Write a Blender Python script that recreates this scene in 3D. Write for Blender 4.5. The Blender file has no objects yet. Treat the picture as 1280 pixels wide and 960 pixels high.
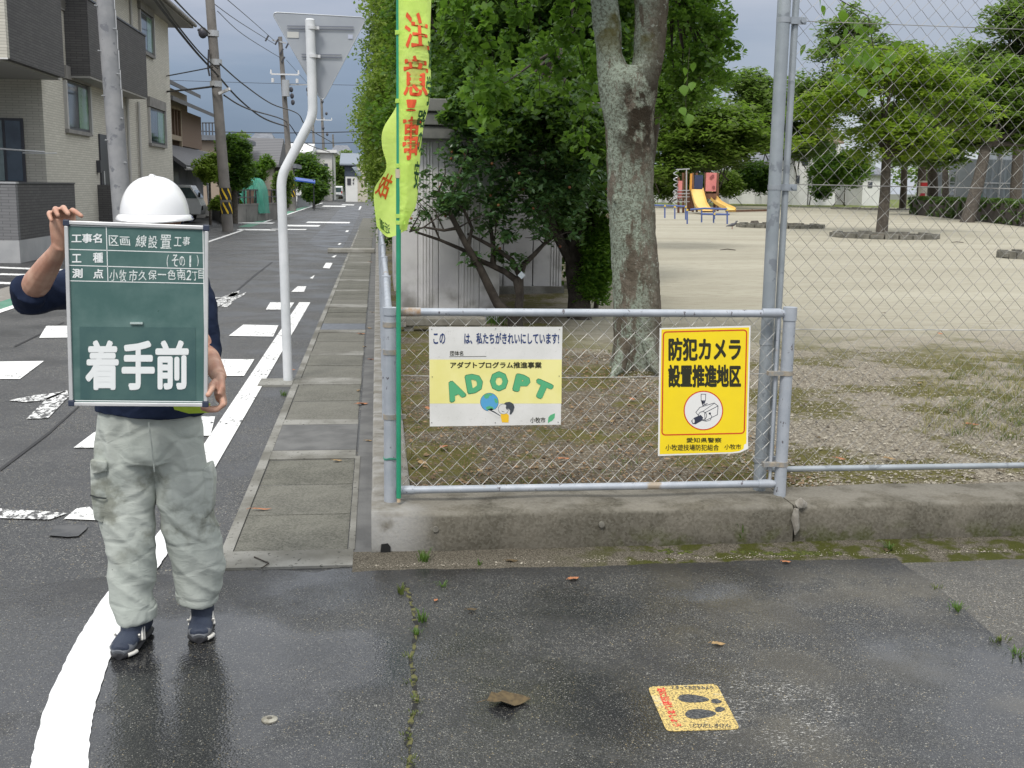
import bpy, math, random
import numpy as np
from mathutils import Vector, Matrix
random.seed(7)
rng = np.random.default_rng(7)
R = math.radians
SC = bpy.context.scene
COL = SC.collection
PI = math.pi

# ------------------------------------------------------------------ camera
F_PX = 1400.0; EYE = 1.70                       # focal length in pixels of a 1280 px wide picture, eye height
def _ray(px, py): return Vector(((px-640.0)/F_PX, -(py-480.0)/F_PX, -1.0))
_y = _ray(471, 232).normalized()                # where the road's parallels meet
_z = -_ray(524, 8510).normalized()              # where the plumb lines meet
_z = (_z - _y*_z.dot(_y)).normalized()
_x = _y.cross(_z)
WM = Matrix((_x, _y, _z))                       # camera space -> world
cam_d = bpy.data.cameras.new('camera')
cam = bpy.data.objects.new('camera', cam_d); COL.objects.link(cam)
cam.matrix_world = Matrix.Translation((0, 0, EYE)) @ WM.to_4x4()
cam_d.sensor_width = 36.0; cam_d.lens = 36.0*F_PX/1280.0
cam_d.clip_start = 0.05; cam_d.clip_end = 4000
SC.camera = cam
SC.render.resolution_x = 1024; SC.render.resolution_y = 768
ORI = Vector((0, 0, EYE))
def G(px, py, z=0.0):                           # a point of a level surface of height z
    d = WM @ _ray(px, py); return ORI + d*((z-EYE)/d.z)
def Q(px, py, Y):                               # a point of the upright plane at distance Y
    d = WM @ _ray(px, py); return ORI + d*(Y/d.y)
def QX(px, py, X):
    d = WM @ _ray(px, py); return ORI + d*(X/d.x)

# ------------------------------------------------------------------ sky, sun, exposure
W = bpy.data.worlds.new('World'); SC.world = W; W.use_nodes = True
nt = W.node_tree; nt.nodes.clear()
def wn(t, **k):
    n = nt.nodes.new(t)
    for a, b in k.items(): setattr(n, a, b)
    return n
SUN_EL, SUN_AZ = 52.0, 205.0
sky = wn('ShaderNodeTexSky', sky_type='NISHITA', sun_disc=False)
sky.sun_elevation = R(SUN_EL); sky.sun_rotation = R(SUN_AZ)
bg1 = wn('ShaderNodeBackground'); bg1.inputs[1].default_value = 0.10
nt.links.new(sky.outputs[0], bg1.inputs[0])
tc = wn('ShaderNodeTexCoord'); sep = wn('ShaderNodeSeparateXYZ'); nt.links.new(tc.outputs['Generated'], sep.inputs[0])
mp = wn('ShaderNodeMapping'); mp.inputs['Scale'].default_value = (2.2, 2.2, 13); nt.links.new(tc.outputs['Generated'], mp.inputs[0])
nz = wn('ShaderNodeTexNoise'); nz.inputs['Scale'].default_value = 1.6; nz.inputs['Detail'].default_value = 7; nz.inputs['Roughness'].default_value = .55
nt.links.new(mp.outputs[0], nz.inputs[0])
def mth(op, a, b, c=None):
    n = wn('ShaderNodeMath', operation=op)
    for i, v in enumerate((a, b, c)):
        if v is None: continue
        if isinstance(v, (int, float)): n.inputs[i].default_value = v
        else: nt.links.new(v, n.inputs[i])
    return n.outputs[0]
zz = mth('MULTIPLY_ADD', nz.outputs[0], 0.11, mth('SUBTRACT', sep.outputs[2], 0.055))
def ramp(fac, stops):
    r = wn('ShaderNodeValToRGB'); cr = r.color_ramp
    while len(cr.elements) < len(stops): cr.elements.new(0.5)
    for e, (p, c) in zip(cr.elements, stops): e.position = p; e.color = (*c, 1)
    nt.links.new(fac, r.inputs[0]); return r.outputs[0]
dark = ramp(zz, [(0, (.075,.115,.185)), (.05, (.095,.135,.21)), (.10, (.155,.195,.27)), (.155, (.28,.30,.36)), (.30, (.70,.73,.78)), (.75, (.98,.99,1.0))])
lite = ramp(zz, [(0, (.34,.37,.42)), (.06, (.37,.40,.44)), (.11, (.25,.275,.33)), (.16, (.30,.32,.37)), (.30, (.70,.73,.78)), (.75, (.98,.99,1.0))])
side = mth('MULTIPLY_ADD', nz.outputs[0], 0.5, mth('MULTIPLY_ADD', sep.outputs[0], 3.6, -0.75))
sidec = wn('ShaderNodeClamp'); nt.links.new(side, sidec.inputs[0])
mx = wn('ShaderNodeMix', data_type='RGBA'); nt.links.new(sidec.outputs[0], mx.inputs[0]); nt.links.new(dark, mx.inputs[6]); nt.links.new(lite, mx.inputs[7])
bg2 = wn('ShaderNodeBackground'); bg2.inputs[1].default_value = 1.0; nt.links.new(mx.outputs[2], bg2.inputs[0])
ms = wn('ShaderNodeMixShader'); ms.inputs[0].default_value = 0.9
nt.links.new(bg1.outputs[0], ms.inputs[1]); nt.links.new(bg2.outputs[0], ms.inputs[2])
wo = wn('ShaderNodeOutputWorld'); nt.links.new(ms.outputs[0], wo.inputs[0])
sd = bpy.data.lights.new('sun', 'SUN'); sd.energy = 1.4; sd.angle = R(14); sd.color = (1, .965, .91)
sun = bpy.data.objects.new('sun', sd); COL.objects.link(sun)
sun_dir = Vector((math.sin(R(SUN_AZ))*math.cos(R(SUN_EL)), math.cos(R(SUN_AZ))*math.cos(R(SUN_EL)), math.sin(R(SUN_EL))))
sun.rotation_euler = sun_dir.to_track_quat('Z', 'Y').to_euler()
SC.view_settings.view_transform = 'Standard'; SC.view_settings.look = 'None'
SC.view_settings.gamma = 1; SC.view_settings.exposure = 0.68
SC.render.engine = 'CYCLES'
SC.cycles.max_bounces = 6; SC.cycles.transparent_max_bounces = 8
SC.cycles.diffuse_bounces = 3; SC.cycles.glossy_bounces = 3
SC.cycles.use_denoising = True

# ------------------------------------------------------------------ materials
MATS = {}
class NT:
    def __init__(s, name):
        s.m = bpy.data.materials.new(name); s.m.use_nodes = True; s.t = s.m.node_tree; s.t.nodes.clear()
        s.out = s.n('ShaderNodeOutputMaterial'); s.p = s.n('ShaderNodeBsdfPrincipled')
        s.t.links.new(s.p.outputs[0], s.out.inputs[0]); s.tc = s.n('ShaderNodeTexCoord'); s.co = s.tc.outputs['Object']
    def world(s): s.co = s.n('ShaderNodeNewGeometry').outputs['Position']
    def n(s, t, **k):
        x = s.t.nodes.new(t)
        for a, b in k.items(): setattr(x, a, b)
        return x
    def put(s, sock, v):
        if isinstance(v, bpy.types.NodeSocket): s.t.links.new(v, sock)
        elif v is not None:
            if isinstance(v, (tuple, list)) and len(v) == 3 and sock.type == 'RGBA': v = (*v, 1)
            sock.default_value = v
    def map(s, scale=(1,1,1), co=None, rot=(0,0,0)):
        m = s.n('ShaderNodeMapping'); m.inputs['Scale'].default_value = scale; m.inputs['Rotation'].default_value = rot
        s.t.links.new(co or s.co, m.inputs[0]); return m.outputs[0]
    def noise(s, scale, detail=4, rough=.55, co=None, dist=0):
        x = s.n('ShaderNodeTexNoise'); x.inputs['Scale'].default_value = scale; x.inputs['Detail'].default_value = detail
        x.inputs['Roughness'].default_value = rough; x.inputs['Distortion'].default_value = dist
        s.t.links.new(co or s.co, x.inputs[0]); return x.outputs[0]
    def vor(s, scale, out='Distance', feature='F1', co=None, rand=1):
        x = s.n('ShaderNodeTexVoronoi', feature=feature); x.inputs['Scale'].default_value = scale; x.inputs['Randomness'].default_value = rand
        s.t.links.new(co or s.co, x.inputs[0]); return x.outputs[out]
    def math(s, op, a, b=0.0, c=None, clamp=False):
        x = s.n('ShaderNodeMath', operation=op, use_clamp=clamp)
        s.put(x.inputs[0], a); s.put(x.inputs[1], b)
        if c is not None: s.put(x.inputs[2], c)
        return x.outputs[0]
    def step(s, v, lo, hi):
        x = s.n('ShaderNodeMapRange'); x.interpolation_type = 'SMOOTHSTEP'
        s.put(x.inputs[0], v); x.inputs[1].default_value = lo; x.inputs[2].default_value = hi; return x.outputs[0]
    def mix(s, f, a, b, mode='MIX'):
        x = s.n('ShaderNodeMix', data_type='RGBA', blend_type=mode); s.put(x.inputs[0], f); s.put(x.inputs[6], a); s.put(x.inputs[7], b); return x.outputs[2]
    def sepc(s, v):
        x = s.n('ShaderNodeSeparateXYZ'); s.put(x.inputs[0], v); return x.outputs
    def bump(s, h, strength=.3, dist=.01, prev=None):
        x = s.n('ShaderNodeBump'); x.inputs['Strength'].default_value = strength; x.inputs['Distance'].default_value = dist
        s.put(x.inputs['Height'], h)
        if prev is not None: s.put(x.inputs['Normal'], prev)
        return x.outputs[0]
    def done(s, color=None, rough=None, metal=None, normal=None, spec=None, alpha=None):
        p = s.p.inputs
        s.put(p['Base Color'], color); s.put(p['Roughness'], rough); s.put(p['Metallic'], metal)
        if normal is not None: s.put(p['Normal'], normal)
        s.put(p['Specular IOR Level'], spec)
        return s.m

def mat(name, c1, c2=None, scale=4, rough=.6, bump=0, bscale=60, metal=0, lo=.35, hi=.65, bdist=.004, spec=.4, c3=None, s3=25, t3=.62):
    if name in MATS: return MATS[name]
    s = NT(name); col = c1
    if c2: col = s.mix(s.step(s.noise(scale, 5), lo, hi), c1, c2)
    if c3: col = s.mix(s.step(s.noise(s3, 4), t3, t3+.05), col, c3)
    nr = s.bump(s.noise(bscale, 4), bump, bdist) if bump else None
    MATS[name] = s.done(col, rough, metal, nr, spec); return MATS[name]

def asphalt(name, base, base2, speck=.9, stone=(.42,.41,.36), tan=(.45,.36,.2), wet=(.3,.6), wetmap=None, dens=150, patch=None):
    s = NT(name)
    big = s.noise(.9, 5); c = s.mix(s.step(big, .35, .68), base, base2)
    fine = s.noise(90, 2, .7); c = s.mix(s.math('MULTIPLY', fine, .55), c, (.012,.012,.013))
    vc = s.vor(dens, 'Color'); vx = s.sepc(vc)
    vd = s.vor(dens, 'Distance')
    cl = s.math('MULTIPLY_ADD', s.noise(2.5, 3), -.10, speck+.06)
    m = s.math('MULTIPLY', s.math('GREATER_THAN', vx[0], cl), s.math('LESS_THAN', vd, .42))
    tone = s.math('MULTIPLY_ADD', vx[2], .75, .22)
    c = s.mix(s.math('MULTIPLY', m, tone), c, s.mix(s.math('GREATER_THAN', vx[1], .70), stone, tan))
    vf = s.vor(dens*2.1, 'Color'); vfx = s.sepc(vf); c = s.mix(s.math('MULTIPLY', s.math('GREATER_THAN', vfx[0], .80), s.math('MULTIPLY', vfx[1], .55)), c, stone)
    c = s.mix(s.math('MULTIPLY', s.math('LESS_THAN', vfx[2], .25), .6), c, (.010,.010,.011))
    mott = s.noise(14, 5, .7); c = s.mix(s.math('MULTIPLY', s.step(mott, .52, .68), .35), c, s.mix(.55, c, (.16,.155,.14)))
    vb = s.vor(dens*.33, 'Color'); vbx = s.sepc(vb); vbd = s.vor(dens*.33, 'Distance')
    m2 = s.math('MULTIPLY', s.math('GREATER_THAN', vbx[0], .972), s.math('LESS_THAN', vbd, .17))
    c = s.mix(s.math('MULTIPLY', m2, s.math('MULTIPLY_ADD', vbx[1], .6, .3)), c, (.55,.53,.48))
    r = s.step(s.noise(1.1, 4), .35, .65)
    if wetmap: r = wetmap(s, r)
    rr = s.n('ShaderNodeMapRange'); s.put(rr.inputs[0], r); rr.inputs[3].default_value = wet[0]; rr.inputs[4].default_value = wet[1]
    c = s.mix(r, s.mix(.45, c, (.008,.009,.011)), c)
    if patch: c = patch(s, c)
    nr = s.bump(s.math('MULTIPLY', s.math('ADD', s.vor(dens*.7), s.math('MULTIPLY', s.noise(40, 3), .8)), s.math('MULTIPLY_ADD', r, .85, .15)), .6, .005)
    return s.done(c, rr.outputs[0], 0, nr, .5)

def leafmat(name, c1, c2, trans=.35, scale=.8, rough=.5, c3=None):
    if name in MATS: return MATS[name]
    s = NT(name)
    geo = s.n('ShaderNodeNewGeometry'); rnd = geo.outputs['Random Per Island']
    c = s.mix(rnd, c1, c2)
    if c3: c = s.mix(s.math('GREATER_THAN', rnd, .9), c, c3)
    c = s.mix(s.step(s.noise(scale, 3), .3, .7), c, s.mix(.4, c, (.015,.03,.01)))
    s.done(c, rough, 0, None, .35)
    tr = s.n('ShaderNodeBsdfTranslucent'); s.put(tr.inputs[0], s.mix(.5, c, (.25,.45,.04), 'MIX'))
    mxs = s.n('ShaderNodeMixShader'); mxs.inputs[0].default_value = trans
    s.t.links.new(s.p.outputs[0], mxs.inputs[1]); s.t.links.new(tr.outputs[0], mxs.inputs[2]); s.t.links.new(mxs.outputs[0], s.out.inputs[0])
    MATS[name] = s.m; return s.m

# ------------------------------------------------------------------ object helpers
def tag(o, label=None, cat=None, group=None, kind=None):
    if label: o['label'] = label
    if cat: o['category'] = cat
    if group: o['group'] = group
    if kind: o['kind'] = kind
    return o
def thing(name, loc, label, cat, group=None):
    o = bpy.data.objects.new(name, None); COL.objects.link(o); o.location = loc; o.empty_display_size = .2
    return tag(o, label, cat, group)
def origin(o):
    v = Vector((0, 0, 0))
    while o is not None: v += o.location; o = o.parent
    return v
def link(name, me, m, parent=None, loc=None):
    o = bpy.data.objects.new(name, me); COL.objects.link(o)
    if m is not None:
        for k in (m if isinstance(m, (list, tuple)) else [m]): me.materials.append(k)
    if parent is not None: o.parent = parent
    if loc is not None: o.location = loc
    return o
class MB:
    def __init__(s): s.v = []; s.f = []; s.mi = []; s.cur = 0
    def add(s, vs, fs):
        b = len(s.v); s.v += [tuple(v) for v in vs]; s.f += [tuple(i+b for i in f) for f in fs]; s.mi += [s.cur]*len(fs); return s
    def box(s, a, b, taper=0):
        x0, y0, z0 = a; x1, y1, z1 = b; t = taper
        vs = [(x0,y0,z0),(x1,y0,z0),(x1,y1,z0),(x0,y1,z0),(x0+t,y0+t,z1),(x1-t,y0+t,z1),(x1-t,y1-t,z1),(x0+t,y1-t,z1)]
        return s.add(vs, [(3,2,1,0),(4,5,6,7),(0,1,5,4),(1,2,6,5),(2,3,7,6),(3,0,4,7)])
    def obox(s, c, sx, sy, sz, rot):      # box centred at c, rotated by matrix
        vs = []
        for z in (-1, 1):
            for x, y in ((-1,-1),(1,-1),(1,1),(-1,1)):
                vs.append(Vector(c) + rot @ Vector((x*sx/2, y*sy/2, z*sz/2)))
        return s.add(vs, [(3,2,1,0),(4,5,6,7),(0,1,5,4),(1,2,6,5),(2,3,7,6),(3,0,4,7)])
    def bar(s, p, q, w, h=None):           # square bar between two points
        p = Vector(p); q = Vector(q); d = q-p; L = d.length; h = h or w
        r = d.to_track_quat('Y', 'Z').to_matrix()
        return s.obox((p+q)/2, w, L, h, r)
    def tube(s, pts, rad, n=8, cap=True, sq=None, ref=None, twist=0):
        pts = [Vector(p) for p in pts]; k = len(pts)
        if not isinstance(rad, (list, tuple)): rad = [rad]*k
        rings = []
        T = []
        for i in range(k):
            d = (pts[min(i+1, k-1)] - pts[max(i-1, 0)]); T.append(d.normalized())
        rf = Vector(ref) if ref else (Vector((0,0,1)) if abs(T[0].z) < .9 else Vector((0,1,0)))
        u = (rf - T[0]*rf.dot(T[0])).normalized()
        for i in range(k):
            if ref: u = Vector(ref)
            u = (u - T[i]*u.dot(T[i])).normalized(); w = T[i].cross(u)
            ra = rad[i]; ru, rw = (ra if isinstance(ra, (tuple, list)) else (ra, ra))
            ring = []
            for j in range(n):
                a = 2*PI*j/n + twist
                ring.append(pts[i] + u*math.cos(a)*ru + w*math.sin(a)*rw)
            rings.append(ring)
        b = len(s.v); s.v += [tuple(v) for r_ in rings for v in r_]
        fs = []
        for i in range(k-1):
            for j in range(n):
                a = b+i*n+j; c = b+i*n+(j+1) % n
                fs.append((a, c, c+n, a+n))
        if cap: fs.append(tuple(b+j for j in reversed(range(n)))); fs.append(tuple(b+(k-1)*n+j for j in range(n)))
        s.f += fs; s.mi += [s.cur]*len(fs); return s
    def disc(s, c, r, n=20, up=(0,0,1), r2=None, a0=0):
        up = Vector(up).normalized(); u = up.orthogonal().normalized(); w = up.cross(u); c = Vector(c)
        return s.add([c+u*math.cos(2*PI*j/n+a0)*r+w*math.sin(2*PI*j/n+a0)*(r2 or r) for j in range(n)], [tuple(range(n))])
    def ball(s, c, r, n=10, m=7):
        rx, ry, rz = r if isinstance(r, (tuple, list)) else (r, r, r)
        vs = []; fs = []
        for i in range(m+1):
            t = PI*i/m
            for j in range(n):
                a = 2*PI*j/n; vs.append((c[0]+rx*math.sin(t)*math.cos(a), c[1]+ry*math.sin(t)*math.sin(a), c[2]+rz*math.cos(t)))
        for i in range(m):
            for j in range(n): fs.append((i*n+j, (i+1)*n+j, (i+1)*n+(j+1) % n, i*n+(j+1) % n))
        return s.add(vs, fs)
    def poly(s, pts, thick=None, up=(0,0,1)):    # flat polygon, optional thickness downward (prism)
        n = len(pts); pts = [Vector(p) for p in pts]
        if not thick: return s.add(pts, [tuple(range(n))])
        dn = [p - Vector(up)*thick for p in pts]
        return s.add(pts+dn, [tuple(range(n)), tuple(reversed(range(n, 2*n)))] + [(i, i+n, (i+1) % n+n, (i+1) % n) for i in range(n)])
    def build(s, name, m, parent=None, smooth=False, base=None, bevel=0, kind=None, label=None, bseg=2):
        me = bpy.data.meshes.new(name)
        o0 = Vector(base) if base is not None else (origin(parent) if parent is not None else Vector((0,0,0)))
        v = [(a[0]-o0.x, a[1]-o0.y, a[2]-o0.z) for a in s.v]
        me.from_pydata(v, [], s.f)
        o = link(name, me, m, parent, o0 if parent is None else None)
        if any(s.mi): me.polygons.foreach_set('material_index', s.mi)
        if smooth: me.polygons.foreach_set('use_smooth', [True]*len(me.polygons))
        if bevel:
            bm_ = o.modifiers.new('bevel', 'BEVEL'); bm_.width = bevel; bm_.segments = bseg; bm_.limit_method = 'ANGLE'; bm_.angle_limit = R(40)
        if smooth is True and not bevel and len(s.f) < 60000:
            try: me.set_sharp_from_angle(angle=R(50))
            except Exception: pass
        if kind: o['kind'] = kind
        if label: o['label'] = label
        return o
def struct(name, m, pts=None, mb=None, z=None, label=None):
    if mb is None: mb = MB().poly(pts)
    o = mb.build(name, m); o['kind'] = 'structure'
    if label: o['label'] = label
    return o

def remeshed(mb, name, m, parent, voxel=.006, disp=None, smooth_it=3, subd=0):
    """fuse overlapping lofts into one continuous skin, then ruffle it"""
    o = mb.build(name+'_src', None, parent)
    r = o.modifiers.new('r', 'REMESH'); r.mode = 'VOXEL'; r.voxel_size = voxel; r.use_smooth_shade = True
    if smooth_it:
        sm = o.modifiers.new('s', 'SMOOTH'); sm.iterations = smooth_it; sm.factor = .6
    dg = bpy.context.evaluated_depsgraph_get()
    me = bpy.data.meshes.new_from_object(o.evaluated_get(dg), depsgraph=dg)
    me.name = name
    bpy.data.objects.remove(o)
    if disp:
        n = len(me.vertices); co = np.empty(n*3); no = np.empty(n*3)
        me.vertices.foreach_get('co', co); me.vertex_normals.foreach_get('vector', no)
        co = co.reshape(-1, 3); no = no.reshape(-1, 3)
        co = co + no*disp(co)[:, None]
        me.vertices.foreach_set('co', co.ravel())
    me.polygons.foreach_set('use_smooth', [True]*len(me.polygons))
    me.materials.clear()
    return link(name, me, m, parent)

_tcache = {}
def glyphs(s, bold=0.0, shear=0.0):
    """outline of a line of writing as 2D vertices and faces, in a unit-height box"""
    key = (s, bold, shear)
    if key in _tcache: return _tcache[key]
    cu = bpy.data.curves.new('t', 'FONT'); cu.body = s; cu.size = 1; cu.resolution_u = 2; cu.fill_mode = 'FRONT'; cu.shear = shear
    o = bpy.data.objects.new('t', cu); COL.objects.link(o)
    dg = bpy.context.evaluated_depsgraph_get()
    me = bpy.data.meshes.new_from_object(o.evaluated_get(dg), depsgraph=dg)
    v = [(a.co.x, a.co.y) for a in me.vertices]; f = [tuple(p.vertices) for p in me.polygons]
    bpy.data.objects.remove(o); bpy.data.curves.remove(cu); bpy.data.meshes.remove(me)
    if not v: v = [(0,0),(1,0),(1,1)]; f = [(0,1,2)]
    if bold:
        V = []; Fc = []; k = 0
        for dx, dy in ((0,0),(bold,0),(-bold,0),(0,bold*.8),(0,-bold*.8),(bold*.7,bold*.6),(-bold*.7,bold*.6),(bold*.7,-bold*.6),(-bold*.7,-bold*.6)):
            b = len(V); V += [(x+dx, y+dy, k*.00012) for x, y in v]; Fc += [tuple(i+b for i in p) for p in f]; k += 1
    else: V = [(x, y, 0) for x, y in v]; Fc = f
    _tcache[key] = (V, Fc); return V, Fc
def write(mb, s, box, fn, bold=0.0, warp=None, keep=False):
    """fit writing into box=(x0,x1,z0,z1); fn(x,z,lift)->world point"""
    V, Fc = glyphs(s, bold)
    xs = [v[0] for v in V]; ys = [v[1] for v in V]
    a, b, c, d = min(xs), max(xs), min(ys), max(ys)
    x0, x1, z0, z1 = box
    pts = []
    for x, y, k in V:
        u = (x-a)/max(b-a, 1e-6); w = (y-c)/max(d-c, 1e-6)
        if warp: u, w = warp(u, w)
        pts.append(fn(x0+(x1-x0)*u, z0+(z1-z0)*w, k))
    mb.add(pts, Fc); return mb
# ------------------------------------------------------------------ the ground
def wet_apron(s, r):
    x = s.sepc(s.co)
    near = s.math('MULTIPLY', s.step(x[0], .35, -.5), s.step(x[1], 4.6, 3.9))
    drift = s.step(s.noise(2.3, 4), .38, .62)
    return s.math('SUBTRACT', r, s.math('MULTIPLY', near, s.math('MULTIPLY_ADD', drift, .5, .55)), clamp=True)
def apron_patch(s, c):
    x = s.sepc(s.co)
    # dusty lighter patch near the kerb and scraped white paint beside the footprint plate
    dust = s.math('MULTIPLY', s.step(s.noise(1.7, 5, .6), .48, .66), s.step(x[0], .6, 1.3))
    c = s.mix(s.math('MULTIPLY', dust, .55), c, (.135,.122,.092))
    bl = s.step(s.noise(3.4, 6, .65), .50, .62); c = s.mix(s.math('MULTIPLY', bl, .45), c, (.018,.0185,.02))
    ed = s.math('MULTIPLY', s.step(x[1], 4.55, 4.85), .6); c = s.mix(ed, c, (.02,.02,.021))
    d = s.n('ShaderNodeVectorMath', operation='DISTANCE'); s.put(d.inputs[0], s.co); d.inputs[1].default_value = (1.28, 3.36, 0)
    ring = s.math('MULTIPLY', s.step(d.outputs['Value'], .36, .22), s.step(d.outputs['Value'], .0, .10))
    sc = s.math('MULTIPLY', ring, s.step(s.noise(70, 5, .8, s.map((.7,1.6,1))), .565, .60))
    c = s.mix(s.math('MULTIPLY', s.math('MULTIPLY', sc, s.step(s.noise(9, 5, .7), .42, .56)), .85), c, (.6,.59,.55))
    return c
M_apron = asphalt('asphalt_apron', (.030,.031,.033), (.052,.052,.050), .84, wet=(.13,.62), wetmap=wet_apron, dens=170, patch=apron_patch)
M_road = asphalt('asphalt_road', (.060,.062,.065), (.088,.088,.089), .88, wet=(.42,.68), dens=110)
M_oldlot = asphalt('asphalt_old', (.125,.118,.103), (.17,.16,.14), .82, wet=(.5,.8), dens=120)
M_lot = asphalt('asphalt_dark_lot', (.030,.031,.036), (.042,.042,.047), .97, wet=(.4,.6), dens=60)

struct('ground', mat('far_ground', (.12,.12,.10), (.09,.10,.06), .05, .9), [(-900,-60,-.05),(900,-60,-.05),(900,1800,-.05),(-900,1800,-.05)])
struct('road', M_road, [(-60,-6,-.004),(-.03,-6,-.004),(-.03,140,-.004),(-60,140,-.004)])
ap = [(-14,-6,0)] + [(x, 4.62+.05*math.sin(x*2.3)+.03*math.sin(x*7.1), 0) for x in [-14+.5*i for i in range(25)]]
ap += [tuple(G(*p)) for p in ((180,716),(240,722),(280,714),(345,712),(395,716),(430,708),(470,705),(500,706),(540,704),(600,706),(660,704),(720,702),(800,700),(860,698),(940,695),(1000,693),(1060,690),(1108,687))]
ap += [tuple(G(*p)) for p in ((1130,706),(1165,728),(1195,752),(1228,782),(1262,808),(1300,836))] + [(3.9,2.2,0),(5.4,-1,0),(6,-6,0)]
struct('apron_pavement', M_apron, ap)
struct('side_pavement', M_oldlot, [(-.03,-6,-.006),(14,-6,-.006),(14,5.04,-.006),(-.03,5.04,-.006)])
# gritty joint along the foot of the wall
s = NT('grit_and_moss'); v = s.vor(260, 'Color'); c = s.mix(s.sepc(v)[0], (.045,.038,.026), (.19,.17,.135))
x = s.sepc(s.co); mo = s.math('MULTIPLY', s.step(s.noise(7, 5, .6), .44, .56), s.step(x[0], .7, 1.3))
c = s.mix(mo, c, s.mix(s.noise(120, 3), (.028,.032,.006), (.085,.09,.015)))
M_grit = s.done(c, .9, 0, s.bump(s.vor(220), .8, .006), .2)
gj = [(-.12,4.80,-.003)] + [(-.12+.1*i, 4.845+.02*math.sin(i*1.7)-.0*i, -.003) for i in range(24)] + [(2.9,4.86,-.003),(2.9,5.04,-.003),(-.03,5.04,-.003),(-.03,5.5,-.003),(-.13,5.5,-.003)]
gmb = MB()
NX = 90
for i in range(NX+1):
    X = -.12+3.5*i/NX
    gmb.v += [(X, 4.72, -.012), (X, 4.865+.012*math.sin(X*4.1+1)+.008*math.sin(X*11.3)+.006*math.sin(X*29.7+2), .004), (X, 4.96, .012+.006*math.sin(X*17)), (X, 5.045, .02)]
    if i: 
        b = len(gmb.v)-8
        for k in range(3): gmb.f.append((b+k, b+4+k, b+5+k, b+1+k)); gmb.mi.append(0)
gmb.build('grit_joint', M_grit, None, True, kind='structure')

# left roadside: green strip, kerbside paving, parking lot
M_green = mat('green_strip_paint', (.07,.22,.15), (.12,.26,.19), 3, .7, .3, 120, c3=(.10,.11,.10), s3=18, t3=.6)
M_white = NT('road_paint_white'); s = M_white
wear = s.math('MULTIPLY', s.step(s.noise(28, 5, .7, s.map((1,.45,1))), .54, .60), s.step(s.noise(1.9, 3), .42, .6))
c = s.mix(s.noise(60, 3), (.74,.74,.72), (.84,.84,.82)); c = s.mix(wear, c, (.09,.09,.09))
M_white = s.done(c, .6, 0, s.bump(s.noise(150, 3), .3, .002), .3)
s = NT('road_paint_worn'); wear = s.step(s.noise(22, 6, .75, s.map((1,.5,1))), .47, .53)
M_whitew = s.done(s.mix(wear, (.72,.72,.70), (.09,.09,.09)), .65, 0, None, .3)
M_whiten = mat('road_paint_fresh', (.86,.86,.86), (.77,.77,.76), 5, .45, .5, 120, c3=(.55,.55,.53), s3=90, t3=.68)
struct('green_kerbside_strip', M_green, [(-5.32,-3,.000),(-4.97,-3,.000),(-4.97,33,.0),(-5.32,33,.0)])
struct('green_kerbside_strip', M_green, [(-5.5,46,.000),(-5.0,46,.000),(-5.15,90,.0),(-5.7,90,.0)])
struct('kerbside_paving', mat('paving', (.20,.185,.165), (.26,.245,.22), 6, .85, .4, 90), [(-5.95,-3,.001),(-5.32,-3,.001),(-5.32,36,.001),(-7.2,41,.001),(-7.3,36,.001),(-5.95,30,.001)])
struct('parking_lot', M_lot, [(-22,14,.0),(-5.95,14,.0),(-5.95,31,.0),(-7.9,46,0),(-22,46,.0)])
def line(pts, name='road_line', m=None, z=.003): return struct(name, m or M_white, [(p[0], p[1], z) for p in pts])
line([(-5.0,-3),(-4.87,-3),(-4.87,43),(-5.0,43)], 'edge_line')
line([(-5.12,52),(-5.0,52),(-5.1,110),(-5.25,110)], 'edge_line')
for a, b in (((0,333.0),(74,338.5)), ((0,352.5),(26,356)), ((66,344),(76,346))):
    p, q = G(*a), G(*b); line([(p.x-1,p.y,0),(q.x,q.y,0),(q.x,q.y+.35,0),(p.x-1,p.y+.35,0)], 'parking_line')
# solid line of the near lane, running out of the picture in a fresh curve
line([(-1.145,5.9),(-.985,5.9),(-.977,16.6),(-1.139,16.6)], 'solid_line')
nl = [(243,593),(214,640),(186,683),(165,707),(131,745),(103,788),(82,826),(60,874),(47,915),(38,958),(30,1010)]
nr = [(264,593),(240,638),(212,686),(199,707),(172,742),(156,778),(139,819),(120,877),(113,915),(110,958),(108,1010)]
cur = MB()
jr = random.Random(5)
def dense(P_):
    out = []
    for i in range(len(P_)-1):
        a_, c_, d_, e_ = [Vector(P_[min(max(i+k, 0), len(P_)-1)]) for k in (-1, 0, 1, 2)]
        for t in np.linspace(0, 1, 9)[:-1]: out.append(.5*((2*c_)+(d_-a_)*t+(2*a_-5*c_+4*d_-e_)*t*t+(-a_+3*c_-3*d_+e_)*t**3))
    return out+[Vector(P_[-1])]
dl, dr_ = dense(nl), dense(nr)
for i in range(len(dl)):
    p, q = G(*dl[i], .005), G(*dr_[i], .005); cur.v += [(p.x+jr.uniform(-.0025,.0025), p.y, .005), (q.x+jr.uniform(-.0025,.0025), q.y, .005)]
    if i: k = len(cur.v)-4; cur.f.append((k, k+1, k+3, k+2)); cur.mi.append(0)
struct('solid_line_fresh_curve', M_whiten, mb=cur)
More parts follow.
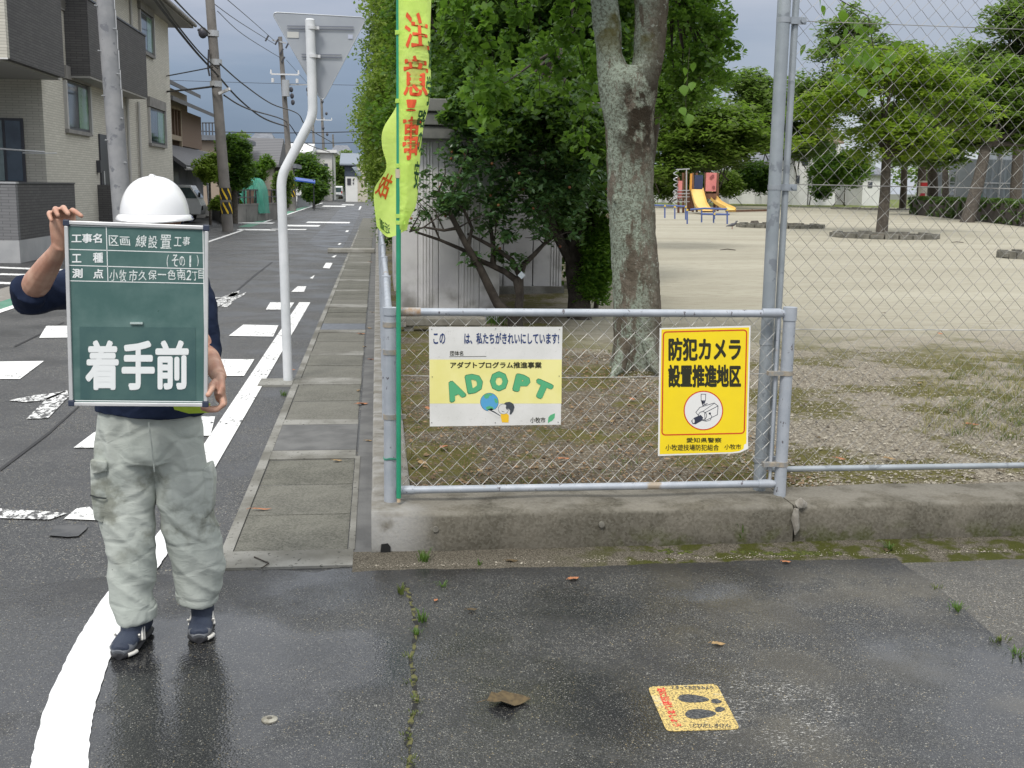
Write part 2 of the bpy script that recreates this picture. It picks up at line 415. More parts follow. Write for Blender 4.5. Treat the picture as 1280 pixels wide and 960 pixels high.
dots = [[(337.8,378),(367.8,378.4),(362,387.2),(332.2,387.2)], [(304,406),(348,406.9),(341.5,421),(286,420)], [(263,449),(318,449.4),(305,470.3),(243,470)],
        [(252,521),(269,521),(263,545),(232,545)], [(372,358),(383,358),(380,365),(364,365)], [(407.5,328.5),(415.8,328.8),(412,335.8),(403.5,335)],
        [(58,407.5),(110,407.5),(94,422),(49,422.5)], [(-20,452.5),(55,451.5),(25,474),(-40,474)], [(392,344.6),(393.5,344),(391,348.5),(387,348)],
        [(120,539),(150,539),(125,560),(92,560)], [(418,319.5),(421,319),(418,322),(414,321.5)], [(433,288),(436,288),(435,290),(431.5,290)], [(424,304),(427,304),(425,306),(422,306)],
        [(450,258),(452,258),(450,262),(448,262)], [(80,649),(96,636),(112,634),(128,651)]]
for d in dots: line([G(*p) for p in d], 'lane_dot')
arrow = [[(10,501),(44,494),(60,492.5),(84,489),(60,500),(34,503)], [(60,497),(84,488),(86,496),(60,523),(33,524)]]
for d in arrow: line([G(*p) for p in d], 'lane_arrow', M_whitew)
line([G(*p) for p in ((0,636),(28,638),(60,640),(84,642),(62,650),(30,649),(0,648))], 'worn_marking', M_whitew)
for d in ([(264,381),(276,372),(300,363),(296,369),(284,377),(272,384)], [(276,384),(281,378),(291,378.5),(288,381),(284,384)], [(283,376),(308,365),(305,369),(288,378)], [(268,371),(276,372),(268,374)], [(284,371),(290,366),(300,366),(292,371)]):
    line([G(*p) for p in d], 'lane_pictogram', M_whitew)
for xa, xb, y, t in ((385,438,277,1.6),(360,401,281,2.0),(340,384,286,1.2),(428,443,255.5,1.0),(405,433,257,1.2),(300,348,286.2,1.6),(283,345,277.6,1.4)):
    p, q, r_ = G(xa,y), G(xb,y+.3), G(xa,y+t)
    line([(p.x,r_.y,0),(q.x,r_.y,0),(q.x,p.y,0),(p.x,p.y,0)], 'stop_line')
for d in ([(262,266),(285,257),(284,260),(264,268)],):
    pass
# repair patch and pavement oddments
struct('iron_cover', mat('old_iron', (.05,.052,.055), (.09,.09,.09), 8, .55, .4, 70), [tuple(G(*p, .004)) for p in ((61,669),(68,657),(96,655),(110,657),(108,661),(98,670),(84,671))])
struct('asphalt_seam', mat('seam', (.02,.02,.021)), [tuple(G(*p, .001)) for p in ((0,585),(60,540),(98,507),(99,508),(62,542),(0,589))])
struct('asphalt_seam', MATS['seam'], [tuple(G(*p, .001)) for p in ((18,432),(60,412),(80,402),(80,403),(60,413.5),(18,434))])
struct('asphalt_seam', MATS['seam'], [tuple(G(*p, .001)) for p in ((296,362),(318,343),(340,327),(341,327.5),(320,344),(297,363.5))])
cw = [(505,728),(511,742),(516,760),(520,778),(519,800),(514,824),(517,850),(521,872),(517,893),(510,920),(513,944),(509,975)]
cb_ = MB(); jr2 = random.Random(9)
def crv(P_): 
    out = []
    for i in range(len(P_)-1):
        for t in np.linspace(0, 1, 7)[:-1]: out.append(Vector(P_[i]).lerp(Vector(P_[i+1]), t)+Vector((jr2.uniform(-1.6,1.6), 0)))
    return out
for i, p_ in enumerate(crv(cw)):
    p = G(*p_, .0016); w_ = jr2.uniform(.003,.012); cb_.v += [(p.x-w_, p.y, .0016), (p.x+w_, p.y, .0016)]
    if i: k = len(cb_.v)-4; cb_.f.append((k, k+1, k+3, k+2)); cb_.mi.append(0)
s = NT('crack_fill'); mm_ = s.step(s.noise(22, 4, .6), .46, .56); M_crk = s.done(s.mix(mm_, (.012,.012,.011), s.mix(s.noise(150, 3), (.05,.055,.012), (.15,.14,.05))), .95)
struct('asphalt_crack', M_crk, mb=cb_)
struct('dark_repair_patch', asphalt('asphalt_repair', (.05,.052,.058), (.062,.064,.07), .97, dens=80), [tuple(G(*p, .000)) for p in ((385,303),(404,285),(424,262),(430,258),(452,257),(449,268),(438,292),(428,310),(394,308))])
struct('driveway_hump', M_lot, [tuple(G(*p, .004)) for p in ((203,278),(216,273.5),(240,271.4),(260,272.5),(276,275.5),(270,282),(205,284))])
kb = MB(); kp = [G(*p, 0) for p in ((203,277.6),(216,273.2),(240,271.2),(260,272.2),(276,275.3))]
for a, b in zip(kp, kp[1:]): kb.bar(a+Vector((0,0,.05)), b+Vector((0,0,.05)), .15, .12)
kb.build('driveway_kerb', mat('kerb_concrete', (.36,.35,.33), (.28,.27,.25), 4, .8), kind='structure')

# ------------------------------------------------------------------ gutter with its lids
M_conc = mat('gutter_concrete', (.13,.125,.105), (.27,.265,.24), 2.2, .85, .5, 110, c3=(.07,.068,.058), s3=40, t3=.62)
s = NT('gutter_lid_concrete'); oi = s.n('ShaderNodeObjectInfo')
c = s.mix(s.step(s.noise(3, 6, .65), .35, .65), (.052,.052,.040), (.108,.106,.085)); c = s.mix(s.math('MULTIPLY', oi.outputs['Random'], .5), c, (.165,.16,.14))
c = s.mix(s.step(s.vor(120, 'Color'), .0, 1.0), c, s.mix(.35, c, (.3,.29,.25)))
M_lid = s.done(c, .8, 0, s.bump(s.noise(150, 3), .4, .003), .3)
gut = thing('gutter', (-.4,5.0,0), None, None); gut['kind'] = 'structure'
M_conc2 = mat('gutter_fill', (.10,.10,.098), (.15,.15,.145), 4, .8, .4, 100)
b = MB(); b.poly([(-.13,5.0,.002),(-.03,5.0,.002),(-.03,60,.002),(-.13,60,.002)]); b.build('gutter_edge', M_conc2, gut)
b = MB(); b.box((-.735,4.98,-.05),(-.68,44,.006)); b.build('gutter_frame', M_conc, gut)
b = MB(); b.box((-.735,44.02,-.05),(-.68,60,.005)); b.box((-.68,37,-.05),(-.13,60,.003)); b.build('gutter_frame', M_lid, gut)
b = MB(); b.box((-.70,4.90,-.05),(-.12,5.13,.008)); b.build('gutter_frame', M_conc, gut)
b = MB(); b.box((-.145,5.13,-.05),(-.115,7.0,.0065)); b.build('gutter_frame', M_conc, gut)
b = MB(); b.box((-.68,5.13,-.06),(-.145,37,-.012)); b.build('gutter_frame', M_conc2, gut)
lid = None
def put_lid(y0, y1, m=M_lid, name='gutter_lid'):
    b = MB(); b.box((-.675,-(y1-y0)/2+.008,-.05),(-.15,(y1-y0)/2-.008,0.0))
    o = b.build(name, m, gut, base=Vector((0,0,0))); 
    for vv_ in o.data.vertices: pass
    o.location = (.4, (y0+y1)/2-5.0, random.uniform(-.001,.004)); o.rotation_euler = (R(random.uniform(-.25,.25)), R(random.uniform(-.3,.3)), 0)
    return o
def band(y0, y1, m=M_conc):
    b = MB(); b.box((-.68,y0,-.05),(-.145,y1,.004)); b.build('gutter_band', m, gut)
for i in range(3): put_lid(5.135+.605*i, 5.135+.605*(i+1))
bands = [(6.96,7.2),(8.02,8.22),(10.0,10.5),(12.2,12.35),(13.1,13.3),(15.6,15.9),(18.1,18.35),(19.9,20.1),(22.0,22.2),(24.2,24.4),(26.5,26.8),(29.2,29.5),(33.0,33.3)]
band(6.955, 7.18); band(7.19, 7.98, M_conc2); band(7.99, 8.16)
y = 8.17
for k in range(1, len(bands)):
    y1 = G(372, [0,482,482,447,433,402,380,362,349,338.5,330,322.5,317][min(k,12)]).y if False else None
ys = [(9.64,9.99),(11.35,11.62),(13.15,13.4),(15.9,16.35),(18.4,18.7),(20.4,20.7),(22.9,23.2),(25.2,25.5),(27.6,27.9),(29.6,29.9)]
y = 8.17
for (a, c_) in ys+[(36.9,37.0)]:
    n = max(1, round((a-y)/.62)); st = (a-y)/n
    for j in range(n):
        if abs(y+st*(j+.5)-13.85) < .3: put_lid(y+st*j, y+st*(j+1), mat('steel_grate', (.13,.14,.16), (.17,.18,.2), 20, .5, metal=.5), 'gutter_grate')
        else: put_lid(y+st*j, y+st*(j+1))
    band(a, c_, M_conc if a < 31 else M_conc2); y = c_
b = MB(); b.box((-1.02,9.58,-.05),(-.735,9.92,.012)); b.build('sign_footing', M_conc, None, kind='structure')
b = MB(); b.box((-1.25,28.9,0),(-.06,29.25,.11)); b.build('kerb_block', mat('old_kerb', (.25,.24,.21), (.33,.32,.29), 5, .85), None, bevel=.02, kind='structure')

# ------------------------------------------------------------------ concrete wall that carries the fence
s = NT('wall_concrete'); s.world(); x = s.sepc(s.co)
c = s.mix(s.step(s.noise(3.2, 6, .6), .35, .65), (.068,.061,.045), (.115,.103,.08))
c = s.mix(s.step(s.noise(9, 6, .7), .55, .7), c, (.055,.050,.036))
c = s.mix(s.math('MULTIPLY', s.step(x[0], .32, .05), s.step(s.noise(6, 4), .30, .5)), c, (.30,.295,.28))
c = s.mix(s.math('MULTIPLY', s.step(x[2], .175, .195), s.step(s.noise(5, 5), .35, .6)), c, (.17,.157,.13))
c = s.mix(s.math('MULTIPLY', s.step(x[0], .9, 1.4), s.math('MULTIPLY', s.step(x[2], .13, .02), s.step(s.noise(11, 5), .45, .6))), c, (.05,.055,.015))
c = s.mix(s.step(s.vor(90, 'Color'), .0, 1.0), c, s.mix(.18, c, (.34,.32,.27)))
M_wall = s.done(c, .88, 0, s.bump(s.math('ADD', s.noise(60, 5, .7), s.math('MULTIPLY', s.noise(8, 4), 1.4)), .5, .008), .25)
wall = thing('fence_base_wall', (1.0,5.1,0), 'low stained concrete wall under the pipe fences at the corner of the park', 'wall')
b = MB()
def wallseg(b, x0, x1, n, y0=5.035, zt=.2, y1=5.42):
    for i in range(n+1):
        X = x0+(x1-x0)*i/n; w = .004*math.sin(X*13)+.003*math.sin(X*31+1); t = .005*math.sin(X*7+2)
        b.v += [(X,y0+.01+w,-.05),(X,y0+w,.03),(X,y0+.008+w,zt-.022),(X,y0+.028+w,zt+t),(X,y1,zt+t),(X,y1,-.05)]
        if i:
            q = len(b.v)-12
            for k in range(5): b.f.append((q+k, q+k+1, q+7+k, q+6+k)[::-1]); b.mi.append(0)
    b.f.append(tuple(len(b.v)-6*(n+1)+k for k in range(6))); b.mi.append(0)
    b.f.append(tuple(len(b.v)-1-k for k in range(6))); b.mi.append(0)
wallseg(b, -.035, 1.998, 40); b.build('wall_section', M_wall, wall, True)
b = MB(); wallseg(b, 2.012, 9, 60, 5.045, .195); b.build('wall_section', M_wall, wall, True)
b = MB(); b.box((-.035,5.425,-.05),(.16,60,.19)); b.build('side_wall_section', M_wall, wall, bevel=.012)
b = MB(); b.poly([(.004,5.031,.0),(.050,5.031,.0),(.053,5.031,.045),(.040,5.031,.062),(.010,5.031,.058)], .004, up=(0,-1,0)); b.build('drain_hole', mat('hole_dark', (.012,.012,.012), rough=.9), wall)
b = MB()
for (X, Z) in ((.262,.125),(1.05,.13)):
    b.tube([(X,5.03,Z),(X,5.045,Z)], .014, 12)
b.build('form_tie_plug', mat('plug', (.13,.12,.10), (.2,.19,.16), 30, .9), wall)
b = MB(); b.tube([(2.005,5.03,.19),(2.0,5.028,.14),(2.012,5.03,.09),(2.006,5.03,.06)], [.012,.02,.016,.004], 7); b.build('mortar_blob', mat('mortar', (.32,.30,.26), (.22,.20,.17), 40, .9, .5, 80), wall, True)
b = MB(); b.tube([(2.02,5.06,.20),(2.035,5.05,.212),(2.06,5.06,.20)], [.02,.028,.015], 7); b.build('mortar_blob', MATS['mortar'], wall, True)

# ------------------------------------------------------------------ park ground
s = NT('park_ground'); x = s.sepc(s.co); X, Y = x[0], x[1]
n1 = s.noise(.5, 5, .6); n2 = s.noise(3, 6, .65)
vcol = s.vor(75, 'Color'); g = s.mix(s.sepc(vcol)[0], (.14,.12,.09), (.38,.34,.27))
gravel = s.mix(s.step(s.noise(30, 5, .7), .3, .7), g, s.mix(.35, g, (.10,.085,.06)))
soil = s.mix(s.step(n2, .35, .65), (.055,.042,.026), (.105,.084,.056)); soil = s.mix(s.math('GREATER_THAN', s.sepc(vcol)[1], .86), soil, (.27,.24,.19))
left = s.step(s.math('MULTIPLY_ADD', n2, .8, X), 3.1, 2.2)
near = s.mix(s.math('MULTIPLY', left, .8), gravel, soil)
moss = s.math('MULTIPLY', s.step(s.noise(1.3, 6, .65), .47, .56), s.step(s.noise(14, 4, .6), .30, .5))
near = s.mix(moss, near, s.mix(s.noise(50, 3), (.055,.052,.012), (.14,.125,.035)))
sand = s.mix(s.step(s.noise(.22, 6, .6, s.map((.35,1.6,1))), .3, .7), (.32,.295,.228), (.41,.385,.305))
sand = s.mix(s.step(s.noise(1.2, 6, .7, s.map((.4,2.0,1))), .55, .75), sand, (.31,.285,.22))
sand = s.mix(s.math('MULTIPLY', s.step(s.noise(5, 7, .75, s.map((.5,1.5,1))), .50, .62), .55), sand, (.26,.235,.175))
sand = s.mix(s.math('MULTIPLY', s.step(s.vor(45), .12, .0), .4), sand, (.16,.13,.1))
yy = s.math('ADD', Y, s.math('MULTIPLY', s.math('SUBTRACT', n2, .5), 4.5))
fs = s.math('MULTIPLY', s.step(yy, 9.0, 13.5), s.step(s.math('SUBTRACT', X, s.math('MULTIPLY', Y, .19)), -.55, .15))
c = s.mix(fs, near, sand)
gr = s.math('MULTIPLY', s.step(Y, 108, 118), 1.0); c = s.mix(gr, c, s.mix(s.noise(2, 4), (.10,.13,.03), (.16,.18,.06)))
M_park = s.done(c, .92, 0, s.bump(s.math('ADD', s.vor(70), s.math('MULTIPLY', s.noise(18, 5), 1.2)), .6, .012), .2)
b = MB()
xs_ = [.16,.6,1.2,2,3,4.5,6.5,9,13,20,32,55,90,150,260]; ys_ = [5.42,5.8,6.4,7.2,8.2,9.5,11,13,16,20,26,35,50,80,115,170,260]
for yv in ys_:
    for xv in xs_:
        b.v.append((xv, yv, .165+ (0.0 if yv < 5.5 else .018*math.sin(xv*2.1+yv*1.3)*min(1, (yv-5.4)/2) + .01*math.sin(xv*5.3-yv*3.7)*(1 if yv < 12 else 0))))
for j in range(len(ys_)-1):
    for i in range(len(xs_)-1):
        q = j*len(xs_)+i; b.f.append((q, q+1, q+1+len(xs_), q+len(xs_))); b.mi.append(0)
b.build('park_ground', M_park, None, True, kind='structure')

# ------------------------------------------------------------------ pipe fences
s = NT('galvanised_pipe'); c = s.mix(s.step(s.noise(9, 5, .65), .35, .7), (.36,.39,.43), (.44,.465,.50)); 
c = s.mix(s.step(s.noise(38, 4, .7, s.map((1,1,.55))), .63, .67), c, (.12,.11,.12)); 
c = s.mix(s.math('MULTIPLY', s.step(s.noise(5, 4), .62, .7), .8), c, (.35,.27,.17))
M_galv = s.done(c, .5, .25, s.bump(s.noise(70, 3), .25, .002), .4)
M_galv2 = mat('galvanised_tall_post', (.30,.33,.35), (.37,.40,.42), 7, .45, .15, 80, metal=.4, c3=(.24,.26,.28), s3=12, t3=.6)
M_wire = mat('galvanised_wire', (.58,.57,.53), (.34,.335,.32), 12, .55, metal=.2)
M_wire2 = mat('weathered_wire', (.18,.175,.165), (.33,.325,.30), 5, .6, metal=.2)
M_rust = mat('rusty_pipe_end', (.30,.20,.12), (.38,.36,.34), 40, .7, .3, 60)
def chain(name, P, x0, x1, z0, z1, m, parent, pw=.078, r=.0015, sag=0):
    """chain link: every wire a zigzag hooked into its neighbours; P(u, z, off) -> point"""
    b = MB(); h = pw/2*1.0; nW = int((x1-x0)/h); nZ = int((z1-z0)/h)
    for i in range(nW):
        pts = []
        for j in range(nZ+1):
            u = x0+h*(i+((i+j) % 2))
            zz_ = z0+(z1-z0)*j/nZ
            o = sag*math.sin(u*3.1)*math.sin(zz_*2.7)
            pts.append(P(u+.003*math.sin(zz_*9+i), zz_+.003*math.sin(u*11), (.003 if (i+j) % 2 else -.003)+o))
        b.tube(pts, r, 3, cap=False)
    o = b.build(name, m, parent, kind='stuff'); return o
FY = 5.25
fA = thing('low_pipe_fence', (1.03,FY,.2), 'low rusty-ended pipe fence facing the camera and carrying the two signs', 'fence')
b = MB(); b.tube([(.055,FY,.19),(.057,FY,1.115)], .030, 20); b.tube([(.057,FY,1.105),(.057,FY,1.14)], .034, 20)
b.build('post', M_galv, fA, True)
b = MB(); b.tube([(2.0,FY,.19),(2.0,FY,1.13)], .030, 20); b.tube([(2.0,FY,1.08),(2.0,FY,1.145)], .034, 20); b.build('post', M_galv, fA, True)
ZT, ZB = Q(740,391,FY).z, Q(740,608.5,FY).z
b = MB(); b.tube([(.19,FY-.0,ZT+.003),(1.88,FY,ZT-.003)], .0185, 16); b.build('rail', M_galv, fA, True)
b = MB(); b.tube([(.09,FY,ZT+.003),(.20,FY,ZT+.003)], .021, 16); b.build('rail_sleeve', M_rust, fA, True)
b = MB(); b.tube([(1.86,FY,ZT),(1.945,FY,ZT),(1.975,FY,ZT-.004)], [.0225,.0225,.016], 16); b.build('rail_sleeve', M_galv, fA, True)
b = MB(); b.tube([(.16,FY,ZB),(1.92,FY,ZB)], .0185, 16); b.build('rail', M_galv, fA, True)
b = MB(); b.tube([(.09,FY,ZB),(.17,FY,ZB)], .0215, 16); b.build('rail_sleeve', M_galv, fA, True)
b = MB(); b.tube([(1.885,FY,ZB),(1.95,FY,ZB),(1.975,FY,ZB)], [.0225,.0225,.014], 16); b.build('rail_sleeve', M_galv, fA, True)
for px, z in ((.056,.93),(.056,.62),(.056,1.06),(2.0,.82),(2.0,.36)):
    b = MB(); b.tube([(px,FY,z-.012),(px,FY,z+.012)], .0335, 18); b.box((px-.004 if px > 1 else px+.03,FY-.012,z-.010),(px+.005 if px > 1 else px+.075,FY+.006,z+.010)) if px < 1 else b.box((px-.10,FY-.03,z-.010),(px-.02,FY+.006,z+.010))
    b.build('clamp', mat('clamp_steel', (.30,.30,.29), (.42,.36,.28), 30, .55, metal=.4), fA)
for xx in (.100, 1.945):
    b = MB(); b.tube([(xx,FY,ZB+.01),(xx,FY,ZT-.01)], .008, 8); b.build('side_rod', M_galv, fA, True)
chain('chain_link_mesh', lambda u, z, o: (u, FY+.012+o, z), .105, 1.945, ZB+.015, ZT-.02, M_wire, fA, sag=.006)
b = MB(); b.tube([(.105,FY+.014,.815),(.6,FY+.014,.80),(1.2,FY+.014,.80),(1.94,FY+.014,.815)], .002, 5); b.build('tension_wire', M_wire, fA)
for X in (.06,):
    b = MB()
    for k in range(3): b.tube([(X+.036*math.cos(a), FY+.036*math.sin(a), .415+.004*math.sin(a*3)+.003*k) for a in [2*PI*i/14 for i in range(15)]], .0015, 4, cap=False)
    b.build('green_tie_wire', mat('green_tie', (.05,.25,.17)), fA)
# tall fence
fB = thing('tall_chain_link_fence', (3.0,5.36,.17), 'tall chain link fence on a thick grey post at the right', 'fence')
b = MB(); b.tube([(1.925,5.34,.17),(1.915,5.34,3.9)], .0315, 24)
b.build('post', M_galv2, fB, True)
for z in (1.72, 2.50, .96, .36):
    b = MB(); b.tube([(1.921,5.34,z-.012),(1.921,5.34,z+.012)], .0342, 24)
    b.build('post_band', mat('band_steel', (.42,.45,.47), (.34,.36,.38), 9, .4, metal=.5), fB, True)
b = MB(); b.tube([(1.982,5.36,.30),(1.985,5.36,3.88)], .0165, 12); b.build('frame_pipe', M_galv2, fB, True)
for z in (1.72, 2.50, .36):
    b = MB(); b.box((1.94,5.33,z-.016),(2.03,5.345,z+.016)); b.tube([(2.012,5.32,z),(2.012,5.352,z)], .012, 8); b.build('bracket', mat('bracket_steel', (.34,.37,.40), (.25,.27,.29), 20, .45, metal=.5), fB)
ZR = Q(1130,584,5.38).z
b = MB(); b.tube([(1.99,5.38,ZR),(6.2,5.38,ZR)], .0155, 14); b.build('rail', M_galv2, fB, True)
chain('chain_link_mesh', lambda u, z, o: (u, 5.385+o, z), 2.0, 6.0, ZR+.01, 3.4, M_wire2, fB, r=.0015, sag=.008)
for z in (2.505, 1.735, 1.02, 3.2):
    b = MB(); b.tube([(2.0,5.378,z),(3.4,5.378,z-.006),(6.0,5.378,z-.002)], .0026 if z < 1.8 else .002, 5); b.build('tension_wire', M_wire if z < 1.2 else M_wire2, fB)
# roadside fence
fC = thing('roadside_pipe_fence', (.055,9,.2), 'pipe fence running back along the gutter beside the road', 'fence')
yy_ = 5.3
for i in range(13):
    Y0 = FY+2.0*i
    if i: b = MB(); b.tube([(.055,Y0,.17),(.055,Y0,1.13)], .030, 12); b.build('post', M_galv, fC, True)
    for z in (ZT-.01, ZB):
        b = MB(); b.tube([(.055+ (0.004 if i % 2 else -.004),Y0+.04,z),(.055,Y0+1.96,z)], .019, 10); b.build('rail', M_galv, fC, True)
    if i < 7: chain('chain_link_mesh', lambda u, z, o: (.066+o, u, z), Y0+.05, Y0+1.95, ZB+.01, ZT-.02, M_wire, fC)
# second low pipe fence segments farther on
fD = thing('far_roadside_fence', (.055,40,.2), 'far stretch of pipe fence beside the road beyond the hedge trees', 'fence')
for i in range(12):
    Y0 = 31.5+2.5*i; b = MB(); b.tube([(.055,Y0,.17),(.055,Y0,1.13)], .03, 8); b.tube([(.055,Y0,1.1),(.055,Y0+2.5,1.1)], .02, 8); b.build('post', M_galv, fD, True)
# ------------------------------------------------------------------ print on signs: flat enamel colours
def flat(name, c, rough=.45, spec=.4): return mat(name, c, rough=rough, spec=spec)
NAVY = flat('print_navy', (.025,.05,.16)); BLACK = flat('print_black', (.03,.03,.015)); GRN = flat('print_green', (.10,.42,.20)); GRND = flat('print_green_edge', (.03,.16,.08))
# ---- sign 1: clean-up programme board
SY = 5.222
sA = thing('adoption_sign', tuple(Q(620,470,SY)), 'white and yellow tin sign with big green letters on the low fence', 'sign')
def a1(u, v, k=0): p = Q(530+u/6.856, 400+v/6.856, SY); return Vector((p.x, SY-.0022-k, p.z))
def fa(u, v, k): return a1(u, -v, k)
def plate(fn, corners, thick, m, parent, name='plate', back=None):
    b = MB(); c = [fn(*p) for p in corners]; b.poly(c[::-1] if False else c, thick, up=(0,-1,0)); return b.build(name, m, parent)
s = NT('enamel_white'); cr = s.step(s.noise(14, 2, .5, dist=1.5), .497, .503); cr2 = s.step(s.noise(14, 2, .5, dist=1.5), .503, .509)
c = s.mix(s.step(s.noise(6, 5), .3, .7), (.66,.655,.62), (.74,.73,.70)); c = s.mix(s.math('MULTIPLY', s.math('MULTIPLY', cr, s.math('SUBTRACT', 1.0, cr2)), .35), c, (.38,.36,.33))
M_enw = s.done(c, .42, 0, s.bump(s.noise(9, 3), .1, .004), .5)
s = NT('enamel_yellow'); c = s.mix(s.step(s.noise(6, 5), .3, .7), (.80,.74,.26), (.86,.80,.34)); M_eny = s.done(c, .42, 0, None, .5)
plate(a1, [(42,58),(1186,58),(1172,896),(50,912)], .003, M_enw, sA)
b = MB(); b.poly([a1(47,338,.0003), a1(1180,338,.0003), a1(1177,715,.0003), a1(49,715,.0003)]); b.build('yellow_band', M_eny, sA)
b = MB(); write(b, 'この', (80,182,-205,-112), lambda x,z,k: fa(x,z,.0006+k), .022)
write(b, 'は、私たちがきれいにしています!', (345,1157,-207,-108), lambda x,z,k: fa(x,z,.0006+k), .03); b.build('lettering', NAVY, sA)
b = MB(); write(b, '団体名', (224,336,-304,-264), lambda x,z,k: fa(x,z,.0006+k), .01)
b.poly([fa(216,-316,.0006), fa(534,-313,.0006), fa(534,-309,.0006), fa(216,-312,.0006)])
write(b, 'アダプトプログラム推進事業', (224,1008,-413,-358), lambda x,z,k: fa(x,z,.0008+k), .03)
write(b, '小牧市', (910,1040,-880,-832), lambda x,z,k: fa(x,z,.0006+k), .012); b.build('lettering', BLACK, sA)
for ch, cx, cy, w, h, rot, sk in (('A',262,602,150,165,-24,0), ('D',432,542,140,160,-10,0), ('O',642,524,150,165,0,0), ('P',838,545,130,150,14,0), ('T',1012,598,150,150,24,0)):
    V, Fc = glyphs(ch, .085); xs = [v[0] for v in V]; ysv = [v[1] for v in V]; ax, bx, ay, by = min(xs), max(xs), min(ysv), max(ysv)
    for grow, m, lift in ((1.06, GRND, .0006), (1.0, GRN, .0022)):
        b = MB(); P_ = []
        for x, y, k in V:
            u = ((x-ax)/(bx-ax)-.5)*w*grow; v = ((y-ay)/(by-ay)-.5)*h*grow; a = R(rot)
            P_.append(a1(cx+u*math.cos(a)-v*-math.sin(a)*-1*-1 if False else cx+u*math.cos(a)+v*math.sin(a), cy-(v*math.cos(a)-u*math.sin(a)), lift+k*.6))
        b.add(P_, Fc); b.build('green_letter' if m is GRN else 'letter_edge', m, sA)
def blob(fn, pts, lift, m, parent, name):
    b = MB(); b.poly([fn(x, y, lift) for x, y in pts]); return b.build(name, m, parent)
def circ(cx, cy, r, n=26, r2=None, a0=0, a1_=2*PI): return [(cx+r*math.cos(a0+(a1_-a0)*i/n), cy+(r2 or r)*math.sin(a0+(a1_-a0)*i/n)) for i in range(n)]
INK = flat('print_ink', (.06,.07,.08))
blob(a1, circ(560,702,79), .0006, INK, sA, 'earth_outline'); blob(a1, circ(560,702,76), .0009, flat('print_sky_blue', (.10,.36,.62)), sA, 'earth')
for pts in ([(515,640),(540,630),(575,630),(590,640),(560,650),(552,668),(535,675),(515,662)], [(530,745),(560,735),(590,745),(600,765),(570,778),(535,765)], [(600,668),(625,678),(634,700),(620,715),(605,700)]):
    blob(a1, pts, .0012, GRN, sA, 'land')
blob(a1, [(652,812),(668,800),(712,802),(727,815),(724,878),(668,876)], .0009, flat('print_orange', (.85,.52,.03)), sA, 'shirt')
blob(a1, [(545,766),(575,755),(612,770),(650,800),(660,822),(640,838),(600,812),(560,790)], .0012, M_enw, sA, 'arm')
blob(a1, [(552,770),(560,764),(600,780),(655,818),(655,824),(598,792)], .0014, INK, sA, 'arm_line')
blob(a1, circ(680,762,45), .0011, INK, sA, 'face_outline'); blob(a1, circ(680,762,42), .0014, M_enw, sA, 'face')
blob(a1, [(682,718),(700,704),(735,700),(764,716),(775,745),(765,780),(745,808),(733,806),(738,775),(722,752),(712,772),(700,752),(704,728)], .0017, INK, sA, 'hair')
blob(a1, [(662,772),(672,782),(690,784),(688,788),(670,786)], .0017, INK, sA, 'smile')
blob(a1, [(1062,868),(1066,832),(1085,812),(1122,798),(1118,838),(1098,862),(1075,872),(1062,885)], .0009, GRN, sA, 'leaf_mark')
b = MB()
for u, v in ((66,78),(614,74),(1160,80),(70,486),(1157,480),(66,878),(610,878),(1148,874)): b.tube([a1(u,v,.0005), a1(u,v,.003)], .0022, 8)
b.build('screw', mat('screw', (.10,.09,.08), rough=.5, metal=.5), sA)
# ---- sign 2: security camera poster
sB = thing('camera_poster', tuple(Q(880,490,SY)), 'yellow poster with a red frame and a round camera picture on the low fence', 'sign')
YEL = mat('print_yellow', (.93,.70,.015), (.88,.66,.02), 5, .4, .15, 12, spec=.5); RED = flat('print_red', (.62,.07,.02)); PW = flat('poster_white', (.78,.77,.74))
def a2(u, v, k=0):
    p = Q(820+u/5.486, 400+v/5.486, SY-.001)
    cl = max(0, (u-560)/80)*max(0, (v-780)/120); return Vector((p.x, SY-.003-k-.012*cl*cl, p.z))
def fb(u, v, k): return a2(u, -v, k)
b = MB(); n = 12
for j in range(n+1):
    for i in range(n+1):
        tu, tv = i/n, j/n; L = 25+(13-25)*tv; Rr = 648+(628-648)*tv; top = 55-17*tu; bot = 932-(22 if tu < .9 else 22+30*(tu-.9)*10)*tu
        u = L+(Rr-L)*tu; v = top+(bot-top)*tv; b.v.append(tuple(a2(u, v, 0)))
for j in range(n):
    for i in range(n): q = j*(n+1)+i; b.f.append((q, q+n+1, q+n+2, q+1)); b.mi.append(0)
k0 = len(b.v); b.v += [(x, y+.002, z) for x, y, z in b.v[:k0]]; b.f += [tuple(reversed([i+k0 for i in f])) for f in b.f[:n*n]]; b.mi += [0]*(n*n)
b.build('sheet', PW, sB, True)
b = MB(); b.v = []; 
for j in range(n+1):
    for i in range(n+1):
        tu, tv = i/n, j/n; L = 37+(24-37)*tv; Rr = 638+(617-638)*tv; top = 64-14*tu; bot = 920-(18 if tu < .9 else 18+30*(tu-.9)*10)*tu
        b.v.append(tuple(a2(L+(Rr-L)*tu, top+(bot-top)*tv, .0005)))
for j in range(n):
    for i in range(n): q = j*(n+1)+i; b.f.append((q, q+n+1, q+n+2, q+1)); b.mi.append(0)
b.build('yellow_field', YEL, sB, True)
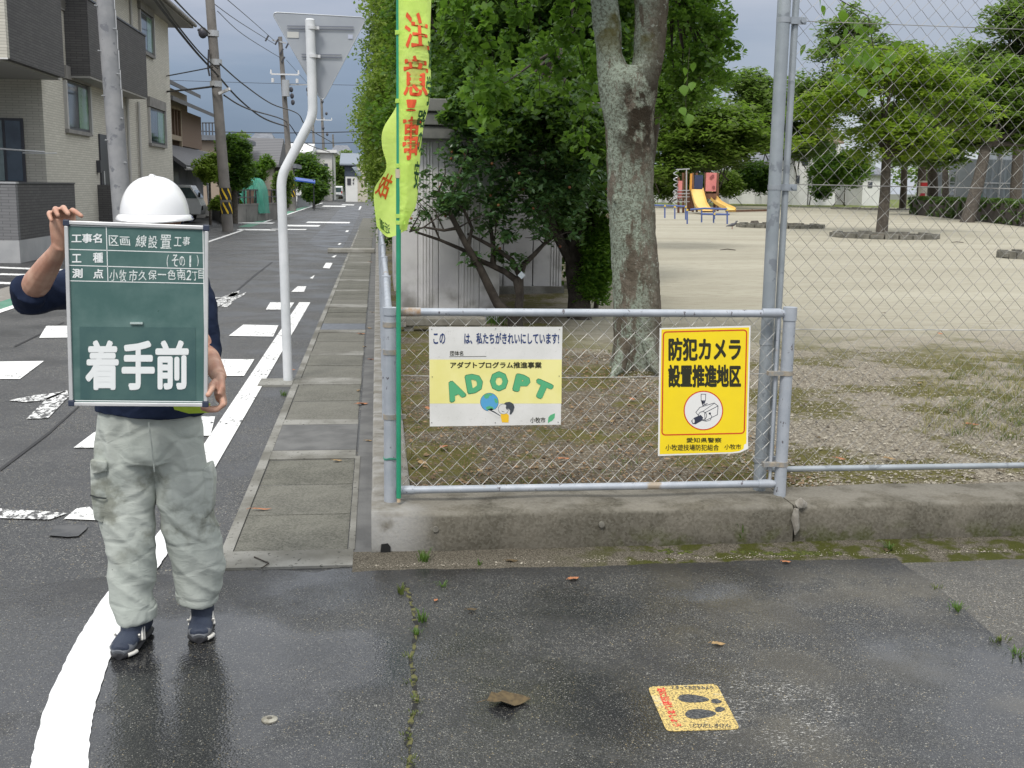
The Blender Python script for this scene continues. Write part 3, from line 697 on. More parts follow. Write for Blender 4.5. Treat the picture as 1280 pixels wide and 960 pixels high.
def strip(b, pts, w, fn, lift, close=True):
    n = len(pts)
    for i in range(n if close else n-1):
        p = Vector(pts[i]); q = Vector(pts[(i+1) % n]); d = (q-p); L = d.length
        if L < 1e-6: continue
        d /= L; nn = Vector((-d.y, d.x))*w/2; p2 = p-d*w*.3; q2 = q+d*w*.3
        b.poly([fn(*(p2+nn), lift+.00004*(i % 2)), fn(*(q2+nn), lift+.00004*(i % 2)), fn(*(q2-nn), lift+.00004*(i % 2)), fn(*(p2-nn), lift+.00004*(i % 2))])
def rr(c, r, n=5):     # rounded corner path through 4 corners
    out = []
    for i in range(4):
        p = Vector(c[i]); a = (Vector(c[i-1])-p).normalized(); d = (Vector(c[(i+1) % 4])-p).normalized()
        for k in range(n+1):
            t = k/n; q = (p+a*r)*(1-t)**2 + p*2*t*(1-t) + (p+d*r)*t*t; out.append(tuple(q))
    return out
b = MB(); strip(b, rr([(50,82),(621,68),(604,776),(40,788)], 26), 9, a2, .0009); b.build('red_frame', RED, sB)
b = MB()
write(b, '防犯カメラ', (84,582,-280,-120), lambda x,z,k: fb(x,z+.0*x,.0009+k), .045)
write(b, '設置推進地区', (82,582,-462,-304), lambda x,z,k: fb(x,z,.0009+k), .05); b.build('headline', BLACK, sB)
b = MB(); write(b, '愛知県警察', (208,448,-840,-806), lambda x,z,k: fb(x,z,.0009+k), .012); b.build('small_print', BLACK, sB); b = MB()
write(b, '小牧遊技場防犯組合', (64,430,-894,-852), lambda x,z,k: fb(x,z,.0009+k), .012); write(b, '小牧市', (468,582,-886,-850), lambda x,z,k: fb(x,z,.0009+k), .012)
b.build('small_print', BLACK, sB)
blob(a2, circ(324,620,136,40), .0008, RED, sB, 'ring'); blob(a2, circ(324,620,128,40), .0011, PW, sB, 'round_field')
BL = flat('print_camera_black', (.04,.045,.07))
b = MB()
strip(b, [(272,632),(300,598),(398,568),(424,588),(420,648),(336,690),(316,686)], 4, a2, .0014)
strip(b, [(332,636),(420,590)], 4, a2, .0015, False); strip(b, [(332,636),(336,690)], 4, a2, .0015, False); strip(b, [(316,628),(400,570)], 3, a2, .0015, False)
strip(b, circ(318,655,28,18), 4, a2, .0015); strip(b, [(364,640),(382,660),(372,684),(345,694),(318,688)], 3, a2, .0016, False)
strip(b, [(308,508),(340,508),(338,552),(308,552)], 4, a2, .0014); strip(b, [(314,556),(320,585),(350,572)], 6, a2, .0014, False)
b.poly([a2(308,555,.0014),a2(338,555,.0014),a2(332,574,.0014),a2(314,574,.0014)])
b.poly([a2(240,690,.0016),a2(262,668,.0016),a2(305,650,.0016),a2(322,668,.0016),a2(312,690,.0016),a2(270,714,.0016),a2(250,712,.0016)])
b.poly([a2(x,y,.0016) for x, y in circ(368,640,8,8)]); b.build('camera_drawing', BL, sB)
blob(a2, circ(256,692,8,12,14), .0019, PW, sB, 'lens')

# ---- footprint plate on the asphalt
fp = thing('footprint_marker', tuple(G(867,884,.003)), 'worn yellow pavement sticker with two black footprints', 'sticker')
def a3(u, v, k=0): p = G(800+u/5.333, 840+v/5.333, .003); return Vector((p.x, p.y, .003+k))
s = NT('sticker_yellow'); w_ = s.step(s.noise(120, 6, .85), .49, .54); c = s.mix(s.math('MULTIPLY', w_, .85), (.66,.49,.17), (.05,.05,.045)); c = s.mix(s.step(s.noise(9, 4), .55, .65), c, s.mix(.35, c, (.75,.7,.5)))
M_sty = s.done(c, .7, 0, s.bump(s.noise(220, 3), .4, .002), .3)
b = MB(); b.poly([a3(x,y) for x, y in rr([(50,98),(510,78),(668,378),(178,394)], 34)][::-1], .002); b.build('sticker_sheet', M_sty, fp)
SDK = mat('sticker_black', (.035,.037,.04), (.10,.10,.095), 90, .7, lo=.45, hi=.6)
def foot(cx, cy, w, h, tilt, name):
    pts = []
    for i in range(28):
        a = 2*PI*i/28; r = 1+.12*math.cos(a)
        u = math.cos(a)*w*r; v = math.sin(a)*h*(1-.18*math.cos(a+0))
        pts.append((cx+u, cy+v+u*tilt))
    blob(a3, pts, .0006, SDK, fp, name)
foot(346,178,104,27,.06,'sole_print'); foot(506,196,36,16,.08,'heel_print'); foot(392,280,104,32,-.02,'sole_print'); foot(530,250,34,18,-.05,'heel_print')
s = NT('sticker_red'); w_ = s.step(s.noise(120, 6, .85), .52, .57); M_str = s.done(s.mix(w_, (.55,.02,.02), (.55,.45,.18)), .7)
b = MB(); 
V, Fc = glyphs('車に注意しましょう', .075); xs = [v[0] for v in V]; zs = [v[1] for v in V]
b.add([a3(112+ (x-min(xs))/(max(xs)-min(xs))*118 + (z-min(zs))/(max(zs)-min(zs))*62 - 8, 110+(x-min(xs))/(max(xs)-min(xs))*258 - (z-min(zs))/(max(zs)-min(zs))*6, .0008+k*.3) for x, z, k in V], Fc); b.build('red_lettering', M_str, fp)
b = MB(); write(b, 'とまって右左をみよう', (215,490,-118,-92), lambda x,z,k: a3(x+ (z+118)*-.3,-z,.0008+k*.3), .03); write(b, 'とびだしきけん', (350,600,-372,-345), lambda x,z,k: a3(x,-z,.0008+k*.3), .03)
b.build('black_lettering', SDK, fp)

# ------------------------------------------------------------------ chalkboard
BY = 3.655
cbd = thing('chalkboard', tuple(Q(173,393,BY)), 'green site chalkboard in an aluminium frame, held up by the worker', 'chalkboard')
def c1(u, v, k=0): p = Q(u/3.2, 220+v/3.2, BY); return Vector((p.x, BY-k, p.z))
s = NT('chalkboard_green'); c = s.mix(s.step(s.noise(7, 6, .6), .35, .7), (.060,.128,.118), (.10,.175,.162)); c = s.mix(s.step(s.noise(26, 3, .5), .73, .8), c, (.02,.06,.05))
c = s.mix(s.math('MULTIPLY', s.step(s.noise(3, 5, .6, s.map((1,1,2.5))), .5, .75), .3), c, (.22,.32,.30)); M_cb = s.done(c, .55, 0, s.bump(s.noise(90, 3), .1, .001), .35)
ALU = mat('board_aluminium', (.60,.60,.60), (.70,.70,.69), 6, .38, .1, 60, metal=.35); CBW = mat('board_white', (.78,.80,.79), rough=.6)
s = NT('chalk'); M_chalk = s.done(s.mix(s.step(s.noise(210, 3, .7), .5, .66), (.72,.76,.74), (.25,.34,.32)), .9)
CR = [(256,176),(836,198),(832,922),(278,918)]
def bil(u, v, k=0):  # board coordinates 0..1
    a, b_, c_, d = [Vector(p) for p in CR]; p = (a*(1-u)+b_*u)*(1-v)+(d*(1-u)+c_*u)*v; return c1(p.x, p.y, k)
b = MB(); b.poly([bil(.005,.005),bil(.995,.005),bil(.995,.995),bil(.005,.995)], .010, up=(0,-1,0)); b.build('board_panel', M_cb, cbd)
for p, q in (((.03,.012),(.975,.012)),((.03,.99),(.975,.99)),((.016,.03),(.016,.97)),((.984,.03),(.984,.97))):
    b = MB(); b.bar(bil(*p,.002), bil(*q,.002), .0115, .0115); b.build('frame_bar', ALU, cbd, bevel=.002)
CNR = mat('corner_plastic', (.035,.045,.075), rough=.45)
for u, v in ((.018,.014),(.982,.014),(.018,.986),(.982,.986)):
    b = MB(); b.obox(bil(u,v,.002), .020, .0145, .020, Matrix.Rotation(R(2.5), 3, 'Y')); b.build('frame_corner', CNR, cbd, bevel=.003)
# board ruling in zoom units
def cl(p, q, w=5): b = MB(); strip(b, [p, q], w, c1, .0006, False); return b
ru = MB()
for p, q in (((268,198),(812,213)),((812,213),(822,903)),((822,903),(290,898)),((290,898),(268,198)),((272,293),(815,308)),((272,357),(816,372)),((275,419),(816,430)),((425,203),(432,422))):
    strip(ru, [p, q], 3.2, c1, .0006 if p[1] in (198,213,903,898) else .0007, False)
ru.build('ruling', CBW, cbd)
b = MB()
f1 = lambda x, z, k: c1(x, -z, .0009+k*.5)
for t, bx in (('工事名', (286,408,-268,-230)), ('工', (288,326,-346,-312)), ('種', (372,413,-347,-306)), ('測', (289,331,-408,-370)), ('点', (373,414,-410,-372))): write(b, t, bx, f1, .03)
b.build('printed_headings', CBW, cbd)
b = MB(); rs = random.Random(3)
def hand(s_, x0, x1, zt, zb):
    n = len(s_); w = (x1-x0)/n
    for i, ch in enumerate(s_):
        j = rs.uniform(-3, 3); sc = rs.uniform(.78, 1.0) if ch not in 'ー一' else .8; h = (zb-zt)*sc*(.25 if ch in 'ー一' else 1); mz = (zb+zt)/2+j
        if ch in 'ー一': h = 5
        sl = rs.uniform(-.12,.12)
        def fnn(x, z, k, a=x0+i*w, sl=sl): return c1(x+(-z-mz)*-sl, -z+ (x-a)*.03, .0009+k*.5)
        nar = w*.32 if ch in '1()' else 0
        write(b, ch, (x0+i*w+w*.08+nar, x0+i*w+w*(.95 if rs.random() > .3 else .82)-nar, -(mz+h/2), -(mz-h/2)), fnn, .012)
hand('区画', 432, 522, 236, 282); hand('線設置', 540, 688, 232, 290); hand('工事', 694, 762, 238, 284)
hand('(その1)', 655, 806, 312, 364); hand('小牧市久保一色南', 436, 744, 372, 420); hand('2丁目', 744, 816, 376, 418)
b.build('chalk_writing', M_chalk, cbd)
b = MB(); b.poly([c1(318,602,.0012),c1(782,606,.0012),c1(784,896,.0012),c1(322,892,.0012)], .001, up=(0,-1,0)); b.build('magnet_sheet', mat('magnet_sheet', (.045,.10,.10), (.07,.135,.125), 7, .4, .1, 20, spec=.5), cbd)
b = MB(); f2 = lambda x, z, k: c1(x, -z, .0024+k)
for t, bx in (('着', (342,476,-856,-656)), ('手', (487,620,-856,-658)), ('前', (622,756,-854,-656))): write(b, t, bx, f2, .040)
b.build('large_lettering', CBW, cbd)
b = MB(); b.bar(c1(522,588,.004), c1(572,588,.004), .008, .006); b.build('clip', mat('clip', (.42,.5,.48), rough=.3), cbd)

# ------------------------------------------------------------------ the worker
PX, PY = -.80, 4.13
per = thing('person', (PX,PY,0), 'worker in white hard hat, navy shirt and pale green cargo trousers holding up a chalkboard', 'person')
def vn(co, sc, seed=0):   # cheap smooth noise for cloth
    x, y, z = co[:,0]*sc+seed, co[:,1]*sc+seed*1.7, co[:,2]*sc
    return (np.sin(x*1.3+2*np.sin(z*1.1+y))+np.sin(y*1.7+1.5*np.sin(x*.9+z*1.3))+np.sin(z*1.9+x*.8+1.3*np.sin(y*2.1)))/3
s = NT('skin'); c = s.mix(s.step(s.noise(18, 4), .3, .7), (.42,.215,.15), (.56,.34,.245)); s.p.inputs['Subsurface Weight'].default_value = .08; s.p.inputs['Subsurface Radius'].default_value = (.01,.004,.002)
M_skin = s.done(c, .5, 0, s.bump(s.noise(220, 4, .7), .35, .0012), .4)
s = NT('work_trousers'); x = s.sepc(s.co)
c = s.mix(s.step(s.noise(4, 5, .6), .3, .7), (.36,.39,.355), (.44,.465,.425))
stain = s.math('MULTIPLY', s.step(s.noise(5.5, 5, .6), .52, .66), s.math('MULTIPLY', s.step(x[2], .25, .45), s.step(x[2], .85, .7)))
c = s.mix(s.math('MULTIPLY', stain, .75), c, (.16,.165,.13)); c = s.mix(s.step(s.noise(34, 3), .74, .78), c, (.12,.13,.11))
cr = s.noise(11, 4, .55, s.map((1.0,1.0,2.2), rot=(.3,.2,0)), dist=1.0)
M_tr = s.done(c, .85, 0, s.bump(s.noise(700, 2), .2, .001, s.bump(s.step(s.vor(6.5, 'Distance', 'DISTANCE_TO_EDGE', s.map((1,1,1.7), rot=(.2,.5,.1))), .0, .16), .30, .012, s.bump(cr, .28, .02))), .2)
M_shirt = NT('navy_shirt'); s = M_shirt; M_shirt = s.done(s.mix(s.noise(8, 4), (.008,.014,.035), (.016,.025,.055)), .85, 0, s.bump(s.noise(600, 2), .2, .001, s.bump(s.noise(10, 4, .5, dist=1), .5, .02)), .2)
# skin body: head, neck, trunk, arms, hands as one fused surface
b = MB()
HC = Vector((-.775,4.10,1.575))
b.ball(HC+Vector((0,.01,.03)), (.073,.092,.098), 20, 14)                                   # cranium
b.tube([HC+Vector((0,-.02,.04)), HC+Vector((0,-.03,-.02)), HC+Vector((0,-.035,-.07)), HC+Vector((0,-.045,-.105))], [(.062,.07),(.066,.066),(.052,.05),(.026,.028)], 16, ref=(0,1,0))
b.ball(HC+Vector((0,-.100,-.022)), (.014,.020,.018), 10, 8)                                # nose
b.tube([HC+Vector((0,-.088,.012)), HC+Vector((0,-.108,-.026))], [.007,.012], 8)
for sx in (-1, 1):
    b.ball(HC+Vector((sx*.076,.012,-.012)), (.011,.02,.032), 8, 6)                         # ears
    b.ball(HC+Vector((sx*.045,-.070,-.03)), (.024,.02,.026), 8, 6)                         # cheeks
b.tube([HC+Vector((-.024,-.094,-.060)), HC+Vector((0,-.101,-.058)), HC+Vector((.024,-.094,-.060))], [.004,.007,.004], 8)
b.tube([HC+Vector((-.05,-.083,.020)), HC+Vector((-.015,-.094,.018)), HC+Vector((.015,-.094,.018)), HC+Vector((.05,-.083,.020))], [.006,.009,.009,.006], 8)
b.tube([(-.775,4.13,1.52),(-.785,4.16,1.36)], [(.054,.058),(.062,.066)], 14, ref=(0,1,0))
b.tube([(-.79,4.17,1.38),(-.79,4.17,1.30),(-.80,4.17,1.1),(-.81,4.17,.92)], [(.07,.13),(.10,.17),(.10,.15),(.11,.15)], 16, ref=(0,1,0))
shR, elR, wrR = Vector((-.965,4.15,1.36)), Vector((-1.165,3.945,1.325)), Vector((-1.003,3.735,1.492))
b.tube([(-.9,4.16,1.34), shR, (shR+elR)/2, elR], [.05,.052,.045,.042], 14)
b.tube([elR, elR+(wrR-elR)*.25, elR+(wrR-elR)*.6, elR+(wrR-elR)*.9, wrR+Vector((.004,-.004,.01))], [.040,.046,.038,.0275,.026], 14)
# raised hand: palm beside and behind the frame, four fingers curled over its corner
b.tube([wrR, wrR+Vector((.008,-.012,.03)), wrR+Vector((.014,-.02,.065)), wrR+Vector((.018,-.026,.092))], [(.018,.027),(.018,.034),(.0175,.039),(.014,.038)], 16, ref=(0,1,0))
kn = [Vector((-1.018,3.722,1.585)), Vector((-.998,3.716,1.594)), Vector((-.976,3.712,1.598)), Vector((-.954,3.712,1.594))]
fing = [([(-.003,-.020,.016),(.004,-.046,.010),(.014,-.062,-.006)],.0085),
        ([(-.002,-.022,.020),(.006,-.052,.017),(.018,-.070,.001)],.0092),
        ([(.002,-.024,.020),(.012,-.054,.018),(.028,-.072,.002)],.0094),
        ([(.006,-.022,.016),(.022,-.050,.012),(.044,-.068,.000)],.0090)]
for k_, (seg, r_) in zip(kn, fing):
    b.tube([k_+Vector((-.001,.004,-.03)), k_] + [k_+Vector(q) for q in seg], [r_*1.15,r_*1.12,r_*1.08,r_,r_*.82], 12); b.ball(k_+Vector(seg[-1]), r_*.84, 10, 8)
b.tube([wrR+Vector((.035,.0,.03)), wrR+Vector((.062,-.012,.045)), wrR+Vector((.082,-.026,.062)), wrR+Vector((.098,-.034,.075))], [.013,.0125,.011,.009], 10); b.ball(wrR+Vector((.098,-.034,.075)), .009, 8, 6)
# lower hand at the bottom right corner
shL, elL, wrL = Vector((-.655,4.15,1.345)), Vector((-.615,4.08,1.10)), Vector((-.528,3.79,1.062))
b.tube([(-.68,4.16,1.34), shL, (shL+elL)/2, elL], [.05,.052,.045,.041], 14)
b.tube([elL, elL+(wrL-elL)*.25, elL+(wrL-elL)*.6, wrL], [.036,.040,.034,.025], 14)
b.tube([wrL, wrL+Vector((.004,-.030,-.020)), wrL+Vector((.008,-.058,-.045)), wrL+Vector((.008,-.072,-.062))], [(.026,.018),(.036,.018),(.038,.018),(.034,.015)], 16, ref=(0,.5,.8))
for i, (dx, dz, L_, r_) in enumerate(((0,.012,.055,.0092),(0,-.004,.062,.0094),(0,-.018,.058,.0090),(0,-.030,.046,.0080))):
    k_ = Vector((-.509-.001*i, 3.722+.016*i-.03, .985+.0*dz)) + Vector((0, .006*i, -.002*i))
    b.tube([wrL+Vector((.006,-.03+.012*i,-.035)), k_+Vector((.004,0,-.002)), k_+Vector((-.016,-.002,-.016)), k_+Vector((-.040,-.002,-.018)), k_+Vector((-.040-L_*.4,-.002,-.012))], [r_*1.2,r_*1.15,r_*1.05,r_,r_*.85], 10)
    b.ball(k_+Vector((-.040-L_*.4,-.002,-.012)), r_*.86, 8, 6)
tb_ = wrL+Vector((-.008,-.04,-.012))
b.tube([tb_, tb_+Vector((-.004,-.045,-.004)), tb_+Vector((-.003,-.082,-.010)), tb_+Vector((-.010,-.101,-.024))], [.014,.0135,.0115,.0095], 10); b.ball(tb_+Vector((-.010,-.101,-.024)), .0095, 8, 6)
# legs inside the trousers, feet inside the shoes
hipL, hipR = Vector((-.875,4.17,.84)), Vector((-.74,4.17,.84))
aL, aR = Vector((-.895,4.12,.10)), Vector((-.680,4.22,.12))
kL, kR = Vector((-.905,4.12,.46)), Vector((-.705,4.16,.47))
for h_, k_, a_ in ((hipL,kL,aL),(hipR,kR,aR)): b.tube([h_+Vector((0,0,.08)), h_, (h_+k_)/2, k_, k_*.6+a_*.4, a_], [.07,.075,.06,.045,.045,.03], 14)
for a_, dx in ((aL,-.035),(aR,.0)): b.tube([a_, a_+Vector((dx*.2,.01,-a_.z+.055)), a_+Vector((dx*.5,-.05,-a_.z+.035)), a_+Vector((dx*.8,-.10,-a_.z+.028))], [.03,.026,.018,.012], 12)
body = remeshed(b, 'body', M_skin, per, .0042, None, 3)
# face details (hidden behind the board from here)
EW, ED = flat('eye_white', (.7,.68,.65)), flat('eye_dark', (.02,.015,.012))
for sx in (-1, 1):
    b = MB(); b.ball(HC+Vector((sx*.031,-.086,-.002)), (.013,.008,.007), 12, 8); b.build('eye', EW, per, True)
    b = MB(); b.ball(HC+Vector((sx*.031,-.093,-.002)), (.0055,.003,.0055), 10, 6); b.build('iris', ED, per, True)
    b = MB(); b.tube([HC+Vector((sx*.015,-.097,.022)), HC+Vector((sx*.033,-.096,.028)), HC+Vector((sx*.05,-.086,.022))], [.003,.004,.002], 6); b.build('eyebrow', ED, per, True)
b = MB(); b.tube([HC+Vector((-.02,-.104,-.060)), HC+Vector((0,-.109,-.060)), HC+Vector((.02,-.104,-.060))], [.002,.005,.002], 8); b.build('lips', mat('lips', (.36,.13,.10), rough=.5), per, True)
b = MB(); b.ball(HC+Vector((0,.025,.035)), (.081,.093,.098), 16, 10); b.build('hair', mat('hair_black', (.012,.010,.009), rough=.6), per, True)
# hard hat
s = NT('hard_hat_white'); M_hat = s.done(s.mix(s.step(s.noise(7, 4), .35, .7), (.80,.80,.80), (.74,.74,.74)), .22, 0, None, .55)
b = MB(); K = 28; M_ = 12; hc = Vector((-.775,4.10,1.578)); 
for i in range(M_+1):
    t = (PI/2)*(i/M_); 
    for j in range(K):
        a = 2*PI*j/K; rx = .117*math.cos(t)**.86 if i < M_ else 0; ry = .140*math.cos(t)**.86 if i < M_ else 0
        rid = 1+.018*max(0, math.cos(a*2-PI))**8*math.sin(t*2)
        b.v.append((hc.x+rx*math.cos(a)*rid, hc.y+ry*math.sin(a), hc.z+.004+.140*math.sin(t)**1.0*(1+.02*max(0, 1-abs(math.cos(a)*4))*math.cos(t))))
for i in range(M_):
    for j in range(K): b.f.append((i*K+j, i*K+(j+1)%K, (i+1)*K+(j+1)%K, (i+1)*K+j)); b.mi.append(0)
b.build('hat_shell', M_hat, per, True)
b = MB()
for i, (g, dz) in enumerate(((1.0,.012),(1.06,.006),(1.10,-.003),(1.09,-.007),(1.02,-.002))):
    for j in range(K):
        a = 2*PI*j/K; fr = max(0, -math.sin(a))**2.2*.032
        b.v.append((hc.x+.119*g*math.cos(a), hc.y+(.142*g)*math.sin(a)-(fr if i in (1,2,3) else 0)*(1 if i > 1 else .4), hc.z+dz-fr*.25*(1 if i in (2,3) else 0)))
for i in range(4):
    for j in range(K): b.f.append((i*K+j, (i+1)*K+j, (i+1)*K+(j+1)%K, i*K+(j+1)%K)); b.mi.append(0)
b.build('hat_brim', M_hat, per, True)
b = MB(); b.tube([hc+Vector((0,-.128,.050)), hc+Vector((0,-.100,.108)), hc+Vector((0,-.03,.146)), hc+Vector((0,.06,.138)), hc+Vector((0,.12,.07))], [(.004,.010),(.006,.014),(.006,.016),(.006,.014),(.004,.010)], 12, ref=(1,0,0)) if False else b.tube([hc+Vector((0,-.120,.052)), hc+Vector((0,-.092,.104)), hc+Vector((0,-.03,.139)), hc+Vector((0,.05,.134)), hc+Vector((0,.11,.08))], [.006,.010,.012,.011,.006], 12); b.build('hat_ridge', M_hat, per, True)
for sx in (-1, 1): b = MB(); b.tube([hc+Vector((sx*.045,-.105,.052)), hc+Vector((sx*.045,-.080,.096)), hc+Vector((sx*.04,-.02,.126)), hc+Vector((sx*.04,.05,.122))], [.003,.006,.007,.004], 8); b.build('hat_ridge', M_hat, per, True)
b = MB(); b.tube([hc+Vector((-.095,-.0,-.01)), HC+Vector((-.07,-.03,-.08)), HC+Vector((-.02,-.06,-.118)), HC+Vector((.02,-.06,-.118)), HC+Vector((.07,-.03,-.08)), hc+Vector((.095,0,-.01))], (.004,.008), 6) if False else b.tube([hc+Vector((-.095,-.0,-.01)), HC+Vector((-.07,-.03,-.08)), HC+Vector((-.02,-.06,-.118)), HC+Vector((.02,-.06,-.118)), HC+Vector((.07,-.03,-.08)), hc+Vector((.095,0,-.01))], .004, 6)
b.build('chin_strap', mat('strap', (.05,.06,.12)), per, True)
b = MB(); b.ball((-.655,4.10,1.575), (.012,.016,.012), 8, 6); b.build('strap_buckle', MATS['strap'], per, True)
# shirt
b = MB()
b.tube([(-.785,4.16,1.455),(-.787,4.165,1.42),(-.79,4.17,1.36),(-.79,4.17,1.22),(-.80,4.17,1.05),(-.825,4.15,.93),(-.828,4.15,.872)], [(.062,.070),(.085,.12),(.115,.165),(.125,.165),(.128,.168),(.148,.190),(.152,.198)], 24, ref=(0,1,0))
b.tube([(-.90,4.17,1.36), shR+Vector((0,0,-.004)), (shR+elR)/2+Vector((-.0,0,-.012)), elR+Vector((-.018,.005,-.012)), elR+Vector((.012,-.045,.020))], [.078,.074,.070,.068,.058], 16)
b.tube([(-.68,4.17,1.36), shL, (shL+elL)/2+Vector((.008,0,0)), elL+Vector((.004,.02,.0)), elL+Vector((.0,-.05,-.012))], [.062,.060,.056,.053,.046], 16)
remeshed(b, 'shirt', M_shirt, per, .007, lambda co: .006*vn(co, 22, 3)+.002*vn(co, 60, 8), 4)
b = MB(); hv = [(216,507),(262,505),(262,516),(236,517),(218,512)]; b.poly([Q(*p,3.93) for p in hv], .012, up=(0,-1,0)); b.build('lime_tag', mat('lime_cloth', (.42,.55,.05), (.36,.48,.04), 30, .8), per)
# trousers
b = MB()
def pr(px, py, Y=4.12): return Q(px, py, Y)
def legloft(rows, Ys):
    pts = []; rad = []
    for (py, l, r_), Y in zip(rows, Ys):
        p, q = Q(l, py, Y), Q(r_, py, Y); w = (q.x-p.x)/2; c_ = (p+q)/2; pts.append(Vector((c_.x, Y+.02, c_.z))); rad.append((min(max(w*.95, .085), .125), w))
    b.tube(pts, rad, 28, ref=(0,1,0))
legloft([(505,122,251),(525,120,251),(545,120,253),(562,123,254),(574,132,246)], [4.13,4.13,4.13,4.13,4.13])
legloft([(535,121,200),(555,119.5,200),(575,119,197),(600,120,194),(630,121,192),(655,124,192),(680,130,193.5),(700,132,194),(725,133,192),(745,137,190),(762,143,191.5),(775,147,192.5)], [4.13,4.13,4.13,4.13,4.12,4.11,4.10,4.10,4.10,4.10,4.09,4.09])
legloft([(535,180,253),(555,182,256),(575,188,260),(600,196,263),(630,197,264),(655,201,267),(680,207,274),(700,212,279),(715,215,279),(730,219,274),(745,221,271),(755,222,269)], [4.13,4.13,4.13,4.13,4.14,4.15,4.16,4.17,4.18,4.18,4.18,4.18])
tz = lambda co: co
def trd(co):
    z = co[:,2]; knee = np.exp(-((z-.42)/.12)**2); low = np.exp(-((z-.2)/.1)**2); hip = np.exp(-((z-.75)/.1)**2)
    fold = np.abs(np.sin((co[:,2]*58+co[:,0]*34+2.5*vn(co, 9, 2))))**.7
    fold2 = np.abs(np.sin(co[:,2]*16-co[:,0]*46+co[:,1]*20+2*vn(co, 8, 5)))**.7
    sk = co.copy(); sk[:,2] += co[:,0]*.8; f3 = 1-np.abs(vn(sk*np.array([.5,.5,1.5]), 12, 11))*2.4; f4 = 1-np.abs(vn(co*np.array([2.0,1,.5]), 16, 17))*2.4
    return .008*vn(co, 7, 1)+.0066*(.05+knee*.9+low)*f3+.0055*(.5+hip)*f4
remeshed(b, 'trousers', M_tr, per, .0062, trd, 9)
b = MB()
for l, r_, py, Y in ((145.5,194,768,4.09),(220.5,271,747,4.18)):
    p, q = Q(l, py, Y), Q(r_, py, Y); w = (q.x-p.x)/2; c_ = (p+q)/2; c_.y = Y+.02
    b.tube([c_+Vector((0,0,-.022)), c_+Vector((0,0,-.018)), c_+Vector((0,0,.024)), c_+Vector((0,0,.028))], [(w*.98,w*.98),(w*1.04,w*1.04),(w*1.06,w*1.06),(w*.98,w*.98)], 28, ref=(0,1,0))
remeshed(b, 'trouser_cuffs', M_tr, per, .005, lambda co: .003*vn(co, 30, 6), 2)
# cargo pockets
for pts, Y, nm in (([(112,578),(132,575),(138,600),(137,642),(128,655),(117,650),(113,620)],4.06,'cargo_pocket'), ([(112,575),(134,577),(134,590),(114,594)],4.04,'pocket_flap'), ([(250,588),(262,582),(267,600),(265,640),(256,650),(250,640)],4.10,'cargo_pocket')):
    b = MB(); b.poly([Q(x_, y_, Y) for x_, y_ in pts], .10 if nm == 'cargo_pocket' else .03, up=(0,-1,0))
    o = b.build(nm, M_tr, per, True, bevel=.008, bseg=3)
b = MB(); b.tube([Q(113,619,4.052), Q(122,622,4.045), Q(133,623,4.045)], .003, 6); b.build('pocket_slit', mat('slit_dark', (.03,.035,.035)), per)
b = MB(); b.tube([Q(186,528,3.985), Q(190,560,3.982), Q(193,590,3.99)], .0025, 6); b.build('fly_seam', M_tr, per, True)
# shoes
SH = mat('shoe_navy', (.022,.03,.052), (.035,.045,.07), 12, .6, .5, 300); SG = mat('shoe_grey', (.10,.11,.125), (.14,.145,.155), 14, .6, .4, 300); SO = mat('sole_dark', (.03,.03,.033)); SWh = mat('shoe_white', (.62,.60,.55), rough=.5)
for (tx, ty, hx, hy) in ((-.935,3.945,-.888,4.20), (-.672,4.07,-.683,4.325)):
    T = Vector((tx,ty,0)); H = Vector((hx,hy,0)); d = (T-H).normalized(); L = (T-H).length; sd_ = Vector((0,0,1)).cross(d).normalized()
    def sp(t, z): return H+d*(L*t)+Vector((0,0,z))
    b = MB()
    prof = [(.0,.045,.030),(.10,.055,.036),(.28,.058,.036),(.50,.048,.040),(.70,.038,.045),(.86,.030,.044),(.96,.026,.032),(1.0,.024,.016)]
    b.tube([sp(t, .022+h_*.62) for t, h_, w_ in prof], [(h_*.78, w_) for t, h_, w_ in prof], 20, ref=(0,0,1))
    b.tube([sp(.30,.05), sp(.34,.09), sp(.33,.13), sp(.32,.165)], [(.060,.036),(.050,.036),(.046,.036),(.044,.036)], 18, ref=tuple(d))
    remeshed(b, 'shoe', SH, per, .004, None, 4)
    b = MB(); b.tube([sp(.50,.05), sp(.47,.11), sp(.44,.19), sp(.42,.23)], [(.050,.040),(.050,.042),(.050,.044),(.046,.042)], 16, ref=tuple(d)); b.build('sock', SH, per, True)
    b = MB(); b.tube([sp(t, .016) for t, h_, w_ in prof], [(.015, w_*1.06) for t, h_, w_ in prof], 20, ref=(0,0,1)); b.build('shoe_sole', SO, per, True)
    b = MB(); b.tube([sp(.76,.040), sp(.90,.036), sp(1.0,.026)], [(.026,.0455),(.024,.044),(.012,.022)], 18, ref=(0,0,1)); b.build('toe_cap', SG, per, True)
    for s_ in (-1, 1):
        b = MB(); 
        for a_, c_ in (((.50,.075),(.60,.035)), ((.60,.035),(.70,.068)), ((.42,.070),(.52,.030))):
            b.bar(sp(a_[0], a_[1])+sd_*s_*.0365*(1.02 if a_[0] > .5 else 1), sp(c_[0], c_[1])+sd_*s_*.047, .007, .006)
        b.build('shoe_stripe', SWh, per)
    b = MB(); b.tube([sp(.955,.016)+sd_*.030, sp(.90,.018)+sd_*.043, sp(.82,.018)+sd_*.0485], .0075, 8); b.build('sole_flash', SWh, per, True)
    b = MB()
    for t in (.40,.47,.54,.61): b.tube([sp(t,.082-.05*(t-.4))-sd_*.020, sp(t+.01,.090-.06*(t-.4)), sp(t,.082-.05*(t-.4))+sd_*.020], .003, 6)
    b.build('shoe_lace', SO, per, True)

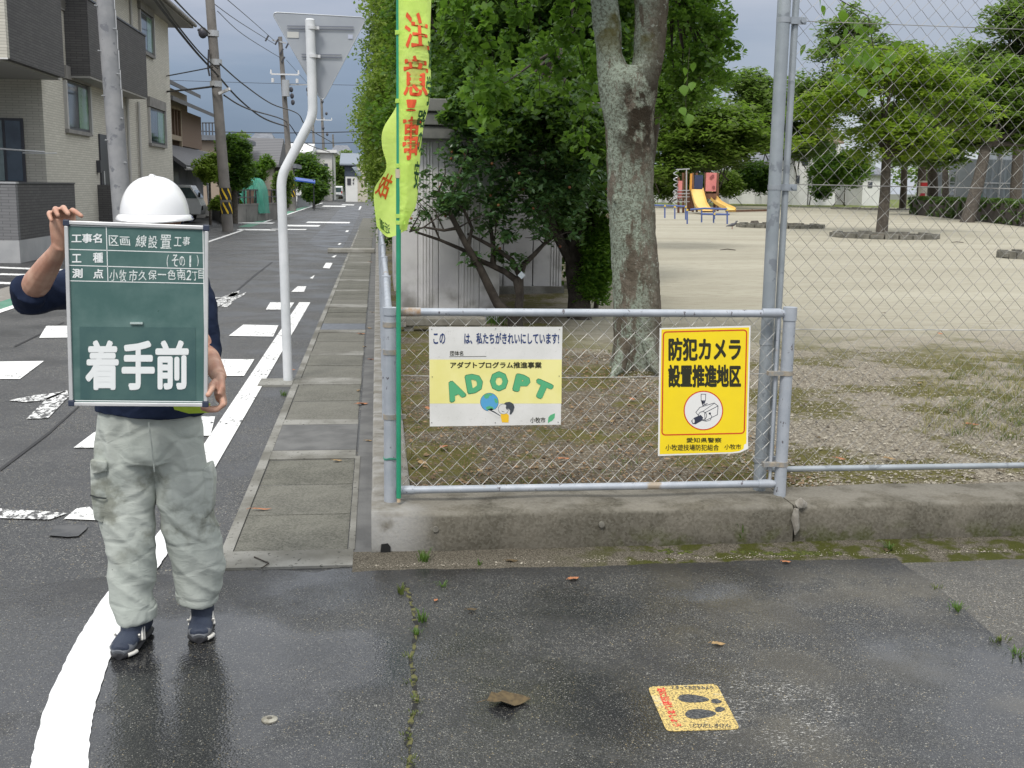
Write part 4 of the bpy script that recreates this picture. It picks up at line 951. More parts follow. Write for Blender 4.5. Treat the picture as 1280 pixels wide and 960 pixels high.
# ------------------------------------------------------------------ banner on a green pole
fl = thing('banner_pole', (.095,5.19,.2), 'green pole with a twisted lime traffic-safety banner tied to the corner post', 'banner')
M_gp = mat('green_pole', (.02,.25,.13), (.03,.30,.17), 5, .35, spec=.5)
b = MB(); b.tube([(.094,5.19,.235),(.098,5.19,1.755)], .0115, 14); b.build('pole', M_gp, fl, True)
b = MB(); b.tube([(.098,5.19,1.755),(.10,5.19,3.35)], .0095, 14); b.build('pole', M_gp, fl, True)
b = MB(); b.tube([(.098,5.19,1.735),(.098,5.19,1.775)], .0145, 14); b.build('pole_joint', mat('joint_beige', (.50,.44,.33)), fl, True)
b = MB(); b.tube([(.094,5.19,.215),(.094,5.19,.24)], .009, 10); b.build('pole_foot', mat('tape_tan', (.50,.38,.25)), fl, True)
rows = [ (3.30,[(.10,5.18,0),(.17,5.16,0),(.25,5.20,0),(.28,5.34,0),(.24,5.50,0)]),
 (2.55,[(.10,5.18,0),(.16,5.155,0),(.236,5.19,-.01),(.24,5.34,-.02),(.17,5.45,-.02)]),
 (2.30,[(.10,5.18,0),(.165,5.15,0),(.242,5.19,-.01),(.22,5.34,-.02),(.15,5.43,-.02)]),
 (2.08,[(.10,5.18,0),(.165,5.15,0),(.238,5.20,0),(.19,5.33,0),(.10,5.38,.0)]),
 (1.97,[(.10,5.18,0),(.155,5.16,0),(.215,5.22,0),(.14,5.33,0),(.035,5.33,-.01)]),
 (1.86,[(.10,5.18,0),(.15,5.16,0),(.197,5.23,0),(.11,5.33,0),(.022,5.31,.02)]),
 (1.76,[(.10,5.18,0),(.145,5.165,0),(.190,5.24,-.01),(.10,5.33,0),(.042,5.29,.02)]),
 (1.66,[(.10,5.18,0),(.14,5.17,-.01),(.180,5.24,-.04),(.07,5.31,-.01),(-.005,5.26,.03)]),
 (1.57,[(.10,5.18,0),(.125,5.18,-.01),(.145,5.23,-.02),(.05,5.29,-.02),(-.010,5.25,.03)]),
 (1.505,[(.10,5.18,0),(.118,5.185,-.005),(.132,5.215,-.005),(.05,5.26,-.04),(-.006,5.24,.01)])]
def cr_(P0, P1, P2, P3, t):
    return [.5*((2*b_)+(-a_+c_)*t+(2*a_-5*b_+4*c_-d_)*t*t+(-a_+3*b_-3*c_+d_)*t**3) for a_, b_, c_, d_ in zip(P0, P1, P2, P3)]
def ctl(i, u):
    z, P_ = rows[i]; n = len(P_)-1; x_ = min(max(u, 0), .9999)*n; k = int(x_); t = x_-k
    g = lambda j: P_[min(max(j, 0), n)]
    q = cr_(g(k-1), g(k), g(k+1), g(k+2), t); return (q[0], q[1], q[2]+z)
ROWV = [0,.40,.53,.65,.715,.775,.83,.885,.94,1.0]
def flag(u, v):
    k = 0
    while k < len(rows)-2 and v > ROWV[k+1]: k += 1
    t = (v-ROWV[k])/(ROWV[k+1]-ROWV[k]); t = min(max(t, 0), 1)
    rp = Vector((.004*math.sin(v*31+2)*u, .016*math.sin(v*44+u*4)*min(1, u*1.6)*(1-.2*u), .0))
    return rp+Vector(cr_(ctl(max(k-1, 0), u), ctl(k, u), ctl(k+1, u), ctl(min(k+2, len(rows)-1), u), t))
def flagn(u, v, off):
    p = flag(u, v); a = flag(min(u+.01, 1), v)-flag(max(u-.01, 0), v); c_ = flag(u, min(v+.01, 1))-flag(u, max(v-.01, 0)); n = a.cross(c_)
    if n.length > 1e-9: n.normalize()
    return p - n*off if (n.y > 0) == (u < .0) else p + n*off
nu, nv = 40, 110; b = MB(); b.v = [tuple(flag(i/nu, j/nv)) for j in range(nv+1) for i in range(nu+1)]
for j in range(nv):
    for i in range(nu): q = j*(nu+1)+i; b.f.append((q, q+1, q+nu+2, q+nu+1)); b.mi.append(0)
s = NT('lime_banner'); tr = s.n('ShaderNodeBsdfTranslucent'); s.put(tr.inputs[0], (.80,.98,.28)); s.done(s.mix(s.step(s.noise(6, 4), .3, .7), (.70,.93,.20), (.76,.95,.28)), .6, 0, s.bump(s.noise(12, 4, .5, dist=1.2), .6, .02), .3)
mxs = s.n('ShaderNodeMixShader'); mxs.inputs[0].default_value = .5; s.t.links.new(s.p.outputs[0], mxs.inputs[1]); s.t.links.new(tr.outputs[0], mxs.inputs[2]); s.t.links.new(mxs.outputs[0], s.out.inputs[0]); M_lime = s.m
o = b.build('banner_cloth', M_lime, fl, True)
FR, FG = flat('banner_red', (.72,.10,.03), .7), flat('banner_green', (.02,.10,.03), .7)
def ftext(t, box, m, name, bold):
    V, Fc = glyphs(t, bold); xs = [v[0] for v in V]; zs = [v[1] for v in V]; a_, b2, c_, d_ = min(xs), max(xs), min(zs), max(zs); u0, u1, v0, v1 = box
    for sgn in (1, -1):
        mb = MB(); mb.add([flagn(u0+(u1-u0)*(x-a_)/(b2-a_), v1-(v1-v0)*(z-c_)/(d_-c_), sgn*(.0022+k*.5)) for x, z, k in V], Fc); mb.build(name, m, fl)
ftext('交', (.12,.42,.30,.385), FR, 'banner_lettering', .022)
ftext('注', (.13,.46,.43,.53), FR, 'banner_lettering', .022)
ftext('意', (.10,.43,.545,.64), FR, 'banner_lettering', .022)
ftext('！', (.14,.30,.65,.675), FR, 'banner_lettering', .022)
ftext('事', (.10,.40,.69,.80), FR, 'banner_lettering', .025)
ftext('通', (.44,.56,.50,.57), FG, 'banner_lettering', .016); ftext('学', (.40,.52,.585,.66), FG, 'banner_lettering', .016)
ftext('路', (.33,.46,.67,.72), FG, 'banner_lettering', .016); ftext('の', (.36,.46,.73,.78), FG, 'banner_lettering', .016); ftext('安', (.34,.44,.80,.86), FG, 'banner_lettering', .016)
ftext('故', (.80,.98,.84,.90), FR, 'banner_lettering', .016); ftext('近道', (.72,.90,.955,.985), FG, 'banner_lettering', .01)
for z in (2.37,2.075,1.79,1.565,1.535):
    b = MB(); b.tube([(.099,5.19,z-.009),(.099,5.19,z+.009)], .0150, 14); b.box((.108,5.177,z-.008),(.128,5.182,z+.008)); b.build('banner_loop', M_lime, fl, True)

# ------------------------------------------------------------------ bent white sign post, seen from behind
sg = thing('road_sign', (-.785,9.82,0), 'back of a triangular road sign on a bent white post', 'road sign')
M_pw = mat('post_white', (.66,.67,.68), (.58,.60,.61), 6, .4, .1, 40); 
P0, P1, P2, P3 = Vector((-.782,9.82,.0)), Vector((-.806,9.82,1.76)), Vector((-.53,9.82,2.27)), Vector((-.543,9.82,3.045))
path = [P0, P0*.5+P1*.5, P1*.94+P0*.06]
for t in (.15,.35,.55,.75,.92): a_ = P1*.94+P0*.06; c_ = P1*.86+P2*.14; path.append(a_*(1-t)**2+P1*2*t*(1-t)+c_*t*t)
path.append(P1*.86+P2*.14)
for t in (0,.25,.5,.75,1.0): a_ = P2*.86+P1*.14; c_ = P2*.90+P3*.10; path.append(a_*(1-t)**2+P2*2*t*(1-t)+c_*t*t)
path.append(P3)
b = MB(); b.tube(path, [.040]*3+[.040]*(len(path)-3), 20); b.build('post', M_pw, sg, True)
b = MB(); b.tube([P3, P3+Vector((0,0,.012))], [.041,.030], 20); b.build('post_cap', M_pw, sg, True)
M_plate = mat('sign_back', (.34,.36,.39), (.40,.42,.44), 2, .42, .1, 8, metal=.35)
pl = rr([tuple(p) for p in [(338,13),(458,20),(404,128)]] + [(404.001,128)], 1) if False else None
def tri_round(c, r, n=6):
    out = []
    for i in range(3):
        p = Vector(c[i]); a_ = (Vector(c[i-1])-p).normalized(); d = (Vector(c[(i+1) % 3])-p).normalized()
        for k in range(n+1): t = k/n; out.append(tuple((p+a_*r)*(1-t)**2+p*2*t*(1-t)+(p+d*r)*t*t))
    return out
tp = tri_round([(339,15),(458.5,22),(403,128)], 9)
b = MB(); b.poly([Q(*p, 9.90) for p in tp], .0025, up=(0,-1,0)); b.build('sign_plate', M_plate, sg)
b = MB(); q_ = [Q(*p, 9.90) for p in tp]; q_.append(q_[0]); b.tube([p+Vector((0,0.0,0)) for p in q_], .0045, 6, cap=False); b.build('plate_rim', mat('rim', (.42,.44,.46), rough=.35, metal=.4), sg, True)
# the painted face on the far side
b = MB(); cen = sum((Vector((*p, 0)) for p in tp), Vector())/len(tp)
b.poly([Q(*p, 9.76)+Vector((0,-.0025-.0016,0)) for p in tp][::1]) if False else b.poly([Q(*p, 9.9025) + Vector((0,.0012,0)) for p in tp][::-1]); b.build('painted_face', flat('sign_red', (.55,.02,.03)), sg)
for (x0_, x1_, yy0) in ((359,442,33.5),(377,427,69)):
    for dy in (-1.2, 2.0):
        b = MB(); b.bar(Q(x0_, yy0+dy, 9.885), Q(x1_, yy0+dy+.8*(x1_-x0_)/50, 9.885), .006, .007); b.build('channel', mat('channel_steel', (.20,.21,.25), rough=.4, metal=.5), sg)
for yy0 in (34.5, 70): 
    p = Q(389.5 if yy0 < 50 else 391, yy0, 9.80); b = MB(); b.tube([p+Vector((0,.015,-.013)), p+Vector((0,.015,.013))], .044, 18); b.box((p.x+.035,p.y+.0,p.z-.012),(p.x+.062,p.y+.05,p.z+.012)); b.build('bracket', ALU, sg, True)
b = MB(); b.poly([Q(359,39.5,9.893), Q(373.5,39.8,9.893), Q(373.5,47.5,9.893), Q(359,47,9.893)], .001, up=(0,-1,0)); b.build('sticker', flat('sticker_pale', (.50,.50,.47)), sg)
b = MB(); b.poly([Q(435,43,9.893), Q(441,43.3,9.893), Q(441,48.5,9.893), Q(435,48.3,9.893)], .001, up=(0,-1,0)); b.build('sticker', flat('sticker_blue', (.45,.48,.58)), sg)
# ------------------------------------------------------------------ foliage
def leaf_mesh(name, clumps, per_, size, m, parent, squash=1.0, up=.5, aspect=.5, spread=None, seed=1, hang=0, fold=.25, cull=None):
    """clumps: array (n,4) centre + radius; every leaf a folded lozenge of two triangles in its own direction"""
    r_ = np.random.default_rng(seed)
    C_ = np.repeat(np.asarray([c[:3] for c in clumps], float), per_, axis=0); Rr = np.repeat(np.asarray([c[3] for c in clumps], float), per_)
    n = len(C_)
    d = r_.normal(size=(n, 3)); d /= np.linalg.norm(d, axis=1)[:, None]; rad = r_.random(n)**.45
    p = C_ + d*(rad*Rr)[:, None]*np.array([1, 1, squash])
    nrm = r_.normal(size=(n, 3)); nrm[:, 2] = np.abs(nrm[:, 2])+up*2; nrm /= np.linalg.norm(nrm, axis=1)[:, None]
    t = r_.normal(size=(n, 3)); t[:, 2] -= hang*3; t -= nrm*(t*nrm).sum(1)[:, None]; t /= np.linalg.norm(t, axis=1)[:, None]
    w = np.cross(nrm, t); s_ = size*(.6+.8*r_.random(n))[:, None]
    a = p - t*s_*.5; b = p + w*s_*.5*aspect*1.0 + nrm*s_*fold*.3; c = p + t*s_*.5; e = p - w*s_*.5*aspect + nrm*s_*fold*.3
    V = np.stack([a, b, c, e], 1).reshape(-1, 3)
    o0 = np.array(origin(parent)) if parent is not None else np.zeros(3)
    V = V-o0
    me = bpy.data.meshes.new(name); me.vertices.add(4*n); me.vertices.foreach_set('co', V.astype(np.float32).ravel())
    idx = np.arange(4*n, dtype=np.int32).reshape(-1, 4)
    tri = np.concatenate([idx[:, [0, 1, 2]], idx[:, [0, 2, 3]]], 1).reshape(-1)
    me.loops.add(len(tri)); me.loops.foreach_set('vertex_index', tri)
    me.polygons.add(2*n); me.polygons.foreach_set('loop_start', np.arange(0, 6*n, 3, dtype=np.int32)); 
    try: me.polygons.foreach_set('loop_total', np.full(2*n, 3, dtype=np.int32))
    except Exception: pass
    me.update(); me.validate()
    o = link(name, me, m, parent); return o
def ell(px, py, rx, ry, Y, dz=None, dep=1.0):
    c = Q(px, py, Y); e = Q(px+rx, py, Y); t = Q(px, py-ry, Y); a = (e-c).length; b_ = (t-c).length
    return (c.x, c.y, c.z, a, a*dep, b_)
def clumps_in(ells, n, cr_rng, seed, shell=.55, low=-.9):
    r_ = np.random.default_rng(seed); vol = np.array([e[3]*e[4]*e[5] for e in ells])**.75; vol /= vol.sum(); out = []
    for e, f in zip(ells, vol):
        k = max(3, int(n*f))
        while k > 0:
            d = r_.normal(size=3); d /= np.linalg.norm(d)
            if d[2] < low: continue
            q = shell+(1-shell)*r_.random()**.6; q *= 1+.12*r_.normal()
            out.append((e[0]+d[0]*e[3]*q, e[1]+d[1]*e[4]*q, e[2]+d[2]*e[5]*q, r_.uniform(*cr_rng))); k -= 1
    return out
BARK = mat('bark_brown', (.055,.046,.037), (.09,.077,.062), 9, .9, .8, 40, bdist=.01)
BARKD = mat('bark_dark', (.035,.028,.022), (.06,.05,.04), 12, .9, .8, 50, bdist=.01)
LF = dict(
 dark=leafmat('leaf_dark', (.030,.080,.020), (.095,.18,.035), .45),
 vine=leafmat('leaf_vine', (.050,.135,.018), (.15,.27,.035), .5),
 lime=leafmat('leaf_lime', (.10,.23,.025), (.17,.31,.04), .5, 3),
 road=leafmat('leaf_road', (.20,.28,.045), (.30,.39,.07), .5, .6),
 zel=leafmat('leaf_zelkova', (.20,.29,.022), (.34,.43,.045), .55, .5),
 zeld=leafmat('leaf_zelkova_dark', (.095,.15,.028), (.17,.235,.048), .5, .4),
 pale=leafmat('leaf_pale', (.14,.205,.06), (.21,.28,.09), .5, .5),
 cam=leafmat('leaf_camellia', (.040,.100,.038), (.095,.18,.062), .22, 3, .3),
 hedge=leafmat('leaf_hedge', (.045,.09,.02), (.09,.14,.035), .3, .6),
 pine=leafmat('leaf_pine', (.018,.055,.016), (.045,.10,.025), .25, .5))
def trunk(parent, base, top, r0, r1, m=BARK, bends=4, seed=1, n=10, name='trunk'):
    rs_ = random.Random(seed); P_ = []; base = Vector(base); top = Vector(top)
    for i in range(bends+1):
        t = i/bends; j = Vector((rs_.uniform(-1,1), rs_.uniform(-1,1), 0))*r0*.5*(1 if 0 < i < bends else 0); P_.append(base.lerp(top, t)+j)
    b = MB(); P_[0] = base; rr_ = [r0*(1.35 if i == 0 else 1)*(1-i/bends)+r1*i/bends for i in range(bends+1)]
    b.tube([base+Vector((0,0,-.1))]+P_, [r0*1.6]+rr_, n); return b.build(name, m, parent, True)
def limbs(parent, start, clumps, n, r0, m, seed, name='limb'):
    rs_ = random.Random(seed); b = MB(); ch = rs_.sample(list(clumps), min(n, len(clumps)))
    for c in ch:
        s_ = Vector(start)+Vector((0,0,rs_.uniform(-.25,.1))*1) if False else Vector(start); e = Vector(c[:3]); mid = s_.lerp(e, .5)+Vector((rs_.uniform(-.1,.1), rs_.uniform(-.1,.1), -.06))*(e-s_).length
        b.tube([s_, s_.lerp(mid, .6)+Vector((0,0,.02)), mid, mid.lerp(e, .55), e], [r0, r0*.75, r0*.5, r0*.3, r0*.12], 5)
    return b.build(name, m, parent, True)
def tree(name, label, base, ells, n, per_, size, leaf, r0=.2, cr=(.3,.6), squash=.6, seed=1, group=None, cat='tree', bark=BARK, top=None, nl=14, up=.6, hang=0, aspect=.55, shell=.55, low=-.9, fork=None):
    base = Vector(base); t = thing(name, tuple(base), label, cat, group)
    cl_ = clumps_in(ells, n, cr, seed, shell, low)
    cz = sum(e[2] for e in ells)/len(ells); cx = sum(e[0] for e in ells)/len(ells); cy = sum(e[1] for e in ells)/len(ells); lowz = min(e[2]-e[5]*.4 for e in ells)
    st = Vector(fork) if fork else Vector((base.x*.5+cx*.5, base.y*.5+cy*.5, max(base.z+.4, lowz)))
    tp = Vector(top) if top else Vector((cx, cy, cz+.2*ells[0][5]))
    b = MB(); b.tube([base+Vector((0,0,-.15)), base, base.lerp(st,.5)+Vector((r0*.2,0,0)), st, st.lerp(tp,.5), tp], [r0*1.5,r0*1.15,r0,r0*.85,r0*.5,r0*.15], 10); b.build('trunk', bark, t, True)
    limbs(t, st, cl_, nl, r0*.45, bark, seed)
    leaf_mesh('crown', cl_, per_, size, LF[leaf], t, squash, up, aspect, seed=seed, hang=hang); return t
PZ = .17
# --- the big lichen-covered tree
big = thing('lichen_tree', (2.23,9.55,PZ), 'tall forked tree with pale lichen on its trunk close behind the low fence', 'tree')
s = NT('lichen_bark'); x = s.sepc(s.co)
c = s.mix(s.step(s.noise(7, 6, .7, s.map((1,1,.5))), .3, .7), (.085,.07,.05), (.17,.145,.115))
li = s.math('MULTIPLY', s.step(s.noise(2.6, 8, .72, s.map((1.6,1.6,.55))), .43, .50), s.step(s.math('SUBTRACT', x[0], s.math('MULTIPLY', x[2], -.02)), .22, -.04))
c = s.mix(li, c, s.mix(s.step(s.noise(45, 5, .7), .45, .6), (.27,.31,.25), (.13,.135,.10)))
c = s.mix(s.math('MULTIPLY', s.step(s.noise(16, 5, .7), .60, .64), .8), c, (.33,.35,.30))
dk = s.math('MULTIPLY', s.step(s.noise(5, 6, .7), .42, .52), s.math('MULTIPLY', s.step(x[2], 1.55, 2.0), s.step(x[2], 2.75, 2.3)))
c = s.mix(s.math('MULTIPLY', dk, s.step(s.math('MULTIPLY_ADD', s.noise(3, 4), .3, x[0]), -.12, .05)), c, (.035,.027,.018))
c = s.mix(s.math('MULTIPLY', s.step(x[2], 2.5, 2.9), s.step(s.noise(2.2, 4), .5, .6)), c, (.085,.075,.02))
M_lich = s.done(c, .92, 0, s.bump(s.math('ADD', s.noise(22, 6, .75), s.math('MULTIPLY', s.noise(70, 4), .5)), .9, .02), .2)
b = MB(); TY = 9.55
def tp_(l, r_, py, Y=TY, dr=0): p, q = Q(l, py, Y), Q(r_, py, Y); return (p+q)/2, (q-p).length/2
rows_ = [(745,846,484),(757,835,470),(764,828,452),(767,826,430),(767,826,390),(766,824,345),(763,820,300),(760,817,240),(758,817,200),(757,817,159),(752,819,130),(749,821,104),(760,815,84)]
P_, R_ = zip(*[tp_(*q) for q in rows_]); b.tube(P_, list(R_), 26)
P_, R_ = zip(*[tp_(*q) for q in [(762,806,175),(752,800,130),(747,790,100),(745,779,71),(742,776,40),(739,772,0),(735,767,-40),(725,758,-90)]]); b.tube(P_, list(R_), 20)
P_, R_ = zip(*[tp_(*q) for q in [(770,812,175),(776,819,130),(784,824,100),(792,829,71),(794,834,35),(792,836,0),(795,840,-40),(806,850,-90)]]); b.tube(P_, list(R_), 20)
P_, R_ = zip(*[tp_(*q) for q in [(815,832,10),(822,842,-15),(842,860,-45)]]); b.tube(P_, list(R_), 14)
for a_ in (-2.4,-.7):
    q_ = G(795,468,PZ)+Vector((0,.12,0)); d_ = Vector((math.cos(a_), math.sin(a_), 0)); b.tube([q_+d_*.12+Vector((0,0,.30)), q_+d_*.20+Vector((0,0,.07)), q_+d_*.30+Vector((0,0,-.01)), q_+d_*.4+Vector((0,0,-.06))], [.07,.06,.035,.02], 8)
for (kx, ky, kr) in ((772,118,.05),(806,150,.045),(770,250,.035),(800,330,.03)): b.ball(tuple(Q(kx,ky,TY-.13)), (kr,kr*.7,kr*1.2), 10, 8)
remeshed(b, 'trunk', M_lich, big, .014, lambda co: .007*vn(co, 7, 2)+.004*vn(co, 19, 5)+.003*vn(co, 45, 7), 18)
tcl = clumps_in([ell(790,-150,230,110,9.7), ell(640,-120,110,90,9.4), ell(900,-90,90,90,9.8)], 190, (.10,.2), 5, .3)
leaf_mesh('crown', tcl, 60, .075, LF['vine'], big, .9, .4, .8, seed=6)
# twigs hanging in front of the sky between the trunk and the tall post
hang_ell = [ell(880,70,46,62,9.9), ell(905,45,30,38,10), ell(860,20,50,25,9.8), ell(840,95,22,45,10.1), ell(900,100,26,20,10.2)]
tt = thing('leafy_branch', tuple(Q(870,40,9.9)), 'leafy branch hanging against the sky right of the lichen trunk', 'branch')
hc_ = clumps_in(hang_ell, 75, (.06,.13), 8, .1); leaf_mesh('leaves', hc_, 42, .055, LF['vine'], tt, 1, .3, .7, seed=9)
limbs(tt, Q(842,-10,9.7), hc_, 18, .012, BARKD, 3, 'twig')
def leafshape(mb, c, L, yaw, tilt, roll=0, Wd=.8, cup=.12, n=5):
    """broad pointed leaf of several faces with a raised blade on each side of the midrib"""
    M = Matrix.Rotation(yaw, 3, 'Z') @ Matrix.Rotation(tilt, 3, 'X') @ Matrix.Rotation(roll, 3, 'Y'); c = Vector(c); vs = []
    for i in range(n+1):
        t = i/n; w = L*Wd*.5*math.sin(PI*min(1, t**.75))*(1-.25*t) if 0 < i < n else 0.0
        y_ = L*(t-.0); z_ = -L*.18*t*t
        vs += [c+M@Vector((-w, y_, z_+cup*w)), c+M@Vector((0, y_, z_)), c+M@Vector((w, y_, z_+cup*w))]
    fs = []
    for i in range(n):
        a = 3*i; fs += [(a, a+1, a+4, a+3), (a+1, a+2, a+5, a+4)]
    mb.add(vs, fs)
# hanging lime-green vine shoot and big leaves near the camera side of the trees
sh = thing('hanging_vine', tuple(Q(858,150,9.0)), 'short shoot of broad yellow-green leaves dangling right of the forked trunk', 'vine')
b = MB(); b.tube([Q(862,60,9.0), Q(859,100,9.0), Q(857,130,9.0), Q(860,158,9.0)], .0022, 5); b.build('stem', BARKD, sh)
for i, (px, py, L, a) in enumerate(((868,78,.075,.4),(856,84,.07,-.6),(860,96,.06,.9),(854,106,.095,-2.9),(866,102,.08,2.6),(851,134,.085,-2.6),(861,142,.105,2.9),(863,122,.03,2.0))):
    b = MB(); leafshape(b, Q(px, py, 9.0), L, a, R(-68+9*(i % 3)), R(25*(i % 2)), .95); b.build('leaf', LF['lime'], sh, True)
tr2 = thing('overhanging_leaves', tuple(Q(1070,30,8.2)), 'big vine leaves drooping behind the top of the tall fence', 'vine')
rs = random.Random(21)
b = MB(); b.tube([Q(1020,-30,8.2), Q(1050,0,8.2), Q(1085,20,8.2), Q(1092,60,8.2), Q(1110,62,8.2)], .004, 5); b.tube([Q(1085,20,8.2), Q(1060,52,8.25), Q(1040,60,8.2)], .003, 5); b.build('stem', BARKD, tr2)
for i in range(46):
    px, py = rs.choice(((1065,20),(1092,45),(1085,75),(1100,60),(1045,5),(1030,55),(1110,85),(1085,110),(1065,75)))
    b = MB(); leafshape(b, Q(px+rs.uniform(-24,24), py+rs.uniform(-18,18), 8.2+rs.uniform(-.25,.25)), rs.uniform(.06,.105), rs.uniform(-3.1,3.1), R(rs.uniform(-75,-20)), rs.uniform(-.5,.5), .9)
    b.build('leaf', LF['lime'] if i % 3 else LF['vine'], tr2, True)
vt = thing('vine_curtain', tuple(Q(650,60,10.5)), 'curtain of broad light green vine leaves hanging in front of the dark trees', 'vine')
b = MB(); vcl = []
for px0, y0_, y1_ in ((612,-20,110),(640,-20,60),(598,60,150),(700,-20,40),(668,-20,120),(586,-20,60),(620,100,150),(725,-10,120),(735,60,190),(700,50,110),(560,-20,50)):
    pts = [Q(px0+8*math.sin(k*1.3+px0), y0_+(y1_-y0_)*k/5, 10.5+.15*math.sin(px0)) for k in range(6)]; b.tube(pts, .003, 4)
    for p in pts:
        for _ in range(2): vcl.append((p.x+rs.uniform(-.08,.08), p.y+rs.uniform(-.1,.1), p.z+rs.uniform(-.08,.08), rs.uniform(.05,.13)))
b.build('stem', BARKD, vt); leaf_mesh('leaves', vcl, 13, .085, LF['lime'], vt, 1, .15, .85, seed=15, hang=.5)

# --- dark evergreen mass behind the shed
tree('ivy_tree', 'dark ivy-clad tree behind the right half of the shed', G(735,352,PZ), [ell(735,60,85,110,17.5), ell(700,180,70,80,17), ell(765,200,40,120,17.5), ell(690,-40,120,60,17.5), ell(735,300,38,70,17.3)], 420, 95, .095, 'dark', .22, (.25,.45), .9, 31, bark=BARKD, nl=26, up=.35, aspect=.7, shell=.35)
tree('ivy_tree', 'dark broadleaf tree rising directly over the shed roof', G(640,350,PZ), [ell(640,40,95,110,18.5), ell(590,110,60,60,18), ell(660,-50,120,60,18.5)], 380, 95, .10, 'dark', .2, (.25,.45), .9, 32, bark=BARKD, nl=26, up=.35, aspect=.7, shell=.35)
tree('ivy_tree', 'dark-stemmed tree standing against the right end of the shed', G(724,398,PZ), [ell(735,150,55,70,13.9), ell(715,235,38,55,13.6), ell(748,250,26,70,13.8), ell(690,110,60,50,14.2), ell(750,320,20,40,13.6), ell(640,120,55,28,13.2)], 380, 80, .075, 'dark', .13, (.15,.32), .9, 37, bark=BARKD, nl=22, up=.35, aspect=.65, shell=.3)
lf_ = thing('shed_creeper', tuple(Q(660,150,12.3)), 'leafy creeper spilling over the roof edge of the shed', 'creeper')
ccl2 = clumps_in([ell(665,140,55,34,12.3), ell(605,132,40,16,12.3), ell(720,165,45,40,12.2), ell(640,172,44,20,12.2), ell(572,150,22,16,12.3)], 230, (.08,.2), 38, .2); leaf_mesh('leaves', ccl2, 60, .075, LF['dark'], lf_, .9, .3, .65, seed=39, hang=.4)
limbs(lf_, Q(700,60,12.6), ccl2, 14, .02, BARKD, 4, 'stem')
tree('ivy_tree', 'dense tree just behind the lime banner and beside the road', (1.45,21.5,PZ), [ell(545,60,60,95,21.5), ell(520,150,45,60,21), ell(560,-30,80,50,21.5), ell(545,220,35,40,21)], 330, 90, .11, 'vine', .2, (.3,.5), .9, 33, bark=BARKD, nl=22, up=.35, aspect=.6, shell=.35)
tree('ivy_tree', 'dark tree behind the right side of the lichen trunk', G(788,305,PZ), [ell(840,50,55,75,27), ell(832,120,22,40,27), ell(858,110,30,35,27), ell(835,-20,60,50,27), ell(880,60,24,40,27)], 240, 85, .13, 'vine', .22, (.35,.6), .8, 34, bark=BARKD, nl=20, up=.4, aspect=.6, shell=.4)
rbx = [(1.0,27.5,'yellow-green roadside tree leaning over the gutter beyond the banner',[ell(487,150,38,55,27.5), ell(500,90,40,60,28), ell(478,215,20,35,27.5), ell(500,20,42,40,28)],'road'),
       (1.0,36,'loose grey-green roadside tree reaching highest against the sky',[ell(495,50,36,60,36), ell(478,90,18,40,36), ell(500,-20,40,40,36), ell(490,130,30,40,36)],'pale'),
       (.9,45,'light green roadside tree second farthest along the fence',[ell(474,150,22,38,45), ell(476,190,16,30,45), ell(484,230,14,26,45), ell(484,120,26,30,45)],'road'),
       (.9,62,'small farthest roadside tree near the end of the street',[ell(478,215,10,20,62), ell(474,190,14,20,62), ell(484,196,16,24,62)],'pale')]
for i, (X, Y, lb, es, lf) in enumerate(rbx): tree('roadside_tree', lb, (X, Y, PZ), es, 230, 75, .10+.02*i, lf, .14, (.3+.05*i,.55+.1*i), .7, 50+i, nl=14, shell=.4, hang=.4, up=.3)
tree('shrub', 'low dark bush at the foot of the roadside trees behind the banner', (1.1,24,PZ), [ell(500,262,22,32,24), ell(486,285,10,22,23)], 60, 80, .08, 'dark', .04, (.15,.3), .9, 61, cat='shrub', nl=5)
# variegated bush and undergrowth to the left of the lichen trunk
tree('undergrowth_bush', 'leafy bush with pale flower sprays tucked against the lichen trunk', G(745,385,PZ), [ell(748,330,22,48,13.2), ell(762,270,15,40,13.2), ell(735,365,20,20,13.2)], 110, 90, .05, 'vine', .03, (.08,.18), .9, 62, cat='shrub', nl=10, shell=.2)
fw = thing('flower_spray', tuple(Q(770,275,12.9)), 'spray of cream and red flowers left of the lichen trunk', 'flowers'); petal_c = [(*Q(768+rs.uniform(-10,6), 268+rs.uniform(-16,18), 12.85), .05) for _ in range(9)]
leaf_mesh('petals', petal_c, 9, .045, mat('petal_cream', (.70,.62,.45), (.62,.50,.36), 30), fw, 1, .1, .7, seed=3); leaf_mesh('red_petals', [(*Q(764,252,12.85), .04), (*Q(775,300,12.85), .03), (*Q(760,215,12.85), .03)], 7, .04, mat('petal_red', (.45,.06,.02)), fw, 1, .1, .7, seed=4)

